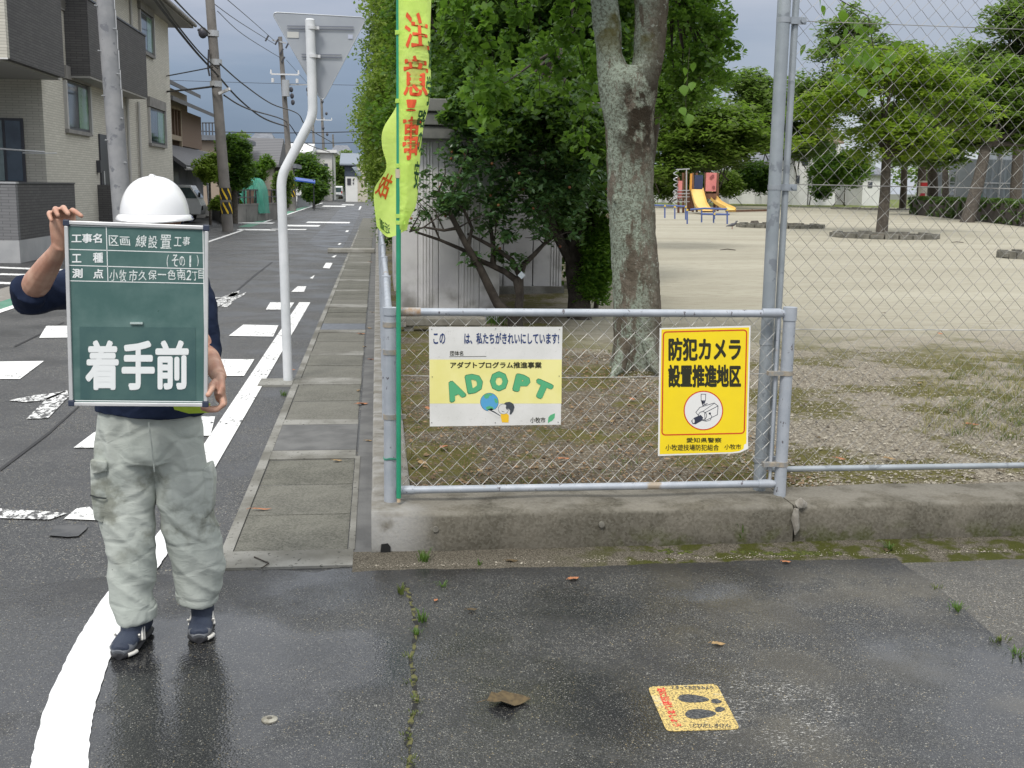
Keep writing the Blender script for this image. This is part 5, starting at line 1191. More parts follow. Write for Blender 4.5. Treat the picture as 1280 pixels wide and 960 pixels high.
# --- camellia in front of the shed
cmt = thing('camellia_tree', tuple(G(642,409,PZ)), 'dark glossy camellia tree with crooked stems in front of the grey shed', 'tree')
CY = G(642,409,PZ).y
def cb(pts, r0, r1): 
    b = MB(); k = len(pts); P_ = [Q(x_, y_, CY+dy) for x_, y_, dy in pts]
    b.tube(P_, [r0+(r1-r0)*i/(k-1) for i in range(k)], 8); b.build('branch', BARKD, cmt, True); return P_
tips = []
for pts, r0, r1 in (([(642,410,0),(640,396,0),(622,380,0),(612,360,0),(600,335,0),(585,310,-.1),(572,285,-.1),(560,262,-.2),(548,240,-.2)],.065,.02),
    ([(648,410,0),(647,396,0),(650,370,0),(645,350,0),(632,340,.1),(615,332,.1),(598,325,.1),(578,312,.1),(550,300,.1),(520,290,.1)],.055,.012),
    ([(650,372,0),(650,345,0),(655,330,0),(668,318,0),(680,305,.1),(690,298,.1)],.045,.015), ([(650,345,0),(640,325,0),(622,312,0),(600,300,0),(584,292,0)],.035,.012),
    ([(616,332,.1),(617,310,.1),(614,290,.1),(612,270,.2)],.035,.015), ([(585,310,-.1),(590,285,0),(580,262,0),(560,245,0)],.025,.01),
    ([(612,270,.2),(625,245,.2),(640,225,.1),(655,210,0)],.02,.008), ([(572,285,-.1),(555,288,-.2),(530,284,-.2),(512,290,-.2)],.02,.006), ([(560,262,-.2),(570,230,-.1),(580,200,0),(590,175,0)],.02,.008)):
    tips += cb(pts, r0, r1)[-3:]
for _ in range(22):
    s_ = rs.choice(tips); e = s_+Vector((rs.uniform(-.35,.35), rs.uniform(-.3,.3), rs.uniform(.05,.5))); b = MB(); m_ = s_.lerp(e,.5)+Vector((.04,0,.03)); b.tube([s_, m_, e], [.010,.007,.003], 5); b.build('twig', BARKD, cmt, True)
ces = [ell(600,195,62,38,CY), ell(560,235,45,40,CY), ell(650,235,60,45,CY), ell(540,262,28,24,CY), ell(700,260,50,48,CY), ell(640,285,38,22,CY), ell(600,255,48,36,CY), ell(690,205,60,38,CY), ell(735,240,35,45,CY), ell(640,325,24,16,CY), ell(590,322,18,10,CY), ell(640,170,50,24,CY)]
ccl = clumps_in(ces, 330, (.07,.17), 70, .15); leaf_mesh('crown', ccl, 21, .080, LF['cam'], cmt, .8, .45, .5, seed=71)
leaf_mesh('fresh_leaves', ccl[::9], 7, .065, LF['vine'], cmt, .8, .4, .5, seed=72)
for i in range(34):
    c_ = rs.choice(ccl); b = MB(); b.ball((c_[0]+rs.uniform(-.1,.1), c_[1]-.1, c_[2]+rs.uniform(-.1,.1)), .016, 8, 6); b.build('fruit', mat('fruit_red', (.16,.035,.02), (.20,.10,.03), 30, .4), cmt, True)
b = MB(); p = Q(652,344,CY-.12); b.obox(p, .062, .003, .062, Matrix.Rotation(R(42), 3, 'Y') ); b.build('name_tag', mat('tag_white', (.62,.66,.68), (.45,.52,.58), 50), cmt)

# --- grey shed
sd_ = thing('shed', (1.3,15.5,PZ), 'grey panelled concrete shed with a flat roof behind the camellia', 'shed')
s = NT('shed_concrete'); x = s.sepc(s.co)
c = s.mix(s.step(s.noise(1.8, 5, .6), .3, .7), (.50,.49,.49), (.58,.575,.56)); c = s.mix(s.math('MULTIPLY', s.step(s.noise(5, 6, .7, s.map((3,3,.35))), .60, .76), .3), c, (.28,.27,.25))
c = s.mix(s.math('MULTIPLY', s.step(x[2], .9, .1), s.step(s.noise(2.4, 5), .46, .68)), c, (.22,.21,.19)); M_shed = s.done(c, .85, 0, s.bump(s.noise(60, 4), .35, .006), .25)
Y0, Y1 = G(560,402,PZ).y, G(680,366,PZ).y
xl, xr = Q(497,390,Y0).x, Q(624,390,Y0).x; zt = Q(600,178,Y0).z
n = 5
for i in range(n):
    a_, c_ = xl+(xr-xl)*i/n, xl+(xr-xl)*(i+1)/n
    b = MB(); b.box((a_+.002,Y0,PZ-.05),(c_-.002,Y0+.10,zt)); b.build('wall_panel', M_shed, sd_, bevel=.01)
    if i in (1,3):
        for k in range(4): b = MB(); b.tube([(a_+.05+.035*k,Y0-.002,PZ),(a_+.05+.035*k,Y0-.002,zt)], .009, 6); b.build('rib', M_shed, sd_, True)
b = MB(); b.box((xl+.01,Y0+.03,PZ-.05),(xr-.01,Y0+.09,zt-.01)); b.build('wall_core', M_conc2, sd_)
b = MB(); b.box((xr-.10,Y0+.102,PZ-.05),(xr,Y1+.2,zt)); b.build('side_wall', M_shed, sd_)
xr2 = Q(702,365,Y1).x
for i in range(3):
    a_, c_ = xr+(xr2-xr)*i/3, xr+(xr2-xr)*(i+1)/3; b = MB(); b.box((a_+.006,Y1,PZ+.02),(c_-.006,Y1+.1,zt)); b.build('wall_panel', M_shed, sd_, bevel=.01)
for k in range(4): b = MB(); b.tube([(xr2-.04-.04*k,Y1-.002,PZ+.02),(xr2-.04-.04*k,Y1-.002,zt)], .01, 6); b.build('rib', M_shed, sd_, True)
b = MB(); b.box((xr-.02,Y1-.12,PZ-.02),(xr2+.02,Y1-.002,PZ+.10)); b.build('plinth', M_conc, sd_)
b = MB(); b.box((xl+.02,Y1+.11,PZ),(xr2,Y1+2.2,zt)); b.build('rear_block', M_shed, sd_)
M_fas = mat('shed_fascia', (.10,.105,.095), (.16,.16,.145), 6, .8, .4, 50)
for k in range(3): b = MB(); z0_ = zt+.02+.145*k; b.box((xl+.12+.0*k,Y0-.25-.03*k,z0_),(xr2+.12,Y1+2.5,z0_+.135)); b.build('roof_fascia', M_fas, sd_, bevel=.01)
cx0, cx1 = Q(606,250,Y0+.5).x, Q(632,250,Y0+.5).x
b = MB(); b.box((cx0+.12,Y1-.9,PZ),(cx1+.14,Y1-.7,zt)); b.build('pillar', mat('shed_white', (.50,.50,.52), (.42,.42,.44), 4), sd_)
kc = thing('concrete_bench', tuple(G(553,412,PZ)), 'low weathered concrete beam on short legs left under the shed wall', 'bench')
p, q = G(497,412,PZ), G(606,412,PZ); M_old = mat('old_concrete', (.25,.235,.20), (.17,.16,.13), 8, .9, .5, 60)
b = MB(); b.box((p.x,p.y-.12,PZ+.05),(q.x,p.y+.06,PZ+.14)); b.build('beam', M_old, kc, bevel=.015)
for X in (p.x+.12, (p.x+q.x)/2, q.x-.12): b = MB(); b.box((X-.05,p.y-.09,PZ-.15),(X+.05,p.y+.03,PZ+.05)); b.build('leg', M_old, kc)

# --- park trees
def zel(label, bpx, es, n, per_, sz, lf, r0, cr, seed, **k):
    return tree('park_tree', label, G(*bpx, PZ), es, n, per_, sz, lf, r0, cr, .38, seed, nl=18, up=1.0, **k)
D1 = G(1102,291,PZ).y
zel('spreading tree with bright yellow-green layered crown standing alone on the sand', (1102,291), [ell(1105,165,62,26,D1), ell(1050,125,45,28,D1), ell(1165,115,52,30,D1), ell(1205,138,36,20,D1), ell(1095,85,48,28,D1), ell(1020,150,28,20,D1), ell(1218,168,22,10,D1), ell(1080,195,22,10,D1), ell(1150,190,30,8,D1), ell(1140,75,26,18,D1), ell(1000,175,16,10,D1)], 300, 66, .20, 'zel', .20, (.35,.85), 80, shell=.2, fork=tuple(Q(1108,195,D1)))
rk = mat('stone_ring', (.12,.115,.095), (.20,.19,.16), 5, .9, .6, 30)
def ring(px, py, rpx, label, part=24):
    c_ = G(px, py, PZ); r_ = (G(px+rpx, py, PZ)-c_).length; t = thing('stone_ring', tuple(c_), label, 'tree ring', 'stone rings on the playground sand')
    for i in range(part):
        a = 2*PI*i/part; b = MB(); cc = c_+Vector((r_*math.cos(a), r_*math.sin(a)*.9, .06)); b.obox(cc, 2*PI*r_/part*.92, .22, .16+.06*math.sin(i*2.3), Matrix.Rotation(a+PI/2, 3, 'Z')); b.build('kerb_stone', rk, t)
    b = MB(); b.disc(c_+Vector((0,0,.05)), r_*.92, 18); b.build('soil', mat('ring_soil', (.07,.055,.035), (.11,.09,.06), 8, .95), t)
ring(1105,296.5,52,'stone ring round the foot of the bright tree alone on the sand'); ring(975,284,42,'stone ring with a low stump halfway behind the tall grey post'); ring(1088,262,28,'small far stone ring between the grey post and the bright tree'); ring(1288,322,30,'nearest stone ring, cut by the right edge')
t_ = thing('tree_stump', tuple(G(945,283,PZ)), 'flat cut root in the ring left of the tall post', 'stump'); b = MB(); p = G(945,282,PZ); b.tube([p+Vector((0,0,-.05)), p+Vector((0,0,.1)), p+Vector((.1,0,.14))], [.35,.25,.1], 10); b.build('stump_wood', BARK, t_, True)
far = [('broad dark layered tree behind the slide tower',(880,252),[ell(880,160,75,40,95), ell(850,120,45,30,95), ell(930,170,50,35,95), ell(890,200,40,14,95), ell(840,205,40,30,95), ell(870,190,60,25,95)],380,70,.50,'zeld',.40,(1.0,1.9)),
 ('mid-green tree crown just left of the tall grey post',(960,250),[ell(950,140,40,45,110), ell(985,150,40,50,110), ell(930,110,30,20,110), ell(1010,180,30,25,110)],260,70,.5,'pale',.4,(1.2,2.1)),
 ('wide tree with twisted trunk in front of the grey cage, right side',(1209,278),[ell(1235,140,60,32,62), ell(1265,105,42,30,62), ell(1215,175,44,16,62), ell(1290,150,45,40,62), ell(1250,170,40,20,62)],300,64,.36,'zeld',.34,(.7,1.3)),
 ('tall pale tree rising behind the bright tree',(1150,262),[ell(1155,92,55,32,85), ell(1200,76,30,24,85), ell(1105,75,36,30,85)],200,60,.40,'pale',.38,(.8,1.6)),
 ('tall tree at the far right with a crown above the fence wire',(1268,272),[ell(1268,35,36,48,72), ell(1305,60,50,60,72), ell(1238,80,28,24,72)],190,62,.38,'pale',.36,(.8,1.4)),
 ('hazy tree reaching up behind the top left of the tall fence',(1020,256),[ell(1050,60,28,45,100), ell(1035,120,38,30,100), ell(1075,28,18,30,100), ell(1010,120,22,34,100)],150,60,.45,'pale',.34,(1.0,1.8)),
 ('low-crowned dark tree beside the red cabinet',(1165,268),[ell(1165,180,45,28,75), ell(1130,170,30,24,75), ell(1185,150,40,25,75)],220,70,.40,'zeld',.38,(.8,1.4)),
 ('slim tree with leaning trunk right of the bright tree',(1128,262),[ell(1140,190,30,18,88), ell(1120,150,30,25,88)],120,70,.42,'zeld',.30,(.8,1.4))]
for i, (lb, bp, es, n, pe, sz, lf, r0, cr) in enumerate(far): zel(lb, bp, es, n, pe, sz, lf, r0, cr, 90+i, shell=.35)
# right-hand row of extra trunks
for i, (px, py, lb) in enumerate(((1180,268,'brown trunk left of the wide twisted tree'),(1246,262,'thin leaning trunk in front of the right cage'))):
    t_ = thing('park_tree', tuple(G(px, py, PZ)), lb, 'tree'); trunk(t_, G(px, py, PZ), Q(px+8, 120, G(px, py, PZ).y), .28, .12, BARK, 5, i+4)
    zY = G(px, py, PZ).y; leaf_mesh('crown', clumps_in([ell(px+10, 110, 30, 30, zY)], 60, (.8,1.4), i+200, .4), 60, .4, LF['zeld'], t_, .5, 1.0, .55, seed=i+210)
# round bushes
tree('round_bush', 'round clipped dark green bush left of the tall post before the white houses', G(940,246,PZ), [ell(940,222,24,17,118), ell(955,228,14,12,118)], 130, 80, .35, 'dark', .3, (.7,1.2), .8, 110, cat='bush', nl=4, shell=.5)
tree('round_bush', 'leafy garden bush in front of the white gabled house', G(1048,250,PZ), [ell(1045,215,28,20,105), ell(1065,205,18,16,105)], 130, 80, .35, 'vine', .3, (.7,1.3), .8, 111, cat='bush', nl=4, shell=.5)
tree('dark_conifer', 'narrow dark conifer beside the white gabled house', G(1030,247,PZ), [ell(1030,205,7,28,118), ell(1028,235,8,14,118)], 80, 80, .35, 'dark', .3, (.5,.9), .9, 112, nl=2, shell=.4)
for i, (px, lb) in enumerate(((826,'leftmost low bush beyond the slide'),(905,'low bush right behind the slide tower'),(868,'dark low bush hidden behind the slide tower'))):
    tree('low_bush', lb, G(px,250,PZ), [ell(px,232,18,14,108)], 60, 80, .35, 'zeld', .2, (.6,1.1), .8, 120+i, cat='bush', nl=3, shell=.4)

# --- hedges, clipped
def hedge(label, pts, w, h, n, lf, seed, sz):
    c0 = Vector(pts[0]); t = thing('hedge', tuple(c0), label, 'hedge'); r_ = np.random.default_rng(seed); cl_ = []
    segs = list(zip(pts, pts[1:])); LL = sum((Vector(b_)-Vector(a_)).length for a_, b_ in segs)
    core = MB()
    for a_, b_ in segs:
        a_, b_ = Vector(a_), Vector(b_); L = (b_-a_).length; k = int(n*L/LL); core.bar(a_+Vector((0,0,h*.45)), b_+Vector((0,0,h*.45)), w*.8, h*.85)
        nrm = (b_-a_).normalized().cross(Vector((0,0,1)))
        for _ in range(k):
            u = r_.random(); f_ = r_.random(); off = nrm*(r_.choice([-1,1])*w*.45 if f_ < .55 else r_.uniform(-.45,.45)*w); zz_ = r_.uniform(.05,.95)*h if f_ < .55 else h*.95
            p = a_.lerp(b_, u)+off+Vector((0,0,zz_)); cl_.append((p.x, p.y, p.z, h*.13))
    core.build('hedge_core', BARKD, t); leaf_mesh('leaves', cl_, 40, sz, LF[lf], t, 1, .4, .6, seed=seed); return t
hedge('clipped hedge on the right in front of the grey cages', [G(1143,268,PZ), G(1215,275,PZ), G(1320,287,PZ)], 1.0, 1.25, 420, 'hedge', 130, .14)
hedge('low clipped hedge behind the slide and left of the tall post', [G(902,251.5,PZ), G(970,252,PZ)], 1.2, 1.0, 160, 'hedge', 131, .2)
hedge('low brownish hedge in front of the white gabled house', [G(988,251.5,PZ), G(1045,253,PZ)], 1.2, 1.0, 160, 'hedge', 132, .2)

# --- playground
pg = thing('slide_tower', tuple(G(875,266,PZ)), 'wooden play tower with two yellow slides and pink panels on the sand', 'play tower')
GY = G(880,267,PZ).y; U = GY/F_PX
def g(px, py, dy=0): return Q(px, py, GY+dy)
M_brn = mat('play_brown', (.12,.055,.03), (.17,.08,.045), 3, .6); M_pink = mat('play_pink', (.62,.22,.20), (.55,.18,.17), 2, .5); M_yel = mat('slide_yellow', (.72,.48,.14), (.66,.42,.12), 1, .4); M_nav = flat('play_navy', (.045,.06,.12)); M_org = flat('play_orange', (.60,.28,.05)); M_stl = mat('play_steel', (.45,.46,.47), rough=.4, metal=.4)
for px, py0, py1, dy in ((848,222,266,0),(854,216,266,1.6),(858,214,266,1.2),(866,216,265,0),(871,216,265,2.0),(882,216,265,0),(893,216,265,.0),(897,216,264,1.6)):
    b = MB(); b.bar(g(px, py1, dy), g(px, py0, dy), .13); b.build('post', M_brn, pg)
b = MB(); a_, c_ = g(866,240), g(895,240); b.box((a_.x,GY-.1,a_.z-.08),(c_.x,GY+1.8,a_.z+.02)); b.build('deck', M_brn, pg)
for q_, m_, dy in (((882,216,896,239),M_pink,-.12), ((847,226,853,248),M_pink,-.12), ((868,219,879,236),M_nav,1.75), ((862,217,865.5,238),M_org,-.12), ((882,240,896,248),M_brn,-.1), ((857,240,866,264),M_brn,.5)):
    a_, c_ = g(q_[0], q_[3], dy), g(q_[2], q_[1], dy); b = MB(); b.box((a_.x,GY+dy,a_.z),(c_.x,GY+dy+.06,c_.z)); b.build('panel', m_, pg)
for px, py in ((891,220),(892,234),(889,222)):
    b = MB(); p = g(px, py, -.16); b.tube([p, p+Vector((0,-.03,0))], .10, 8); b.build('peep_hole', mat('hole', (.25,.07,.07)), pg)
def chute(pts, w, m_):
    b = MB(); P_ = [g(x_, y_, dy) for x_, y_, dy in pts]
    for i, p in enumerate(P_):
        d = (P_[min(i+1, len(P_)-1)]-P_[max(i-1, 0)]); sd2 = Vector((d.y, -d.x, 0)); sd2 = sd2.normalized() if sd2.length > .01 else Vector((1,0,0)); 
        for o_, z_ in ((-w,.16),(-w*.82,.02),(w*.82,.02),(w,.16),(w*1.0,-.06),(-w*1.0,-.06)): b.v.append(tuple(p+sd2*o_+Vector((0,0,z_))))
        if i:
            q = len(b.v)-12
            for k in range(6): b.f.append((q+k, q+6+k, q+6+(k+1)%6, q+(k+1)%6)); b.mi.append(0)
    b.build('slide_chute', m_, pg, True)
chute([(871,237,-.1),(873,246,-.9),(876,256,-1.8),(880,262,-2.6),(884,264,-3.2)], .42, M_yel)
chute([(886,240,.6),(891,247,.2),(898,254,-.2),(905,258,-.6),(912,261,-1.0),(914,263,-1.2)], .36, M_yel)
b = MB(); hp = [g(845+3*math.cos(k*.9), 213+ (262-213)*k/46, -.3+ .2*math.sin(k*.9)) for k in range(47)]; b.tube(hp, .03, 5); b.build('spiral_climber', M_stl, pg, True)
b = MB(); b.bar(g(845,212,-.2), g(862,211,-.2), .07); b.bar(g(858,212,-.2), g(858,264,-.2), .06); b.build('climbing_frame', M_stl, pg)
for py in (238,242,246,252): b = MB(); b.bar(g(846,py,-.2), g(862,py,-.2), .05); b.build('rung', M_stl, pg)
M_blu = flat('rail_blue', (.08,.12,.30)); M_ry = flat('rail_yellow', (.7,.5,.08))
def rail(label, pts, posts, Y):
    t = thing('play_rail', tuple(G(posts[0][0], posts[0][2], PZ)), label, 'play rail')
    b = MB(); P_ = [Q(x_, y_, Y+dy) for x_, y_, dy in pts]; b.tube(P_, .045, 6); b.build('hand_rail', M_blu, t, True)
    for px, y0_, y1_, dy in posts: b = MB(); b.bar(Q(px, y0_, Y+dy), Q(px, y1_, Y+dy), .06); b.build('post', M_blu, t); b = MB(); b.bar(Q(px, y0_-.6, Y+dy), Q(px, y0_+1.5, Y+dy), .08); b.build('post_cap', M_ry, t)
YR = G(909,280,PZ).y
rail('low blue rail in front of the slide', [(863,262,0),(880,260.5,0),(909,261.5,0)], [(859,262,281,0),(877,261,278,.8),(892,261,278.5,.8),(909,262,280,0)], YR)
rail('second lower blue rail crossing in front of the slide', [(877,267.5,.6),(894,268,.6),(912,268,.4)], [(893,267,274,.6)], YR)
rail('blue rail with yellow cap at the left edge of the sand by the lichen trunk', [(815,256.5,1),(831,257,1)], [(831,257,272.5,1)], YR+4)
rail('thin blue rail left of the play tower', [(831,257,2.5),(857,258,2)], [(843.5,258,273.5,2.2),(857,258,275,2)], YR+5)
lg = thing('balance_beam', tuple(G(935,263.5,PZ)), 'long low beam lying on the sand right of the slides', 'beam'); b = MB(); b.bar(G(908,264,PZ+.12), G(963,262.8,PZ+.12), .14); b.build('beam_log', M_brn, lg)
for px in (915,940,960): b = MB(); p = G(px,263.5,PZ); b.bar(p, p+Vector((0,0,.12)), .1); b.build('beam_foot', M_brn, lg)
# pigeon on the sand
pj = thing('pigeon', tuple(G(915,286,PZ)), 'dark pigeon standing on the sand in front of the blue rail', 'bird'); p = G(915,286,PZ); M_bird = mat('pigeon_grey', (.07,.07,.08), (.11,.11,.12), 8)
b = MB(); b.tube([p+Vector((-.26,0,.10)), p+Vector((-.14,0,.13)), p+Vector((.0,0,.16)), p+Vector((.10,0,.19)), p+Vector((.15,0,.25)), p+Vector((.17,0,.30)), p+Vector((.20,0,.31)), p+Vector((.24,0,.30))], [(.012,.03),(.04,.05),(.07,.07),(.06,.06),(.035,.035),(.036,.036),(.028,.028),(.006,.006)], 10, ref=(0,0,1)); b.build('body', M_bird, pj, True)
for dy in (-.03,.03): b = MB(); b.tube([p+Vector((0,dy,.11)), p+Vector((.01,dy,.05)), p+Vector((-.005,dy,0)), p+Vector((.03,dy,0))], .008, 5); b.build('leg', mat('pigeon_leg', (.3,.08,.07)), pj)
b = MB(); b.tube([p+Vector((-.20,.04,.13)), p+Vector((-.05,.075,.17)), p+Vector((.06,.05,.19))], [(.01,.03),(.015,.05),(.01,.03)], 8, ref=(0,0,1)); b.build('wing', M_bird, pj, True)
for (px, py, lb) in ((910,313.5,'thin dark twig on the sand below the pigeon'),(1197,304,'twig lying on the sand right of the bright tree')):
    t_ = thing('fallen_twig', tuple(G(px,py,PZ)), lb, 'twig'); p = G(px,py,PZ); b = MB(); b.tube([p+Vector((-.22,0,.02)), p+Vector((0,.05,.04)), p+Vector((.20,.0,.02))], [.006,.014,.01], 5); b.build('twig_wood', BARKD, t_, True)

# --- houses and cages behind the park
WHT = mat('house_white', (.62,.62,.60), (.70,.70,.68), .5, .8); GLS = mat('window_glass', (.03,.035,.045), (.07,.08,.09), .6, .12, spec=.8); RFB = mat('roof_brown', (.17,.11,.085), (.22,.15,.12), 2, .8); RFG = mat('roof_grey', (.13,.14,.16), (.18,.19,.21), 2, .7); TRM = mat('trim_dark', (.07,.07,.075), rough=.6)
def house(label, x0, x1, ybase, ytop, Y, wall, roofm, dep=8, wins=(), roofh=2.2, kind='gable', z0=PZ, name='house'):
    a_, c_ = Q(x0, ybase, Y), Q(x1, ytop, Y); zt_ = c_.z; t = thing(name, (a_.x, Y, z0), label, 'house'); 
    b = MB(); b.box((a_.x,Y,z0-.1),(c_.x,Y+dep,zt_)); b.build('wall', wall, t)
    e = .5; xa, xb = a_.x-e, c_.x+e; ym = Y+dep/2
    b = MB()
    if kind == 'gable': b.add([(xa,Y-e,zt_),(xb,Y-e,zt_),(xb,ym,zt_+roofh),(xa,ym,zt_+roofh),(xa,Y+dep+e,zt_),(xb,Y+dep+e,zt_),(xa,Y-e,zt_-.15),(xb,Y-e,zt_-.15),(xb,Y+dep+e,zt_-.15),(xa,Y+dep+e,zt_-.15)], [(0,1,2,3),(3,2,5,4),(0,6,7,1),(4,5,8,9),(0,3,4,9,6),(1,7,8,5,2),(6,9,8,7)])
    elif kind == 'gable_x':
        xm = (xa+xb)/2; b.add([(xa,Y-e,zt_),(xm,Y-e,zt_+roofh),(xb,Y-e,zt_),(xa,Y+dep+e,zt_),(xm,Y+dep+e,zt_+roofh),(xb,Y+dep+e,zt_),(xa,Y-e,zt_-.15),(xb,Y-e,zt_-.15),(xb,Y+dep+e,zt_-.15),(xa,Y+dep+e,zt_-.15)], [(0,1,4,3),(1,2,5,4),(0,6,7,2,1),(3,4,5,8,9),(0,3,9,6),(2,7,8,5),(6,9,8,7)])
    elif kind == 'hip':
        xm0, xm1 = xa+(xb-xa)*.3, xb-(xb-xa)*.3; b.add([(xa,Y-e,zt_),(xb,Y-e,zt_),(xb,Y+dep+e,zt_),(xa,Y+dep+e,zt_),(xm0,ym,zt_+roofh),(xm1,ym,zt_+roofh)], [(0,1,5,4),(1,2,5),(2,3,4,5),(3,0,4),(3,2,1,0)])
    else: b.box((xa,Y-e,zt_),(xb,Y+dep+e,zt_+.3))
    b.build('roof', roofm, t)
    for w_ in wins:
        p, q = Q(w_[0], w_[3], Y), Q(w_[2], w_[1], Y); b = MB(); b.box((p.x-.05,Y-.08,p.z-.05),(q.x+.05,Y+.02,q.z+.05)); wf = b.build('window', TRM if len(w_) < 5 else w_[4], t)
        b = MB(); b.box((p.x,Y-.10,p.z),(q.x,Y-.082,q.z)); o_ = b.build('pane', GLS, wf)
    return t
house('white gabled two-storey house seen through the tall fence', 1011, 1048, 240, 178, 128, WHT, RFB, 9, [(1024,186,1026.5,200),(1031,180,1034,202),(1012,216,1014,226),(1018,219,1021,226),(1039,182,1044,196)], 2.2, 'gable')
house('low white annexe left of the gabled house', 991, 1012, 240, 196, 126, WHT, RFG, 7, [(995,220,999,229),(1003,189+10,1010,206)], 1.2, 'flat')
house('white house half hidden behind the round bush', 912, 974, 240, 203, 132, WHT, RFG, 9, [(921,214,928,222),(960,212,966,220),(945,210,950,217)], 1.8, 'hip')
house('pale low house right of the brown pole', 1078, 1108, 240, 218, 130, WHT, RFG, 8, [(1085,228,1090,234)], 1.0, 'gable')
house('pale house glimpsed behind the far left bushes of the park', 828, 860, 240, 226, 135, WHT, RFG, 8, [(840,230,846,234)], 1.0, 'gable')
house('grey-roofed house rising behind the white gabled one', 1018, 1052, 200, 172, 150, WHT, RFG, 9, [], 2.4, 'hip')
tw = thing('lattice_mast', tuple(Q(909,240,160)), 'distant lattice mast poking above the trees right of the lichen trunk', 'mast')
for dx in (-.5,.5): b = MB(); b.bar(Vector((Q(909,240,160).x+dx,160,0)), Vector((Q(909,84,160).x+dx*.4,160,Q(909,84,160).z)), .14); b.build('mast_leg', M_stl, tw)
for k in range(10): z_ = 9+k*1.0; b = MB(); b.bar((Q(909,240,160).x-.45,160,z_),(Q(909,240,160).x+.45,160,z_+.9), .1); b.build('mast_brace', M_stl, tw)
# white boundary fence
wf_ = thing('white_park_fence', tuple(G(900,247,PZ)), 'low white post and rail fence along the far side of the park', 'fence')
WF = mat('fence_white', (.62,.62,.62))
fa_, fb_ = G(800,247.6,PZ), G(1100,251.5,PZ); nn_ = 46
for i in range(nn_):
    p = fa_.lerp(fb_, i/(nn_-1)); b = MB(); b.box((p.x-.07,p.y-.07,PZ),(p.x+.07,p.y+.07,PZ+1.2)); b.build('post', WF, wf_)
for z_ in (.45,.8,1.15): b = MB(); b.bar(fa_+Vector((0,0,z_)), fb_+Vector((0,0,z_)), .07); b.build('rail', WF, wf_)
bp = thing('brown_pole', tuple(G(1071,248,PZ)), 'brown wooden pole in front of the garden bushes beyond the sand', 'pole'); p = G(1071,248,PZ); b = MB(); b.tube([p, Q(1072,188,p.y)], [.22,.17], 8); b.build('pole_shaft', mat('pole_brown', (.16,.09,.05)), bp, True)
vm = thing('red_cabinet', tuple(G(1157,262,PZ)), 'small red and white cabinet between dark tree trunks', 'cabinet'); p = Q(1152,240,90); q = Q(1163,226,90)
b = MB(); b.box((p.x,90,p.z-.9),(q.x,90.6,q.z)); b.build('cabinet_body', flat('cab_cream', (.55,.52,.42)), vm); b = MB(); b.box((p.x-.01,89.95,q.z-.45),(q.x+.01,90.3,q.z-.15)); b.build('red_band', flat('cab_red', (.6,.03,.03)), vm); b = MB(); b.box((p.x-.01,89.95,p.z-.6),(p.x+.3,90.3,p.z-.1)); b.build('red_foot', flat('cab_red2', (.45,.03,.05)), vm)
bk = thing('parked_bicycle', tuple(G(1043,252.5,PZ)), 'small white bicycle parked at the far edge of the sand', 'bicycle'); p = G(1043,253,PZ)
for dx in (-.5,.5): b = MB(); c_ = p+Vector((dx,0,.33)); b.tube([c_+Vector((.31*math.cos(a),0,.31*math.sin(a))) for a in [2*PI*i/14 for i in range(15)]], .04, 5, cap=False); b.build('wheel', M_stl, bk)
b = MB(); 
for u_, w_ in (((-.5,.33),(-.1,.75)),((-.1,.75),(.4,.75)),((.4,.85),(.5,.33)),((-.1,.75),(0,.33)),((0,.33),(.4,.7)),((-.5,.33),(0,.33)),((.3,1.0),(.5,.9)),((-.2,.9),(0,.9))): b.tube([p+Vector((u_[0],0,u_[1])), p+Vector((w_[0],0,w_[1]))], .04, 5)
b.build('bike_frame', WF, bk)
# ball-court cages: blue-grey netting on posts
s = NT('cage_netting'); s.done(s.mix(s.step(s.noise(.6, 4, .5, s.map((3,3,.3))), .3, .7), (.17,.20,.22), (.24,.27,.30)), .8); trn = s.n('ShaderNodeBsdfTransparent'); mxs = s.n('ShaderNodeMixShader'); mxs.inputs[0].default_value = .30
s.t.links.new(s.p.outputs[0], mxs.inputs[1]); s.t.links.new(trn.outputs[0], mxs.inputs[2]); s.t.links.new(mxs.outputs[0], s.out.inputs[0]); M_net = s.m
for (x0, x1, Y, yt, lb, grn) in ((1184,1205,84,186,'narrow blue-grey netted cage left of the twisted trunk',0),(1221,1330,78,186,'long blue-grey netted ball-court cage at the right edge',1)):
    a_, c_ = Q(x0, 250, Y), Q(x1, yt, Y); t = thing('netted_cage', (a_.x, Y, PZ), lb, 'sports cage')
    b = MB(); nb = 26; zt_ = c_.z
    for i in range(nb+1):
        X = a_.x+(c_.x-a_.x)*i/nb; b.v += [(X, Y+.12*(i%2), PZ), (X, Y+.12*(i%2), zt_)]
        if i: q = len(b.v)-4; b.f.append((q,q+2,q+3,q+1)); b.mi.append(0)
    b.build('netting', M_net, t); b = MB(); b.box((a_.x,Y+3,PZ),(c_.x,Y+3.1,zt_*.85)); b.build('rear_wall', mat('cage_wall', (.16,.18,.19), (.24,.26,.27), .5), t)
    k = max(2, int((c_.x-a_.x)/1.5))
    for i in range(k+1): X = a_.x+(c_.x-a_.x)*i/k; b = MB(); b.tube([(X,Y-.1,PZ),(X,Y-.1,zt_+.1)], .06, 6); b.build('post', M_stl if i or not grn else flat('green_post', (.05,.22,.17)), t, True)
    for z_ in (PZ+.1, zt_*.5, zt_): b = MB(); b.bar((a_.x,Y-.1,z_),(c_.x,Y-.1,z_), .07); b.build('rail', M_stl, t)
    if grn: b = MB(); b.box((a_.x,Y-.06,PZ),(a_.x+.35,Y-.02,zt_*.8)); b.build('green_sheet', mat('green_sheet', (.06,.20,.16)), t)
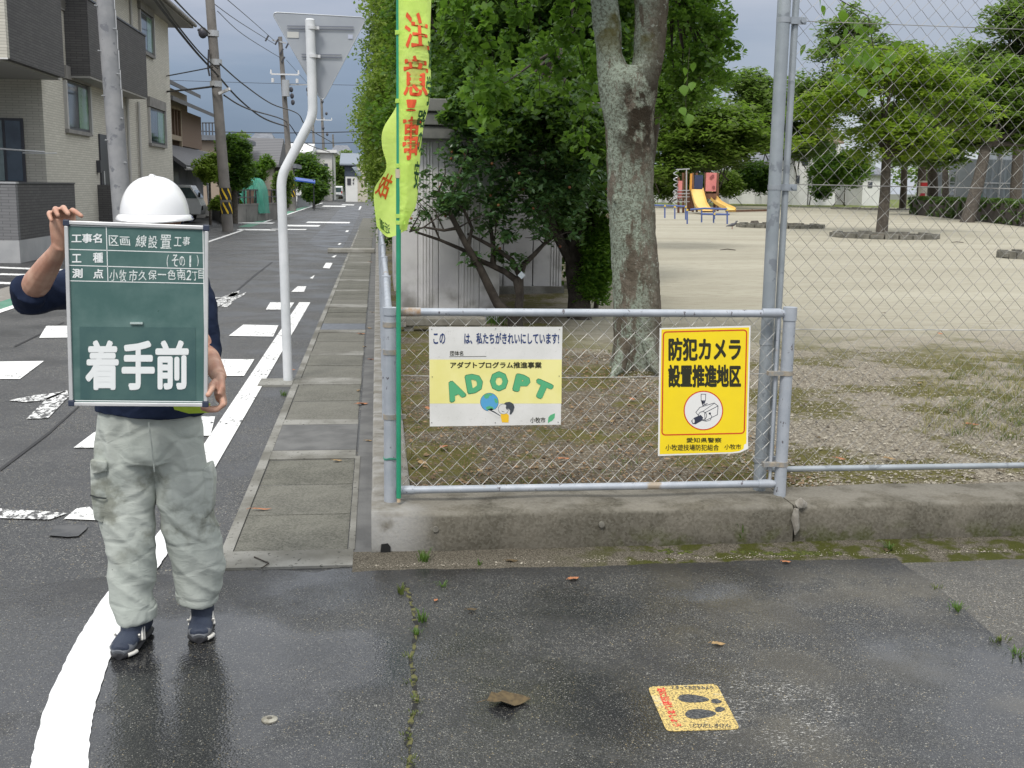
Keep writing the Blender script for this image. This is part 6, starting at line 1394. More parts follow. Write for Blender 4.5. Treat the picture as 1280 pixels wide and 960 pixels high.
# ------------------------------------------------------------------ apartment house on the left
XF, XB2 = -8.0, -7.4
def siding(name, c1, c2, line):
    s = NT(name); x = s.sepc(s.co)
    row = s.math('FRACT', s.math('MULTIPLY', x[2], 1/.062)); ln = s.step(row, .82, .95)
    br = s.n('ShaderNodeTexBrick'); uv = s.n('ShaderNodeCombineXYZ'); s.put(uv.inputs[0], s.math('ADD', x[0], x[1])); s.put(uv.inputs[1], x[2]); s.put(br.inputs['Vector'], uv.outputs[0])
    br.inputs['Scale'].default_value = 1; br.inputs['Brick Width'].default_value = .30; br.inputs['Row Height'].default_value = .062; br.inputs['Mortar Size'].default_value = .006; br.inputs['Bias'].default_value = 0
    s.put(br.inputs['Color1'], c1); s.put(br.inputs['Color2'], c2); s.put(br.inputs['Mortar'], line)
    c = s.mix(s.math('MULTIPLY', s.step(s.noise(.7, 5), .4, .7), .25), br.outputs['Color'], s.mix(.5, c1, line))
    return s.done(c, .8, 0, s.bump(br.outputs['Fac'], -.6, .01), .3)
M_tan = siding('siding_tan', (.50,.48,.415), (.58,.555,.485), (.33,.31,.265)); M_drk = siding('siding_dark', (.088,.085,.085), (.112,.108,.106), (.045,.044,.045))
M_soff = mat('soffit', (.36,.35,.33), rough=.8); M_base = mat('base_render', (.33,.335,.34), (.40,.40,.40), 1.5, .85); M_capp = mat('cap_metal', (.42,.42,.42), rough=.4, metal=.3)
M_frame = mat('window_frame_dark', (.055,.055,.065), rough=.4); M_frl = mat('window_frame_grey', (.42,.41,.39), rough=.5); M_fr = mat('hood_band', (.25,.24,.225), (.20,.19,.18), 3, .7)
M_gl = NT('apartment_glass'); s = M_gl; M_gl = s.done(s.mix(s.step(s.noise(1.3, 3), .35, .65), (.02,.03,.045), (.06,.085,.11)), .06, 0, None, .9)
apt = thing('apartment_building', (-8,24.5,0), 'two-storey apartment house with cream brick siding and dark balcony boxes at the left edge', 'building')
YB1 = 46.4; yA = QX(56,180,XF).y
b = MB(); b.box((-18,yA,0),(XF,YB1,7.75)); b.build('wall', M_tan, apt)
b = MB(); b.box((-18.1,yA+.02,-.02),(XF+.015,YB1+.01,.42)); b.build('wall_base', M_base, apt)
# terrace wall and balcony above it
Y1 = 24.5; Y2 = QX(94,250,XB2).y
b = MB(); b.box((-17,Y1,.47),(XB2,Y1+.14,1.63)); b.build('terrace_wall', siding('siding_grey', (.17,.17,.175), (.20,.20,.205), (.10,.10,.10)), apt)
b = MB(); b.box((XB2-.14,Y1+.141,.47),(XB2,Y2,1.63)); b.build('terrace_wall', M_drk, apt)
b = MB(); b.box((-17,Y1-.01,-.02),(XB2+.01,Y1+.15,.468)); b.box((XB2-.15,Y1+.151,-.02),(XB2+.01,Y2,.468)); b.build('terrace_base', M_base, apt)
b = MB(); b.box((-17,Y1-.02,1.632),(XB2+.02,Y1+.16,1.67)); b.build('terrace_cap', M_capp, apt)
b = MB(); b.box((XB2-.16,Y1+.16,1.632),(XB2+.02,Y2,1.665)); b.build('terrace_cap', M_frame, apt)
zb = QX(9,72,XB2).z
b = MB(); b.box((-17,Y1,zb),(XB2-.001,Y1+.15,6.5)); b.build('balcony_front', M_tan, apt)
Y3 = QX(80,80,XB2).y
b = MB(); b.box((XB2-.15,Y1+.151,zb-.01),(XB2,Y3,6.3)); b.build('balcony_side', M_drk, apt)
b = MB(); b.box((-17,Y1+.01,zb-.05),(XB2-.15,yA,zb+.15)); b.build('balcony_floor', M_soff, apt)
b = MB(); b.box((-17,Y1-.02,zb-.03),(XB2+.01,Y1+.0,zb+.0)); b.build('drip_edge', WHT, apt)
b = MB(); b.box((-17,Y1+.5,zb+2.4),(XB2+.3,YB1+.3,zb+2.5)) if False else None
# window in the shaded rear wall of the terrace
p, q = Q(-30,228,yA), Q(29,148,yA)
b = MB(); b.box((p.x,yA-.06,p.z),(q.x,yA+.02,q.z)); w_ = b.build('window', M_frame, apt)
b = MB(); m_ = Q(7,190,yA).x; b.box((p.x+.05,yA-.075,p.z+.05),(m_-.03,yA-.061,q.z-.06)); b.build('pane', mat('curtained_glass', (.22,.28,.27), (.10,.14,.15), 1.5, .15, spec=.8), w_)
b = MB(); b.box((m_+.04,yA-.075,p.z+.05),(q.x-.06,yA-.061,q.z-.06)); b.build('pane', M_gl, w_)
b = MB(); a_ = Q(0,186,yA-1.2); c_ = Q(56,190,yA-1.0); b.tube([a_, c_], .022, 8); b.tube([c_+Vector((-.5,.0,-.03)), c_+Vector((0,0,-.03)), c_+Vector((.02,.9,0))], .016, 6); b.build('laundry_pole', ALU, apt, True)
def fwin(l, t_, r_, bt, hood=True, panes=2, blind=False):
    a_, c_ = QX(l, t_, XF), QX(r_, bt, XF); y0, y1, z1, z0 = a_.y, c_.y, a_.z, c_.z
    b = MB(); b.box((XF-.02,y0,z0),(XF+.05,y1,z1)); w_ = b.build('window', M_frame if not blind else M_fr, apt)
    if blind:
        n = int((z1-z0)/.07)
        for k in range(n): z_ = z0+.04+.07*k; b = MB(); b.add([(XF+.052,y0+.05,z_),(XF+.052,y1-.05,z_),(XF+.09,y1-.05,z_+.05),(XF+.09,y0+.05,z_+.05)], [(0,1,2,3)]); b.build('louvre_slat', M_fr, w_)
        return
    for k in range(panes):
        ya, yb = y0+.07+(y1-y0-.1)*k/panes, y0+.05+(y1-y0-.1)*(k+1)/panes-.04
        b = MB(); b.box((XF+.051,ya,z0+.07),(XF+.06,yb,z1-.07)); b.build('pane', M_gl if k == 0 else mat('green_glass', (.10,.22,.10), (.16,.24,.20), 2, .1, spec=.8), w_)
    b = MB(); b.box((XF+.0,y1-.001,z0-.06),(XF+.12,y1+.12,z1+.02)); b.build('side_trim', M_frl, w_)
    b = MB(); b.box((XF+.0,y0-.14,z0-.10),(XF+.10,y1+.14,z0-.002)); b.build('sill', M_fr, w_)
    b = MB(); b.box((XF+.0,y0-.12,z0-.0),(XF+.08,y0-.001,z1)); b.build('side_trim', M_frl, w_)
    if hood: b = MB(); b.box((XF+.0,y0-.16,z1+.03),(XF+.11,y1+.16,z1+.36)); b.build('hood', M_fr, w_)
fwin(80,100,110,166); fwin(185,134,205,182); fwin(173,12,190,70)
fwin(62,-30,101,26, blind=True)
# second balcony box, recess below with the door
YC, YD = QX(112,70,XB2).y, QX(183,80,XB2).y; z0 = QX(184,122,XB2).z; z1 = QX(182,46,XB2).z
b = MB(); b.box((XF-.0+.002,YC,z0),(XB2,YD,z1)); b.build('balcony_box', M_drk, apt)
b = MB(); b.box((XF+.002,YC-.03,z1+.001),(XB2+.03,YD+.03,z1+.05)); b.build('balcony_cap', M_frame, apt)
b = MB(); b.box((XF+.002,YC+.02,z0-.05),(XB2-.02,YD-.02,z0-.001)); b.build('balcony_soffit', M_soff, apt)
p, q = QX(130,240,XF), QX(141,168,XF)
b = MB(); b.box((XF,QX(124,200,XF).y,.45),(XF+.05,QX(137,200,XF).y,QX(126,168,XF).z)); d_ = b.build('door', M_frame, apt); b = MB(); b.tube([(XF+.08,p.y-.2,1.5),(XF+.08,p.y-.2,2.0)], .02, 6); b.build('door_handle', ALU, d_)
for px, nm in ((172,'drain_pipe'),(158,'recess_edge')):
    b = MB(); yy2 = QX(px,180,XF).y; b.tube([(XF+.08,yy2,.4),(XF+.08,yy2,z0-.06)], .05, 8); b.build(nm, M_frl, apt, True)
b = MB(); yy2 = QX(120,200,XF).y; b.box((XF,yy2,1.95),(XF+.12,yy2+.2,2.3)); b.build('wall_lamp', M_frame, apt)
b = MB(); yy2 = QX(122,240,XF).y; b.box((XF,yy2,.2),(XF+.55,QX(136,240,XF).y,QX(128,231,XF).z)); b.build('meter_box', M_drk, apt)
for px in (139,162): b = MB(); yy2 = QX(px,20,XF).y; b.tube([(XF+.05,yy2,z1),(XF+.05,yy2,7.7)], .04, 6); b.build('pilaster', M_frl, apt, True)
b = MB(); b.box((XF+.0,QX(143,20,XF).y,z1+1.0),(XF+.1,QX(143,20,XF).y+.4,z1+1.25)); b.build('wall_vent', ALU, apt)
ev = QX(228,18,-7.2)
b = MB(); b.box((-18,yA-.4,7.752),(-7.2,YB1+1.1,7.93)); b.build('eave', mat('eave_grey', (.30,.29,.28), rough=.7), apt)
b = MB(); b.add([(-7.1,yA-.5,7.95),(-7.1,YB1+1.2,7.95),(-13,YB1+1.2,9.6),(-13,yA-.5,9.6)], [(0,1,2,3)]); b.build('roof', mat('roof_slate', (.16,.16,.17), rough=.7), apt)
b = MB(); b.tube([(-7.12,yA-.4,7.86),(-7.12,YB1+1.1,7.86)], .07, 8); b.build('rain_gutter', M_fr, apt, True)

# ------------------------------------------------------------------ poles along the left side
M_pole = mat('pole_concrete', (.22,.225,.235), (.29,.29,.295), 2.5, .85, .4, 40, c3=(.16,.165,.18), s3=3, t3=.58); M_pole2 = mat('pole_brown_grey', (.15,.14,.13), (.20,.185,.17), 2, .85)
def upole(label, base, top, r0, r1, m=M_pole, tape=None, group=None):
    base, top = Vector(base), Vector(top); t = thing('utility_pole', tuple(base), label, 'utility pole', group)
    b = MB(); b.tube([base+Vector((0,0,-.2)), base, base.lerp(top,.35), top], [r0,r0,r0*.65+r1*.35,r1], 18); b.build('pole_shaft', m, t, True)
    if tape:
        for z_ in tape:
            TB, TY = flat('tape_black', (.02,.02,.02)), flat('tape_yellow', (.75,.50,.03)); h_ = .42; p = base.lerp(top, z_/(top.z)); rr2 = r0*1.03
            b = MB(); b.tube([p, p+Vector((0,0,h_))], rr2, 24, cap=False); b.build('warning_band', TB, t, True)
            for k in range(6):
                a0 = 2*PI*k/6; b = MB()
                for i_ in range(7):
                    u = i_/6; a_ = a0+u*1.0
                    for dz in (0, .13): 
                        z2 = min(h_, max(0, (1-u)*h_*.95+dz-.06)); b.v.append((p.x+math.cos(a_)*rr2*1.02, p.y+math.sin(a_)*rr2*1.02, p.z+z2))
                    if i_: q = len(b.v)-4; b.f.append((q,q+2,q+3,q+1)); b.mi.append(0)
                b.build('warning_stripe', TY, t)
    return t
p1b = Vector((-5.28,24.6,0)); p1t = Q(131.5,-2,24.9); dz_ = (p1t-p1b); p1t = p1b+dz_*1.35
up1 = upole('thick grey concrete utility pole in front of the apartment house', p1b, p1t, .20, .17)
for k in range(13):
    z_ = 2.1+.45*k; c_ = p1b.lerp(p1t, z_/p1t.z); a_ = -.9 if k % 2 else .9; b = MB(); b.tube([c_+Vector((math.sin(a_)*.17,-math.cos(a_)*.17,0)), c_+Vector((math.sin(a_)*.25,-math.cos(a_)*.25,.0))], .014, 6); b.build('step_bolt', M_stl, up1)
b = MB(); c_ = p1b.lerp(p1t,.3)
for k in range(9): z_ = 3.2+.4*k; p = p1b.lerp(p1t, z_/p1t.z); b.tube([p+Vector((.185*math.cos(-.2),.185*math.sin(-.2),0)), p+Vector((.185*math.cos(-.2),.185*math.sin(-.2),.38))], .012, 5)
b.build('cable_conduit', mat('conduit', (.45,.46,.47)), up1)
p2b = G(285,289,0); Y2_ = p2b.y; p2t = Q(262,-4,Y2_); p2t = p2b+(p2t-p2b)*1.12
up2 = upole('leaning brown-grey utility pole with two striped warning bands', p2b, p2t, .20, .15, M_pole2, tape=(.62,1.12))
for py, w_ in ((78,.7),(105,1.0),(42,.8)): c_ = Q(270,py,Y2_) if py != 42 else Q(266,py,Y2_); b = MB(); b.tube([c_+Vector((0,0,-.1)), c_+Vector((0,0,.1))], .21, 12); b.build('pole_band', M_stl, up2, True)
b = MB(); c_ = Q(266,42,Y2_); b.tube([c_+Vector((-.5,-.1,.1)), c_+Vector((-.1,-.1,.05))], .05, 6); b.ball(c_+Vector((-.32,-.15,0)), (.16,.16,.2), 8, 6); b.build('cable_box', M_frame, up2, True)
b = MB(); c_ = Q(274,117,Y2_-.2); b.bar(c_, Q(287,111,Y2_-.4), .09); b.build('street_lamp_tube', WF, up2)
b = MB(); a_ = Q(261,62,Y2_-.25); b.tube([a_, Q(260,85,Y2_-.25), Q(262,95,Y2_-.25)], .035, 6); b.build('riser_cable', M_frame, up2, True)
Y3_ = G(366,264).y
up3 = upole('utility pole carrying a crossarm and transformers, third from the camera', G(366,264), Q(350,46,Y3_), .22, .13, M_pole2, tape=(.9,1.4))
arm = lambda t, c_, w_, ins=2: (MB().bar(c_+Vector((-w_,0,0)), c_+Vector((w_,0,0)), .09).build('crossarm', WF, t), [MB().tube([c_+Vector((x_,0,.02)), c_+Vector((x_,0,.28))], [.07,.04], 6).build('insulator', WF, t, True) for x_ in [(-w_+2*w_*i/(ins-1)) for i in range(ins)]])
arm(up3, Q(356,93,Y3_-.2), .85, 2)
for dx, dz in ((-.75,-.25),(.75,-.25)): b = MB(); c_ = Q(356,93,Y3_-.25)+Vector((dx,0,dz)); b.tube([c_, c_+Vector((0,0,-.25))], .09, 8); b.build('switch_cap', WF, up3, True)
b = MB(); c_ = Q(357,100,Y3_-.35); b.tube([c_, c_+Vector((0,0,-1.0))], .24, 10); b.build('transformer', M_stl, up3, True)
for dx, py in ((-.9,48),(-.3,52),(.35,56),(.0,64),(.1,74)): b = MB(); c_ = Q(352,py,Y3_-.2)+Vector((dx,0,0)); b.bar(c_+Vector((-.1,0,-.2)), c_+Vector((.1,0,.15)), .09); b.build('insulator', M_frame, up3)
b = MB(); b.bar(Q(340,50,Y3_-.1), Q(358,54,Y3_-.1), .09); b.bar(Q(360,106,Y3_-.2), Q(388,106,Y3_-.2), .07); b.build('crossarm', M_stl, up3)
for px, py in ((364,112),(365,120),(366,128),(385,112),(386,118)): b = MB(); c_ = Q(px,py,Y3_-.25); b.ball(tuple(c_), (.13,.13,.18), 7, 5); b.build('insulator', M_frame, up3)
rest = [((395,250),(391,150),'slim plain pole just right of the third one',.17), ((407,249),(401,108),'far pole with a white crossarm behind the sign post',.19), ((420,244),(416,168),'farthest grey pole beside the tall pale building',.2)]
for i, (bp, tp2, lb, r_) in enumerate(rest):
    B = G(*bp); t = upole(lb, B, Q(tp2[0], tp2[1], B.y), r_, r_*.7, M_pole2, tape=(1.2,) if i < 2 else None)
    if i == 1: arm(t, Q(405,150,B.y-.2), .9, 3); [MB().ball(tuple(Q(px,py,B.y-.2)), (.16,.16,.2), 6, 5).build('insulator', M_frame, t, True) for px, py in ((403,127),(408,142),(409,168),(404,160))]
# overhead wires
WM_ = flat('cable_black', (.015,.015,.018), .5)
def wire(label, pts, r):
    P_ = [Q(x_, y_, Y) for x_, y_, Y in pts]; t = thing('overhead_wire', tuple(P_[0]), label, 'cable', 'overhead wires above the street')
    out = []
    for k in range(len(P_)-1):
        for i in range(6): out.append([cr_(P_[max(k-1,0)], P_[k], P_[k+1], P_[min(k+2,len(P_)-1)], i/6)][0])
    out.append(tuple(P_[-1])); b = MB(); b.tube(out, r, 4, cap=False); b.build('cable', WM_, t)
wl = 'thick black cable bundle sweeping down from the apartment eave past the leaning pole'
wire(wl, [(192,-2,30),(215,28,34),(245,65,38),(270,92,41),(300,125,50),(330,148,60),(358,158,Y3_)], .045)
wire('twin of the thick cable, slightly higher, from eave to third pole', [(198,-2,30),(222,32,34),(250,66,38),(272,86,41)], .03)
wire('black cable from the top left to the box on the leaning pole', [(213,-6,30),(240,22,36),(262,42,41)], .032)
wire('cable from the leaning pole down to the third pole', [(275,80,41),(305,106,50),(340,130,62),(372,142,Y3_),(385,160,80),(415,178,105)], .035)
wire('lower cable from the leaning pole to the third pole', [(280,119,41),(310,136,50),(358,152,Y3_),(380,178,80),(412,190,105)], .035)
wire('upper thin line from the top edge to the third pole head', [(280,-4,44),(315,26,54),(342,50,Y3_)], .018)
wire('second thin line to the third pole head', [(264,2,42),(300,28,54),(345,56,Y3_)], .018)
wire('third thin line to the third pole head', [(272,14,41),(305,44,54),(350,72,Y3_)], .018)
wire('line running left from the leaning pole to the brown house', [(266,84,41),(235,90,44),(203,96,46)], .022)
wire('heavy line running left from the leaning pole to the apartment wall', [(267,108,41),(235,112,44),(203,115,46)], .035)
wire('level line crossing the street at the height of the round tree', [(203,162,90),(300,165.5,92),(380,166,94),(470,164,96)], .035)
wire('level line crossing the street just above the far roofs', [(360,178,110),(410,179,112),(470,177,114)], .035)
wire('faint level line behind the triangular sign', [(203,100,120),(330,104,120),(470,107,120)], .02)
wire('line from third pole to farther poles', [(358,75,Y3_),(385,105,90),(402,125,110)], .016)

# ------------------------------------------------------------------ houses and things down the left side
bh = thing('brown_house', tuple(Q(232,240,54)), 'old two-storey house with brown boarded upper wall and tiled eaves', 'house')
HX = -9.2
M_brd = NT('brown_boards'); s = M_brd; x = s.sepc(s.co); M_brd = s.done(s.mix(s.step(s.math('FRACT', s.math('MULTIPLY', x[1], 3.0)), .85, .97), (.20,.135,.095), (.11,.07,.05)), .8)
M_tile = NT('roof_tiles'); s = M_tile; x = s.sepc(s.co); M_tile = s.done(s.mix(s.step(s.math('FRACT', s.math('MULTIPLY', x[1], 3.2)), .55, .8), (.135,.135,.14), (.06,.06,.065)), .6, 0, s.bump(s.math('FRACT', s.math('MULTIPLY', x[1], 3.2)), .8, .05))
ya_, yb_ = 49.5, QX(252,170,HX).y
b = MB(); b.box((-18,ya_,0),(HX,yb_,QX(230,200,HX).z)); b.build('ground_floor_wall', mat('grey_render', (.14,.14,.15), (.20,.20,.21), 1, .85), bh)
zu0, zu1 = QX(252,180,HX).z, QX(252,147,HX).z
b = MB(); b.box((-18,QX(226,160,HX).y,zu0-.3),(HX-.002,yb_-.01,zu1)); b.build('upper_wall', M_brd, bh)
b = MB(); b.box((-18,ya_,zu0-.3),(HX-.4,QX(226,160,HX).y,zu1)); b.build('balcony_back', mat('cream_render', (.42,.36,.28)), bh)
yb1 = QX(226,160,HX).y
b = MB(); b.box((HX-.3,ya_,zu0-.1),(HX+.02,yb1,zu0+.12)); b.build('balcony_floor', mat('balcony_wood', (.33,.26,.18)), bh)
for k in range(9): yk = ya_+(yb1-ya_)*k/8; b = MB(); b.box((HX-.05,yk-.08,zu0+.12),(HX,yk+.08,zu0+1.3)); b.build('balcony_board', M_brd, bh)
b = MB(); b.box((HX-.06,ya_,zu0+1.3),(HX+.02,yb1+.1,zu0+1.42)); b.box((HX-.08,yb1-.05,zu0-.9),(HX+.03,yb1+.12,zu0+1.3)); b.build('balcony_frame', MATS['balcony_wood'], bh)
b = MB(); b.box((HX-.4,ya_+.6,zu0+.3),(HX-.1,ya_+1.5,zu0+1.0)); b.build('air_conditioner', WHT, bh)
def slope(parent, y0, y1, x_out, z_out, x_in, z_in, m, name='roof'):
    b = MB(); b.add([(x_out,y0,z_out),(x_out,y1,z_out),(x_in,y1,z_in),(x_in,y0,z_in),(x_out,y0,z_out-.18),(x_out,y1,z_out-.18),(x_in,y1,z_in-.18),(x_in,y0,z_in-.18)], [(0,1,2,3),(7,6,5,4),(0,4,5,1),(1,5,6,2),(2,6,7,3),(3,7,4,0)]); return b.build(name, m, parent)
slope(bh, ya_-.8, yb_+1.2, HX+.9, zu1+.1, HX-3.5, zu1+1.9, M_tile); slope(bh, ya_-.8, QX(243,135,HX).y+.2, HX+.3, zu1+1.0, HX-3, zu1+2.5, M_tile)
slope(bh, ya_-.6, yb_+2.0, HX+1.3, zu0-1.3, HX-.01, zu0-.35, M_tile, 'lower_roof')
b = MB(); b.box((-18,ya_,zu1+.0),(HX-.35,QX(243,135,HX).y,zu1+.95)); b.build('upper_wall', MATS['cream_render'], bh)
b = MB(); b.tube([(HX+1.3,ya_-.6,zu0-1.45),(HX+1.3,yb_+2,zu0-1.45)], .07, 6); b.build('rain_gutter', M_frl, bh, True)
b = MB(); b.tube([(HX+.1,ya_+.4,2.9),(HX+.35,ya_+.5,2.6),(HX+.35,ya_+.5,0)], .06, 8); b.build('downpipe', WHT, bh, True)
for k in range(2): b = MB(); b.box((HX,ya_+1.2+2.4*k,.6),(HX+.04,ya_+2.6+2.4*k,2.2)); b.build('window', M_frame, bh)
wp = thing('white_marker_pole', tuple(G(264,272)), 'thin white pole in front of the brown house', 'pole'); p = G(263,272); b = MB(); b.tube([p, Q(257,199,p.y)], [.07,.06], 8); b.build('pole_shaft', WF, wp, True)
# second brown house behind, with railing
h2 = house('flat-roofed house with a roof railing behind the leaning pole', 250, 290, 235, 176, 74, mat('tan_wall', (.34,.27,.21)), RFG, 9, [(262,205,266,212)], .8, 'flat', 0)
b = MB(); 
for k in range(7): p = Q(254+4*k,176,74); b.bar(p, p+Vector((0,0,1.1)), .07)
b.bar(Q(253,176,74)+Vector((0,0,1.1)), Q(280,176,74)+Vector((0,0,1.1)), .07); b.build('roof_railing', TRM, h2)
house('low tiled-roof house right of the round tree', 308, 340, 240, 206, 82, mat('wall_pale', (.36,.33,.27)), M_tile, 9, [(318,212,322,220)], 2.0, 'gable', 0)
house('dark tiled-roof house behind the round tree', 306, 343, 240, 192, 105, mat('wall_brown', (.25,.19,.14)), RFG, 9, [(332,196,335,203)], 2.0, 'hip', 0)
house('white flat-roofed building right of the third pole', 340, 384, 240, 190, 118, WHT, WHT, 10, [(348,196,353,203),(366,197,371,203)], 1.0, 'gable', 0)
house('dark fence-like shed below the white flat building', 333, 362, 255, 210, 84, mat('shed_dark', (.07,.065,.06), (.10,.09,.08), 2), RFG, 5, [], .4, 'flat', 0)
house('tall narrow pale building at the end of the street', 395, 415, 243, 191, 125, mat('pale_wall', (.56,.55,.50), (.62,.61,.57), .5), WHT, 10, [(406,205,409,212)], .9, 'flat', 0)
house('pale house partly behind the end-of-street roofs', 412, 440, 225, 196, 150, WHT, RFG, 9, [(418,204,422,210)], 1.6, 'hip', 0)
eh = house('navy and white house closing the end of the street', 431, 447, 240, 205, 122, mat('navy_wall', (.035,.05,.075), (.05,.065,.09), 1), mat('roof_blue_grey', (.20,.23,.27)), 7, [], 1.2, 'gable', 0)
Ye = 120
for q_, m_, nm in (((432,221,447,236),WHT,'lower_wall'),((447,205,459,237),mat('porch_wall', (.50,.46,.38)),'porch_wall')):
    p, q = Q(q_[0], q_[3], Ye), Q(q_[2], q_[1], Ye); b = MB(); b.box((p.x,Ye,0),(q.x,Ye+1.9,q.z)); b.build(nm, m_, eh)
p, q = Q(446,206,Ye), Q(461,220,Ye); b = MB(); b.add([(Q(440,209,Ye).x,Ye-.6,Q(440,209,Ye).z),(Q(448,220,Ye).x,Ye-.6,Q(448,220,Ye).z),(Q(464,219,Ye).x,Ye+1,Q(464,219,Ye).z),(Q(455,206,Ye).x,Ye+3,Q(455,206,Ye).z)], [(0,1,2,3)]); b.build('porch_roof', MATS['roof_blue_grey'], eh)
for l_, t_, r2_, bb in ((434,223,438.5,231),(441,224,442.3,226),(441,228,442.3,230),(455.5,223,457.5,233)): p, q = Q(l_, bb, Ye-.1), Q(r2_, t_, Ye-.1); b = MB(); b.box((p.x,Ye-.08,p.z),(q.x,Ye-.01,q.z)); b.build('window', M_frame, eh)
low = thing('end_wall', tuple(G(445,243.5)), 'low brick wall across the end of the street', 'wall'); p, q = G(428,243.6), G(459,243.2); b = MB(); b.box((p.x,p.y,0),(q.x,p.y+.3,.8)); b.build('wall_course', mat('brick_low', (.20,.13,.10), (.26,.18,.14), 2), low); 
for k in range(3): b = MB(); b.box((p.x+2+.9*k,p.y-.1,.0),(p.x+2.6+.9*k,p.y-.02,.55)); b.build('flower_pot', flat('pot_red', (.45,.12,.07)), low)
hg = thing('street_hedge', tuple(G(446,247)), 'dark hedge strip at the foot of the end-of-street house', 'hedge'); leaf_mesh('leaves', [(G(436+2.5*k,244.5).x, G(436,244.5).y-1, .35, .5) for k in range(9)], 60, .3, LF['dark'], hg, 1, .4, .6, seed=301)
# signs at the far right side of the road
for px, py0, py1, lb in ((459.5,225,243,'small far traffic sign with a red and white board on the right kerb'),(466,232,252,'small white far sign post beside the roadside fence')):
    p = G(px, py1); t = thing('far_sign', tuple(p), lb, 'road sign'); b = MB(); b.tube([p, Q(px, py0, p.y)], .05, 6); b.build('post', WF, t, True)
    q = Q(px, py0+.5, p.y-.1); b = MB(); b.box((q.x-.45,q.y-.03,q.z-.3),(q.x+.45,q.y,q.z+.35)); b.build('board', WF, t)
    if px < 460: b = MB(); b.box((q.x-.42,q.y-.05,q.z+.12),(q.x+.42,q.y-.032,q.z+.28)); b.build('red_stripe', flat('far_red', (.6,.05,.04)), t)
# walls along the left kerb
def blockwall(label, a_, c_, h_, m_, cat='wall', nb=1.6):
    a_, c_ = Vector(a_), Vector(c_); t = thing('block_wall', tuple(a_), label, cat); n = max(1, int((c_-a_).length/nb)); d = (c_-a_)/n
    for i in range(n): b = MB(); p, q = a_+d*i+d*.01, a_+d*(i+1)-d*.01; b.bar(p+Vector((0,0,h_/2)), q+Vector((0,0,h_/2)), .15, h_); b.build('wall_section', m_, t)
    b = MB(); b.bar(a_+Vector((0,0,h_+.03)), c_+Vector((0,0,h_+.03)), .19, .06); b.build('coping', m_, t); return t
Mgw = mat('wall_light_grey', (.33,.32,.30), (.27,.26,.24), 2, .85); Mbw = mat('wall_blocks', (.135,.13,.12), (.19,.18,.165), 1.5, .9)
blockwall('pale low block wall beside the hard hat, in front of the white truck', G(215,273), G(267,272), .52, Mgw)
blockwall('short dark wall between the pale wall and the leaning pole', G(267,273), G(283,281), .9, Mbw)
bw = blockwall('grey block wall right of the leaning pole below the green net', G(291,279), G(346,274), .75, Mbw)
p, q = G(291,279), G(346,274)
for k in range(9): a_ = p.lerp(q, k/8); b = MB(); b.bar(a_+Vector((0,.05,.8)), a_+Vector((0,.05,1.45)), .06); b.build('fence_post', TRM, bw)
for z_ in (1.42,1.1): b = MB(); b.bar(p+Vector((0,.05,z_)), q+Vector((0,.05,z_)), .05); b.build('fence_rail', TRM, bw)
bp_ = thing('timber_panel', tuple(p.lerp(q,.55)+Vector((0,.6,0))), 'brown timber panels behind the wall fence', 'fence')
for k in range(10): a_ = p.lerp(q,.32+.055*k)+Vector((0,.6,0)); b = MB(); b.box((a_.x-.1,a_.y,.1),(a_.x+.11,a_.y+.04,1.45)); b.build('board', mat('timber_pinkish', (.24,.16,.12), (.18,.12,.09), 3), bp_)
# trees of the left side
def gtree(label, bpx, Y, es, n, pe, sz, lf, r0, cr, seed, **k):
    p = Q(bpx, 250, Y); return tree(k.pop('name','garden_tree'), label, (p.x, Y, 0), es, n, pe, sz, LF and lf, r0, cr, .8, seed, **k)
gtree('big round dark green clipped tree right of the leaning pole', 292, 50, [ell(291,205,21,33,50), ell(295,185,15,16,50), ell(300,215,14,20,50), ell(283,220,12,18,50)], 170, 85, .16, 'dark', .14, (.25,.42), 400, shell=.5, nl=8)
gtree('small loose light green tree left of the leaning pole', 262, 48, [ell(257,210,14,11,48), ell(268,203,11,10,48), ell(262,220,12,8,48)], 70, 60, .16, 'road', .05, (.18,.35), 401, nl=8, shell=.3)
gtree('garden shrubs between the round tree and the green net', 318, 58, [ell(318,215,16,12,58), ell(305,235,12,14,58), ell(330,205,10,8,58), ell(298,258,8,8,58)], 90, 70, .16, 'vine', .05, (.2,.4), 402, cat='shrub', nl=4)
gtree('upright shrub between the green net and the sign post', 350, 60, [ell(352,240,9,22,60), ell(358,225,7,10,60)], 60, 70, .17, 'pale', .05, (.25,.4), 403, cat='shrub', nl=4)
gtree('large dark tree beyond the third pole', 378, 100, [ell(378,215,20,20,100), ell(395,225,16,18,100), ell(372,205,10,8,100)], 130, 70, .32, 'dark', .2, (.6,1.0), 404, nl=5)
gtree('bush beside the far poles at the kerb', 392, 84, [ell(391,240,10,12,84), ell(400,238,6,8,84)], 60, 70, .26, 'dark', .1, (.35,.6), 405, cat='bush', nl=4)
gtree('distant trees left of the end-of-street house', 425, 150, [ell(424,215,12,20,150), ell(432,205,10,12,150)], 80, 70, .5, 'pale', .2, (.8,1.5), 406, nl=4)
gtree('low bush over the wall behind the warning bands', 275, 52, [ell(274,256,9,7,46)], 30, 60, .14, 'road', .03, (.15,.25), 407, cat='bush', nl=3)
gtree('distant treetops left of the round tree', 245, 90, [ell(244,222,10,8,70), ell(300,178,14,8,120)], 50, 60, .4, 'pale', .2, (.5,.9), 408, nl=2)
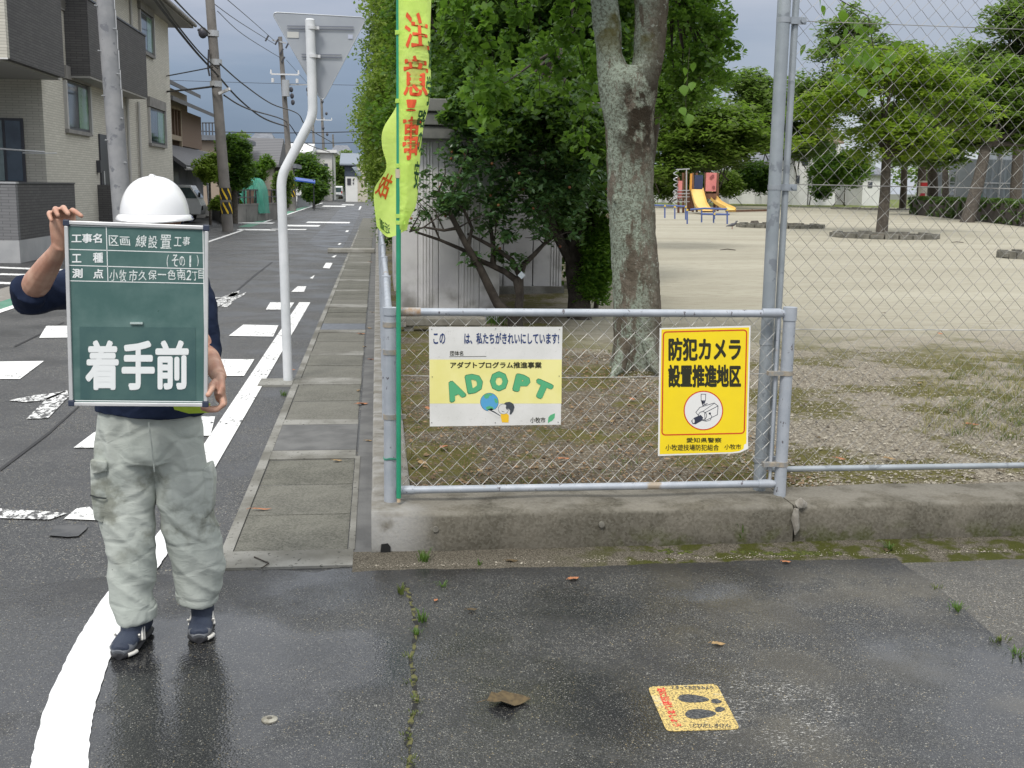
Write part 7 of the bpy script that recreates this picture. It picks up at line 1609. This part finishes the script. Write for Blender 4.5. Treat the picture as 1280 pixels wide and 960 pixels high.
# green garden net draped over a frame
gn = thing('garden_net', tuple(Q(325,265,56)), 'green mesh net draped over shrubs behind the block wall', 'net')
b = MB(); nn2 = 22; mm = 9; nc = Q(323,262,55); rx_ = (Q(341,262,55)-nc).x; hz_ = Q(323,223,55).z; 
for j in range(mm+1):
    ph = PI/2*j/mm
    for i in range(nn2+1):
        a_ = -PI*1.0+PI*1.0*i/nn2*1.0-.0; rr3 = math.cos(ph)**.6*(1+.07*math.sin(i*1.9+j*.8)); sx_ = 1+.0*i
        X = nc.x+rx_*rr3*math.cos(a_)+.22*math.sin(ph)*0-.1; Zt = hz_*(math.sin(ph)**.8)*(1-.10*max(0, -math.cos(a_))*math.cos(ph)); b.v.append((X, 54.6+1.1*rr3*math.sin(a_), max(.35+.9*max(0, -math.cos(a_))**2, Zt+.04*math.sin(i*2.3+j))))
for j in range(mm):
    for i in range(nn2): q = j*(nn2+1)+i; b.f.append((q, q+1, q+nn2+2, q+nn2+1)); b.mi.append(0)
s = NT('green_netting'); s.done(s.mix(s.noise(3, 4), (.04,.26,.19), (.08,.34,.25)), .7); trn = s.n('ShaderNodeBsdfTransparent'); mxs = s.n('ShaderNodeMixShader'); mxs.inputs[0].default_value = .25
s.t.links.new(s.p.outputs[0], mxs.inputs[1]); s.t.links.new(trn.outputs[0], mxs.inputs[2]); s.t.links.new(mxs.outputs[0], s.out.inputs[0])
b.build('net_sheet', s.m, gn, True)
# blue awning, yellow sheet
ba = thing('blue_awning', tuple(Q(380,224,78)), 'blue tarpaulin awning between the third and fourth poles', 'awning'); b = MB(); b.poly([Q(367,221,78), Q(394,225,78), Q(394,228,76), Q(367,224.5,76)], .08); b.build('tarpaulin', flat('tarp_blue', (.03,.09,.38)), ba)
for px in (369,392): b = MB(); p = Q(px,225,77); b.bar((p.x,p.y,0), p, .07); b.build('awning_post', TRM, ba)
ys2 = thing('yellow_sheet', tuple(G(384,257)), 'yellow cover leaning on a grey box by the kerb', 'cover'); p, q = G(379,257.5), G(388,257); b = MB(); b.add([(p.x,p.y,0),(q.x,q.y,0),(q.x-.1,q.y+.3,.62),(p.x+.3,p.y+.4,.72),(p.x+.1,p.y+1,0),(q.x,q.y+1,0)], [(0,1,2,3),(0,3,4),(1,5,2),(3,2,5,4)]); b.build('cover_sheet', flat('cover_yellow', (.60,.50,.06)), ys2)
gb = thing('grey_bin', tuple(G(376,257)), 'grey covered box left of the yellow sheet', 'box'); p = G(371,258); b = MB(); b.box((p.x,p.y,0),(p.x+1.1,p.y+1,.8), .06); b.build('box_body', M_stl, gb); b = MB(); b.box((p.x-.05,p.y-.05,.8),(p.x+1.15,p.y+1.05,.86)); b.build('box_lid', M_stl, gb)
# white light truck half hidden behind the helmet
VW = mat('vehicle_white', (.62,.63,.63), (.58,.59,.59), 2, .25, spec=.6); VG = mat('vehicle_glass', (.03,.05,.055), (.06,.10,.10), 2, .08, spec=.8); VB = mat('vehicle_black', (.02,.02,.02), rough=.6)
def prof(pts, y0, y1, b, inset=0):
    n = len(pts); b.add([(x_, y0, z_) for x_, z_ in pts]+[(x_, y1, z_) for x_, z_ in pts], [tuple(range(n)), tuple(reversed(range(n, 2*n)))]+[(i, i+n, (i+1)%n+n, (i+1)%n) for i in range(n)])
def wheel(t, c_, r_, ax, w_=.16):
    b = MB(); a_ = Vector(ax)*w_/2; c_ = Vector(c_); b.tube([c_-a_, c_-a_*.7, c_+a_*.7, c_+a_], [r_*.9, r_, r_, r_*.9], 18); wh = b.build('wheel', VB, t, True)
    b = MB(); b.tube([c_-a_*1.04, c_+a_*1.04], r_*.6, 14); b.build('rim', ALU, wh, True)
tk = thing('light_truck', tuple(Q(232,262,50)), 'white light truck parked nose-right behind the pale wall and the hard hat', 'truck')
T0 = Q(252,262,50); bx = T0.x; zg = 0.0; zt_ = Q(240,231,50).z; YT = 50.0
b = MB(); prof([(bx-3.2,.35),(bx-.05,.35),(bx,.75),(bx-.12,1.05),(bx-.42,zt_-.03),(bx-.75,zt_),(bx-1.35,zt_),(bx-1.42,.9),(bx-3.2,.9)], YT, YT+1.4, b); b.build('cab_body', VW, tk, bevel=.04)
b = MB(); prof([(bx-.16,1.05),(bx-.45,zt_-.12),(bx-.95,zt_-.12),(bx-1.0,1.05)], YT-.012, YT+.01, b); b.build('side_window', VG, tk)
b = MB(); b.add([(bx-.085,YT+.12,1.08),(bx-.085,YT+1.28,1.08),(bx-.40,YT+1.25,zt_-.1),(bx-.40,YT+.15,zt_-.1)], [(0,1,2,3)]); b.build('windscreen', VG, tk)
b = MB(); b.box((bx-3.25,YT-.05,.95),(bx-1.5,YT+1.45,1.22)); b.build('cargo_bed', VW, tk)
for dx in (-.7,-2.6): 
    for dy in (.08,1.32): wheel(tk, (bx+dx,YT+dy,.28), .28, (0,1,0))
b = MB(); b.box((bx-.06,YT+.1,.55),(bx+.015,YT+.35,.72)); b.build('headlight', GLS, tk); b = MB(); b.box((bx-.1,YT-.16,1.1),(bx-.02,YT-.02,1.3)); b.build('wing_mirror', VB, tk)
# far white van
vn_ = thing('white_van', tuple(G(421,248)), 'small white van driving away at the far end of the street', 'van'); p = G(421,248.4); x0, Yv = G(413.5,248.4).x, p.y; s1 = (G(428.5,248.4).x-x0)/1.5; wv = 1.5*s1; hv_ = Q(420,232.5,Yv).z
b = MB(); n_ = [(0,.3),(0,1.0),(.06,hv_-.1),(.2,hv_),(2.4,hv_),(2.9,1.1),(3.3,.95),(3.35,.3)]
b.add([(x0+.0+.0*k, Yv+y_, z_) for y_, z_ in n_ for k in (0,)]+[(x0+wv, Yv+y_, z_) for y_, z_ in n_], [tuple(range(8)), tuple(reversed(range(8,16)))]+[(i, i+8, (i+1)%8+8, (i+1)%8) for i in range(8)]); b.build('van_body', VW, vn_, bevel=.06)
b = MB(); b.box((x0+.15,Yv-.02,hv_-.75),(x0+wv-.15,Yv+.05,hv_-.2)); b.build('rear_window', VG, vn_)
for xx in (x0+.03, x0+wv-.15): b = MB(); b.box((xx,Yv-.03,.65),(xx+.12,Yv+.02,.95)); b.build('tail_lamp', flat('lamp_red', (.4,.04,.03)), vn_)
b = MB(); b.box((x0+.05,Yv-.05,.32),(x0+wv-.05,Yv+.02,.5)); b.build('bumper', TRM, vn_); b = MB(); b.box((x0+.55,Yv-.06,.55),(x0+.9,Yv-.02,.68)); b.build('number_plate', WF, vn_)
for xx in (x0+.08, x0+wv-.08):
    for yy3 in (.6,2.7): wheel(vn_, (xx,Yv+yy3,.27), .27, (1,0,0))
# distant ground cover of roofs and a low ridge of trees so that the park and street do not end in the open
rd = thing('distant_treeline', (0,230,0), 'far belt of hazy trees closing the view behind the houses', 'tree belt'); rd['kind'] = 'stuff'
tl = [(x_, 235+14*math.sin(x_*.21), 1.5+abs(3.5*math.sin(x_*.13))+1.5*math.sin(x_*.41), 3.2) for x_ in np.arange(-90, 230, 2.2)]
leaf_mesh('tree_belt', tl, 120, 1.1, LF['zeld'], rd, .8, .6, .6, seed=500)['kind'] = 'stuff'

# ------------------------------------------------------------------ small things on the ground
stud = thing('survey_stud', tuple(G(337,900)), 'round metal survey stud set in the wet asphalt', 'stud'); p = G(337,900,.0)
b = MB(); b.tube([p+Vector((0,0,-.01)), p+Vector((0,0,.004)), p+Vector((0,0,.007))], [.026,.026,.020], 22); b.build('stud_cap', mat('stud_brass', (.30,.28,.22), (.42,.40,.34), 60, .45, metal=.5), stud, True); b = MB(); b.tube([p+Vector((0,0,.0065)), p+Vector((0,0,.0085))], .009, 12); b.build('stud_centre', mat('stud_dark', (.12,.11,.09), rough=.5, metal=.4), stud, True)
LB = mat('dead_leaf_brown', (.065,.045,.022), (.115,.082,.038), 60, .8); LO = mat('dead_leaf_orange', (.42,.17,.07), (.33,.14,.07), 60, .7); LT = mat('dead_leaf_tan', (.36,.24,.11), (.26,.17,.08), 60, .8)
def dead(px, py, L, yaw, m, label, z=0.0, Wd=.6, name='fallen_leaf'):
    p = G(px, py, z); t = thing(name, tuple(p), label, 'leaf', 'dead leaves lying about'); b = MB(); c_, s_ = math.cos(yaw), math.sin(yaw); n = 7; base = p+Vector((0,0,.006))
    for i in range(n+1):
        u = i/n; w = L*Wd*.5*math.sin(PI*u**.8)*(1+.22*math.sin(u*17)); y_ = L*(u-.5); z_ = .03*L*math.sin(u*6)+.10*L*(u-.5)**2*2
        for k, sd3 in ((-1,-w),(0,0),(1,w)): b.v.append((base.x+c_*y_-s_*sd3, base.y+s_*y_+c_*sd3, base.z+z_+abs(k)*w*.28*(1+.5*math.sin(u*9+k))))
        if i: q = len(b.v)-6; b.f += [(q,q+1,q+4,q+3),(q+1,q+2,q+5,q+4)]; b.mi += [0,0]
    b.build('leaf_blade', m, t, True)
    b = MB(); b.tube([(base.x-c_*L*.5,base.y-s_*L*.5,base.z+.012),(base.x-c_*L*.72,base.y-s_*L*.72,base.z+.004)], .0012, 4); b.build('leaf_stalk', m, t)
dead(636,879,.150,.06,LB,'large crumpled brown leaf on the dark asphalt', Wd=.72)
dead(717,725,.058,.5,LO,'orange-brown leaf on the asphalt near the wall below the sign')
dead(983,704,.045,.1,LO,'small orange leaf close to the moss under the grey post'); dead(898,807,.055,-.1,LT,'small tan leaf above the footprint sticker')
dead(545,752,.030,1.2,LO,'tiny reddish leaf beside the crack tufts'); dead(590,764,.045,.2,LB,'faint brown leaf right of the tufts'); dead(640,703,.06,.1,LB,'dark curled leaf on the grit at the foot of the wall')
dead(453,506,.10,.4,LO,'largest brown leaf clump lying on the gutter lids'); dead(448,489,.06,1.4,LT,'pale leaf just above the clump on the gutter lids'); dead(461,552,.05,.2,LT,'pale tan leaf beside the corner post'); dead(422,577,.06,.05,LT,'yellowish leaf on the light gutter band')
dead(327,638,.11,.08,LO,'long orange leaf on the nearest gutter lids', Wd=.22); dead(452,418,.09,.2,LO,'orange leaf on the gutter beyond the sign post'); dead(456,434,.06,1.0,LT,'tan leaf right of the steel grate'); dead(464,450,.06,.4,LO,'orange leaf against the side wall'); dead(366,463,.06,-.3,LO,'orange leaf at the foot of the bent sign post'); dead(462,411,.07,-.6,LT,'tan leaf at the wall near the grate'); dead(466,391,.06,.3,LT,'leaf by the side wall farther along'); dead(463,328,.10,.3,LO,'leaf far along the gutter')
dead(1110,689,.07,.9,LB,'dark reddish leaf at the pavement corner by the moss'); dead(1052,683,.06,.1,LB,'brown leaf stuck on the grit under the right wall')
PL = 'just left of the white sign by the corner post|touching the lower left of the white sign|below the white sign near the corner post|by the dry stalks at the corner post|under the left half of the white sign|low under the white sign close to the bottom rail|under the right half of the white sign|right below the white sign corner|between the two signs, level with their lower edges|between the two signs beside the yellow poster|upper one between the two signs|at the foot of the lichen trunk|right of the grey posts, above the thin rail|right of the grey posts, closer to the thin rail|by the thin rail below the grass patch|among the grass left side|in the middle of the grass patch|just left of the grass patch|at the border of the pale sand|on the edge of sand and gravel, farther right|on the pale sand behind the tall fence|between thin rail and wall at the right edge'.split('|')
for i, (px, py) in enumerate(((520,523),(536,512),(528,580),(517,600),(555,560),(600,590),(660,560),(705,575),(765,528),(775,520),(790,500),(758,462),(1022,548),(1050,575),(1112,575),(1190,515),(1215,532),(1150,480),(1105,392),(1175,418),(1040,330),(1250,590))):
    dead(px, py, rs.uniform(.05,.10), rs.uniform(-1.5,1.5), (LB,LO,LT)[i%3], ('brown','orange','tan')[i%3]+' leaf on the '+('soil ' if px < 960 else 'gravel ')+PL[i], PZ+.012)
tw2 = thing('bent_twig', tuple(G(330,707)), 'thin dark bent twig on the pale concrete edge of the gutter', 'twig'); b = MB(); b.tube([G(318,696,.012), G(336,704,.014), G(327,710,.012)], .0032, 5); b.build('twig_wood', BARKD, tw2, True)
# grass tufts and weeds
GRS = [leafmat('grass_green', (.06,.13,.02), (.12,.20,.04), .3), leafmat('grass_olive', (.10,.12,.03), (.15,.17,.05), .25), leafmat('grass_dry', (.26,.22,.09), (.34,.29,.13), .25)]
def tuft(px, py, n, L, spread, m, label, z=0.0, lean=.5, w=.0028, cat='grass tuft', group='grass tufts in cracks and along the wall'):
    p = G(px, py, z); t = thing('grass_tuft', tuple(p), label, cat, group); b = MB()
    for i in range(n):
        a_ = rs.uniform(0, 2*PI); l_ = L*rs.uniform(.5,1.1); d = Vector((math.cos(a_), math.sin(a_), 0)); s_ = p+d*rs.uniform(0,spread)+Vector((0,0,-.003)); e = d*l_*lean*rs.uniform(.4,1.2); wv = Vector((-d.y,d.x,0))*w
        P_ = [s_, s_+e*.25+Vector((0,0,l_*.5)), s_+e*.6+Vector((0,0,l_*.85)), s_+e+Vector((0,0,l_*(.95 if rs.random() > .3 else .6)))]
        k0 = len(b.v); 
        for k, q in enumerate(P_[:3]): ww = wv*(1-.25*k); b.v += [tuple(q-ww), tuple(q+ww)]
        b.v.append(tuple(P_[3])); b.f += [(k0,k0+1,k0+3,k0+2),(k0+2,k0+3,k0+5,k0+4),(k0+4,k0+5,k0+6)]; b.mi += [0]*3
    b.build('blades', m, t)
tuft(529,702,34,.075,.03,GRS[0],'bright grass tuft at the foot of the wall corner by the drain hole', lean=.6); tuft(599,707,10,.03,.012,GRS[0],'small green sprout at the wall foot left of centre', w=.005)
tuft(502,742,22,.045,.018,GRS[1],'dull tuft in the asphalt crack nearest the drain hole'); tuft(553,733,14,.025,.02,GRS[0],'flat bright weed right of the first crack tuft', lean=1.2); tuft(528,776,30,.05,.022,GRS[0],'bright tuft in the middle of the crack'); tuft(521,792,20,.03,.02,GRS[0],'low green weed directly under the middle tuft', lean=1)
for i, (px, py) in enumerate(((512,822),(513,852),(520,875),(517,893),(508,922),(512,952))): tuft(px, py, 16, .018, .025, GRS[1], ['mossy speck under the low weed in the crack','mossy patch level with the footprint sticker top','mossy patch beside the large brown leaf','larger moss patch below the brown leaf','moss patch low in the crack','lowest moss patch at the picture bottom'][i], lean=1)
tuft(928,683,5,.13,.006,GRS[0],'tall curved grass blades growing on the moss under the fence', lean=.7, w=.0045); tuft(1029,672,6,.09,.01,GRS[1],'thin upright grass in front of the right wall', lean=.3); tuft(1112,688,18,.05,.02,GRS[0],'reddish-green weed at the pavement corner', lean=.8, w=.004)
tuft(868,682,8,.022,.01,GRS[0],'tiny sprout on the moss left of the tall blades', w=.004); tuft(1196,762,26,.035,.035,GRS[0],'grass tuft on the diagonal edge of the dark asphalt', lean=1.1); tuft(1170,735,12,.02,.03,GRS[1],'low moss tuft above the diagonal edge tuft', lean=1); tuft(1250,800,20,.03,.05,GRS[1],'mossy grass lower on the diagonal edge', lean=1); tuft(1270,818,20,.03,.04,GRS[0],'lowest green tuft on the diagonal edge', lean=1)
tuft(355,494,24,.05,.03,GRS[0],'green weed at the gutter under the sign footing', lean=.6)
tuft(512,575,14,.14,.02,GRS[2],'dry stalks inside the fence beside the corner post', PZ, .3, group='weeds inside the park fence'); tuft(583,590,12,.20,.02,GRS[2],'single dry brown weed behind the low fence below the white sign', PZ, .25, group='weeds inside the park fence')
def turf(label, n, xr_, yr_, L, m, seed, per_=9):
    r_ = random.Random(seed); t = thing('sparse_grass', tuple(G(sum(xr_)/2, sum(yr_)/2, PZ)), label, 'grass'); t['kind'] = 'stuff'; b = MB()
    for _ in range(n):
        p = G(r_.uniform(*xr_), r_.uniform(*yr_), PZ)
        for _ in range(per_):
            a_ = r_.uniform(0, 6.28); d = Vector((math.cos(a_), math.sin(a_), 0)); l_ = L*r_.uniform(.4,1.1); s_ = p+d*r_.uniform(0,.05); w_ = Vector((-d.y,d.x,0))*.002
            b.add([s_-w_, s_+w_, s_+d*l_*.3+Vector((0,0,l_*.6))+w_*.7, s_+d*l_*.3+Vector((0,0,l_*.6))-w_*.7, s_+d*l_*.7+Vector((0,0,l_*.85))], [(0,1,2,3),(3,2,4)])
    b.build('blades', m, t)['kind'] = 'stuff'
turf('sparse yellowish grass on the gravel at the right behind the tall fence', 260, (1150,1330), (446,545), .07, GRS[2], 41)
turf('olive grass on the gravel at the right behind the tall fence', 200, (1180,1340), (450,550), .06, GRS[1], 42)
turf('low weeds on the soil behind the low fence', 220, (500,960), (430,605), .03, GRS[1], 43, 7)
tuft(615,404,60,.12,.25,GRS[0],'bright green grass patch under the camellia tree', PZ, .5, .006)
# moss cushions along the wall foot
M_moss = mat('moss', (.035,.045,.008), (.10,.115,.02), 90, .95, .9, 160, bdist=.01)
mo = thing('moss_cushion', tuple(G(870,684)), 'dark green moss cushions along the foot of the wall', 'moss'); mo['kind'] = 'stuff'
b = MB()
for i in range(240):
    c_ = rs.choice(((845,686,36),(905,682,40),(1015,675,22),(978,678,8),(1253,671,16),(1000,693,60),(900,692,80),(820,690,50)))
    px = c_[0]+rs.gauss(0,c_[2]*.45); p = G(px, c_[1]+rs.uniform(-1.5,1.5), .002); r_ = rs.uniform(.006,.018); b.ball((p.x,p.y,.006), (r_*1.3,r_,r_*.55), 7, 4)
b.build('moss', M_moss, mo, True)['kind'] = 'stuff'
# loose stones and litter on the park gravel
def scatter(name, label, n, area, r0, r1, mats, z, seed, cat):
    r_ = np.random.default_rng(seed); t = thing(name, (area[0], area[2], z), label, cat); t['kind'] = 'stuff'
    base = np.array([(1,0,0),(-1,0,0),(0,1,0),(0,-1,0),(0,0,.7),(0,0,-.5)], float); fc = np.array([(0,2,4),(2,1,4),(1,3,4),(3,0,4),(2,0,5),(1,2,5),(3,1,5),(0,3,5)])
    P_ = np.stack([r_.uniform(area[0],area[1],n), area[2]+(area[3]-area[2])*r_.random(n)**1.5, np.full(n, z)], 1); S = r_.uniform(r0, r1, (n,1,1))*np.where(r_.random((n,1,1)) > .9, 1.9, 1); an = r_.uniform(0, 6.28, n); st_ = r_.uniform(.6,1.4,(n,1,3))
    B = base[None]*st_*S; ca, sa = np.cos(an)[:,None], np.sin(an)[:,None]; X_ = B[:,:,0]*ca-B[:,:,1]*sa; Y_ = B[:,:,0]*sa+B[:,:,1]*ca; V = np.stack([X_, Y_, B[:,:,2]], 2)+P_[:,None,:]-np.array(t.location)
    me = bpy.data.meshes.new(name+'_mesh'); me.from_pydata(V.reshape(-1,3).tolist(), [], (fc[None]+6*np.arange(n)[:,None,None]).reshape(-1,3).tolist())
    link(name.replace('_scatter','')+'_pieces', me, mats, t)['kind'] = 'stuff'
s = NT('pebbles'); geo = s.n('ShaderNodeNewGeometry'); M_peb = s.done(s.mix(geo.outputs['Random Per Island'], (.11,.09,.065), (.46,.42,.34)), .9)
s = NT('crumbs'); geo = s.n('ShaderNodeNewGeometry'); M_crumb = s.done(s.mix(geo.outputs['Random Per Island'], (.08,.055,.03), (.30,.20,.11)), .9)
scatter('gravel_scatter', 'loose gravel spread over the park ground behind the tall fence', 15000, (2.0,5.2,5.45,10.5), .003, .008, M_peb, PZ+.006, 601, 'gravel')
scatter('litter_scatter', 'leaf crumbs and grit on the soil behind the low fence', 7000, (.18,2.4,5.45,10.5), .003, .009, M_crumb, PZ+.006, 602, 'leaf litter')
scatter('grit_scatter', 'pale grit grains along the foot of the wall', 2500, (-.1,3.4,4.86,5.02), .0012, .0035, M_peb, .006, 603, 'grit')
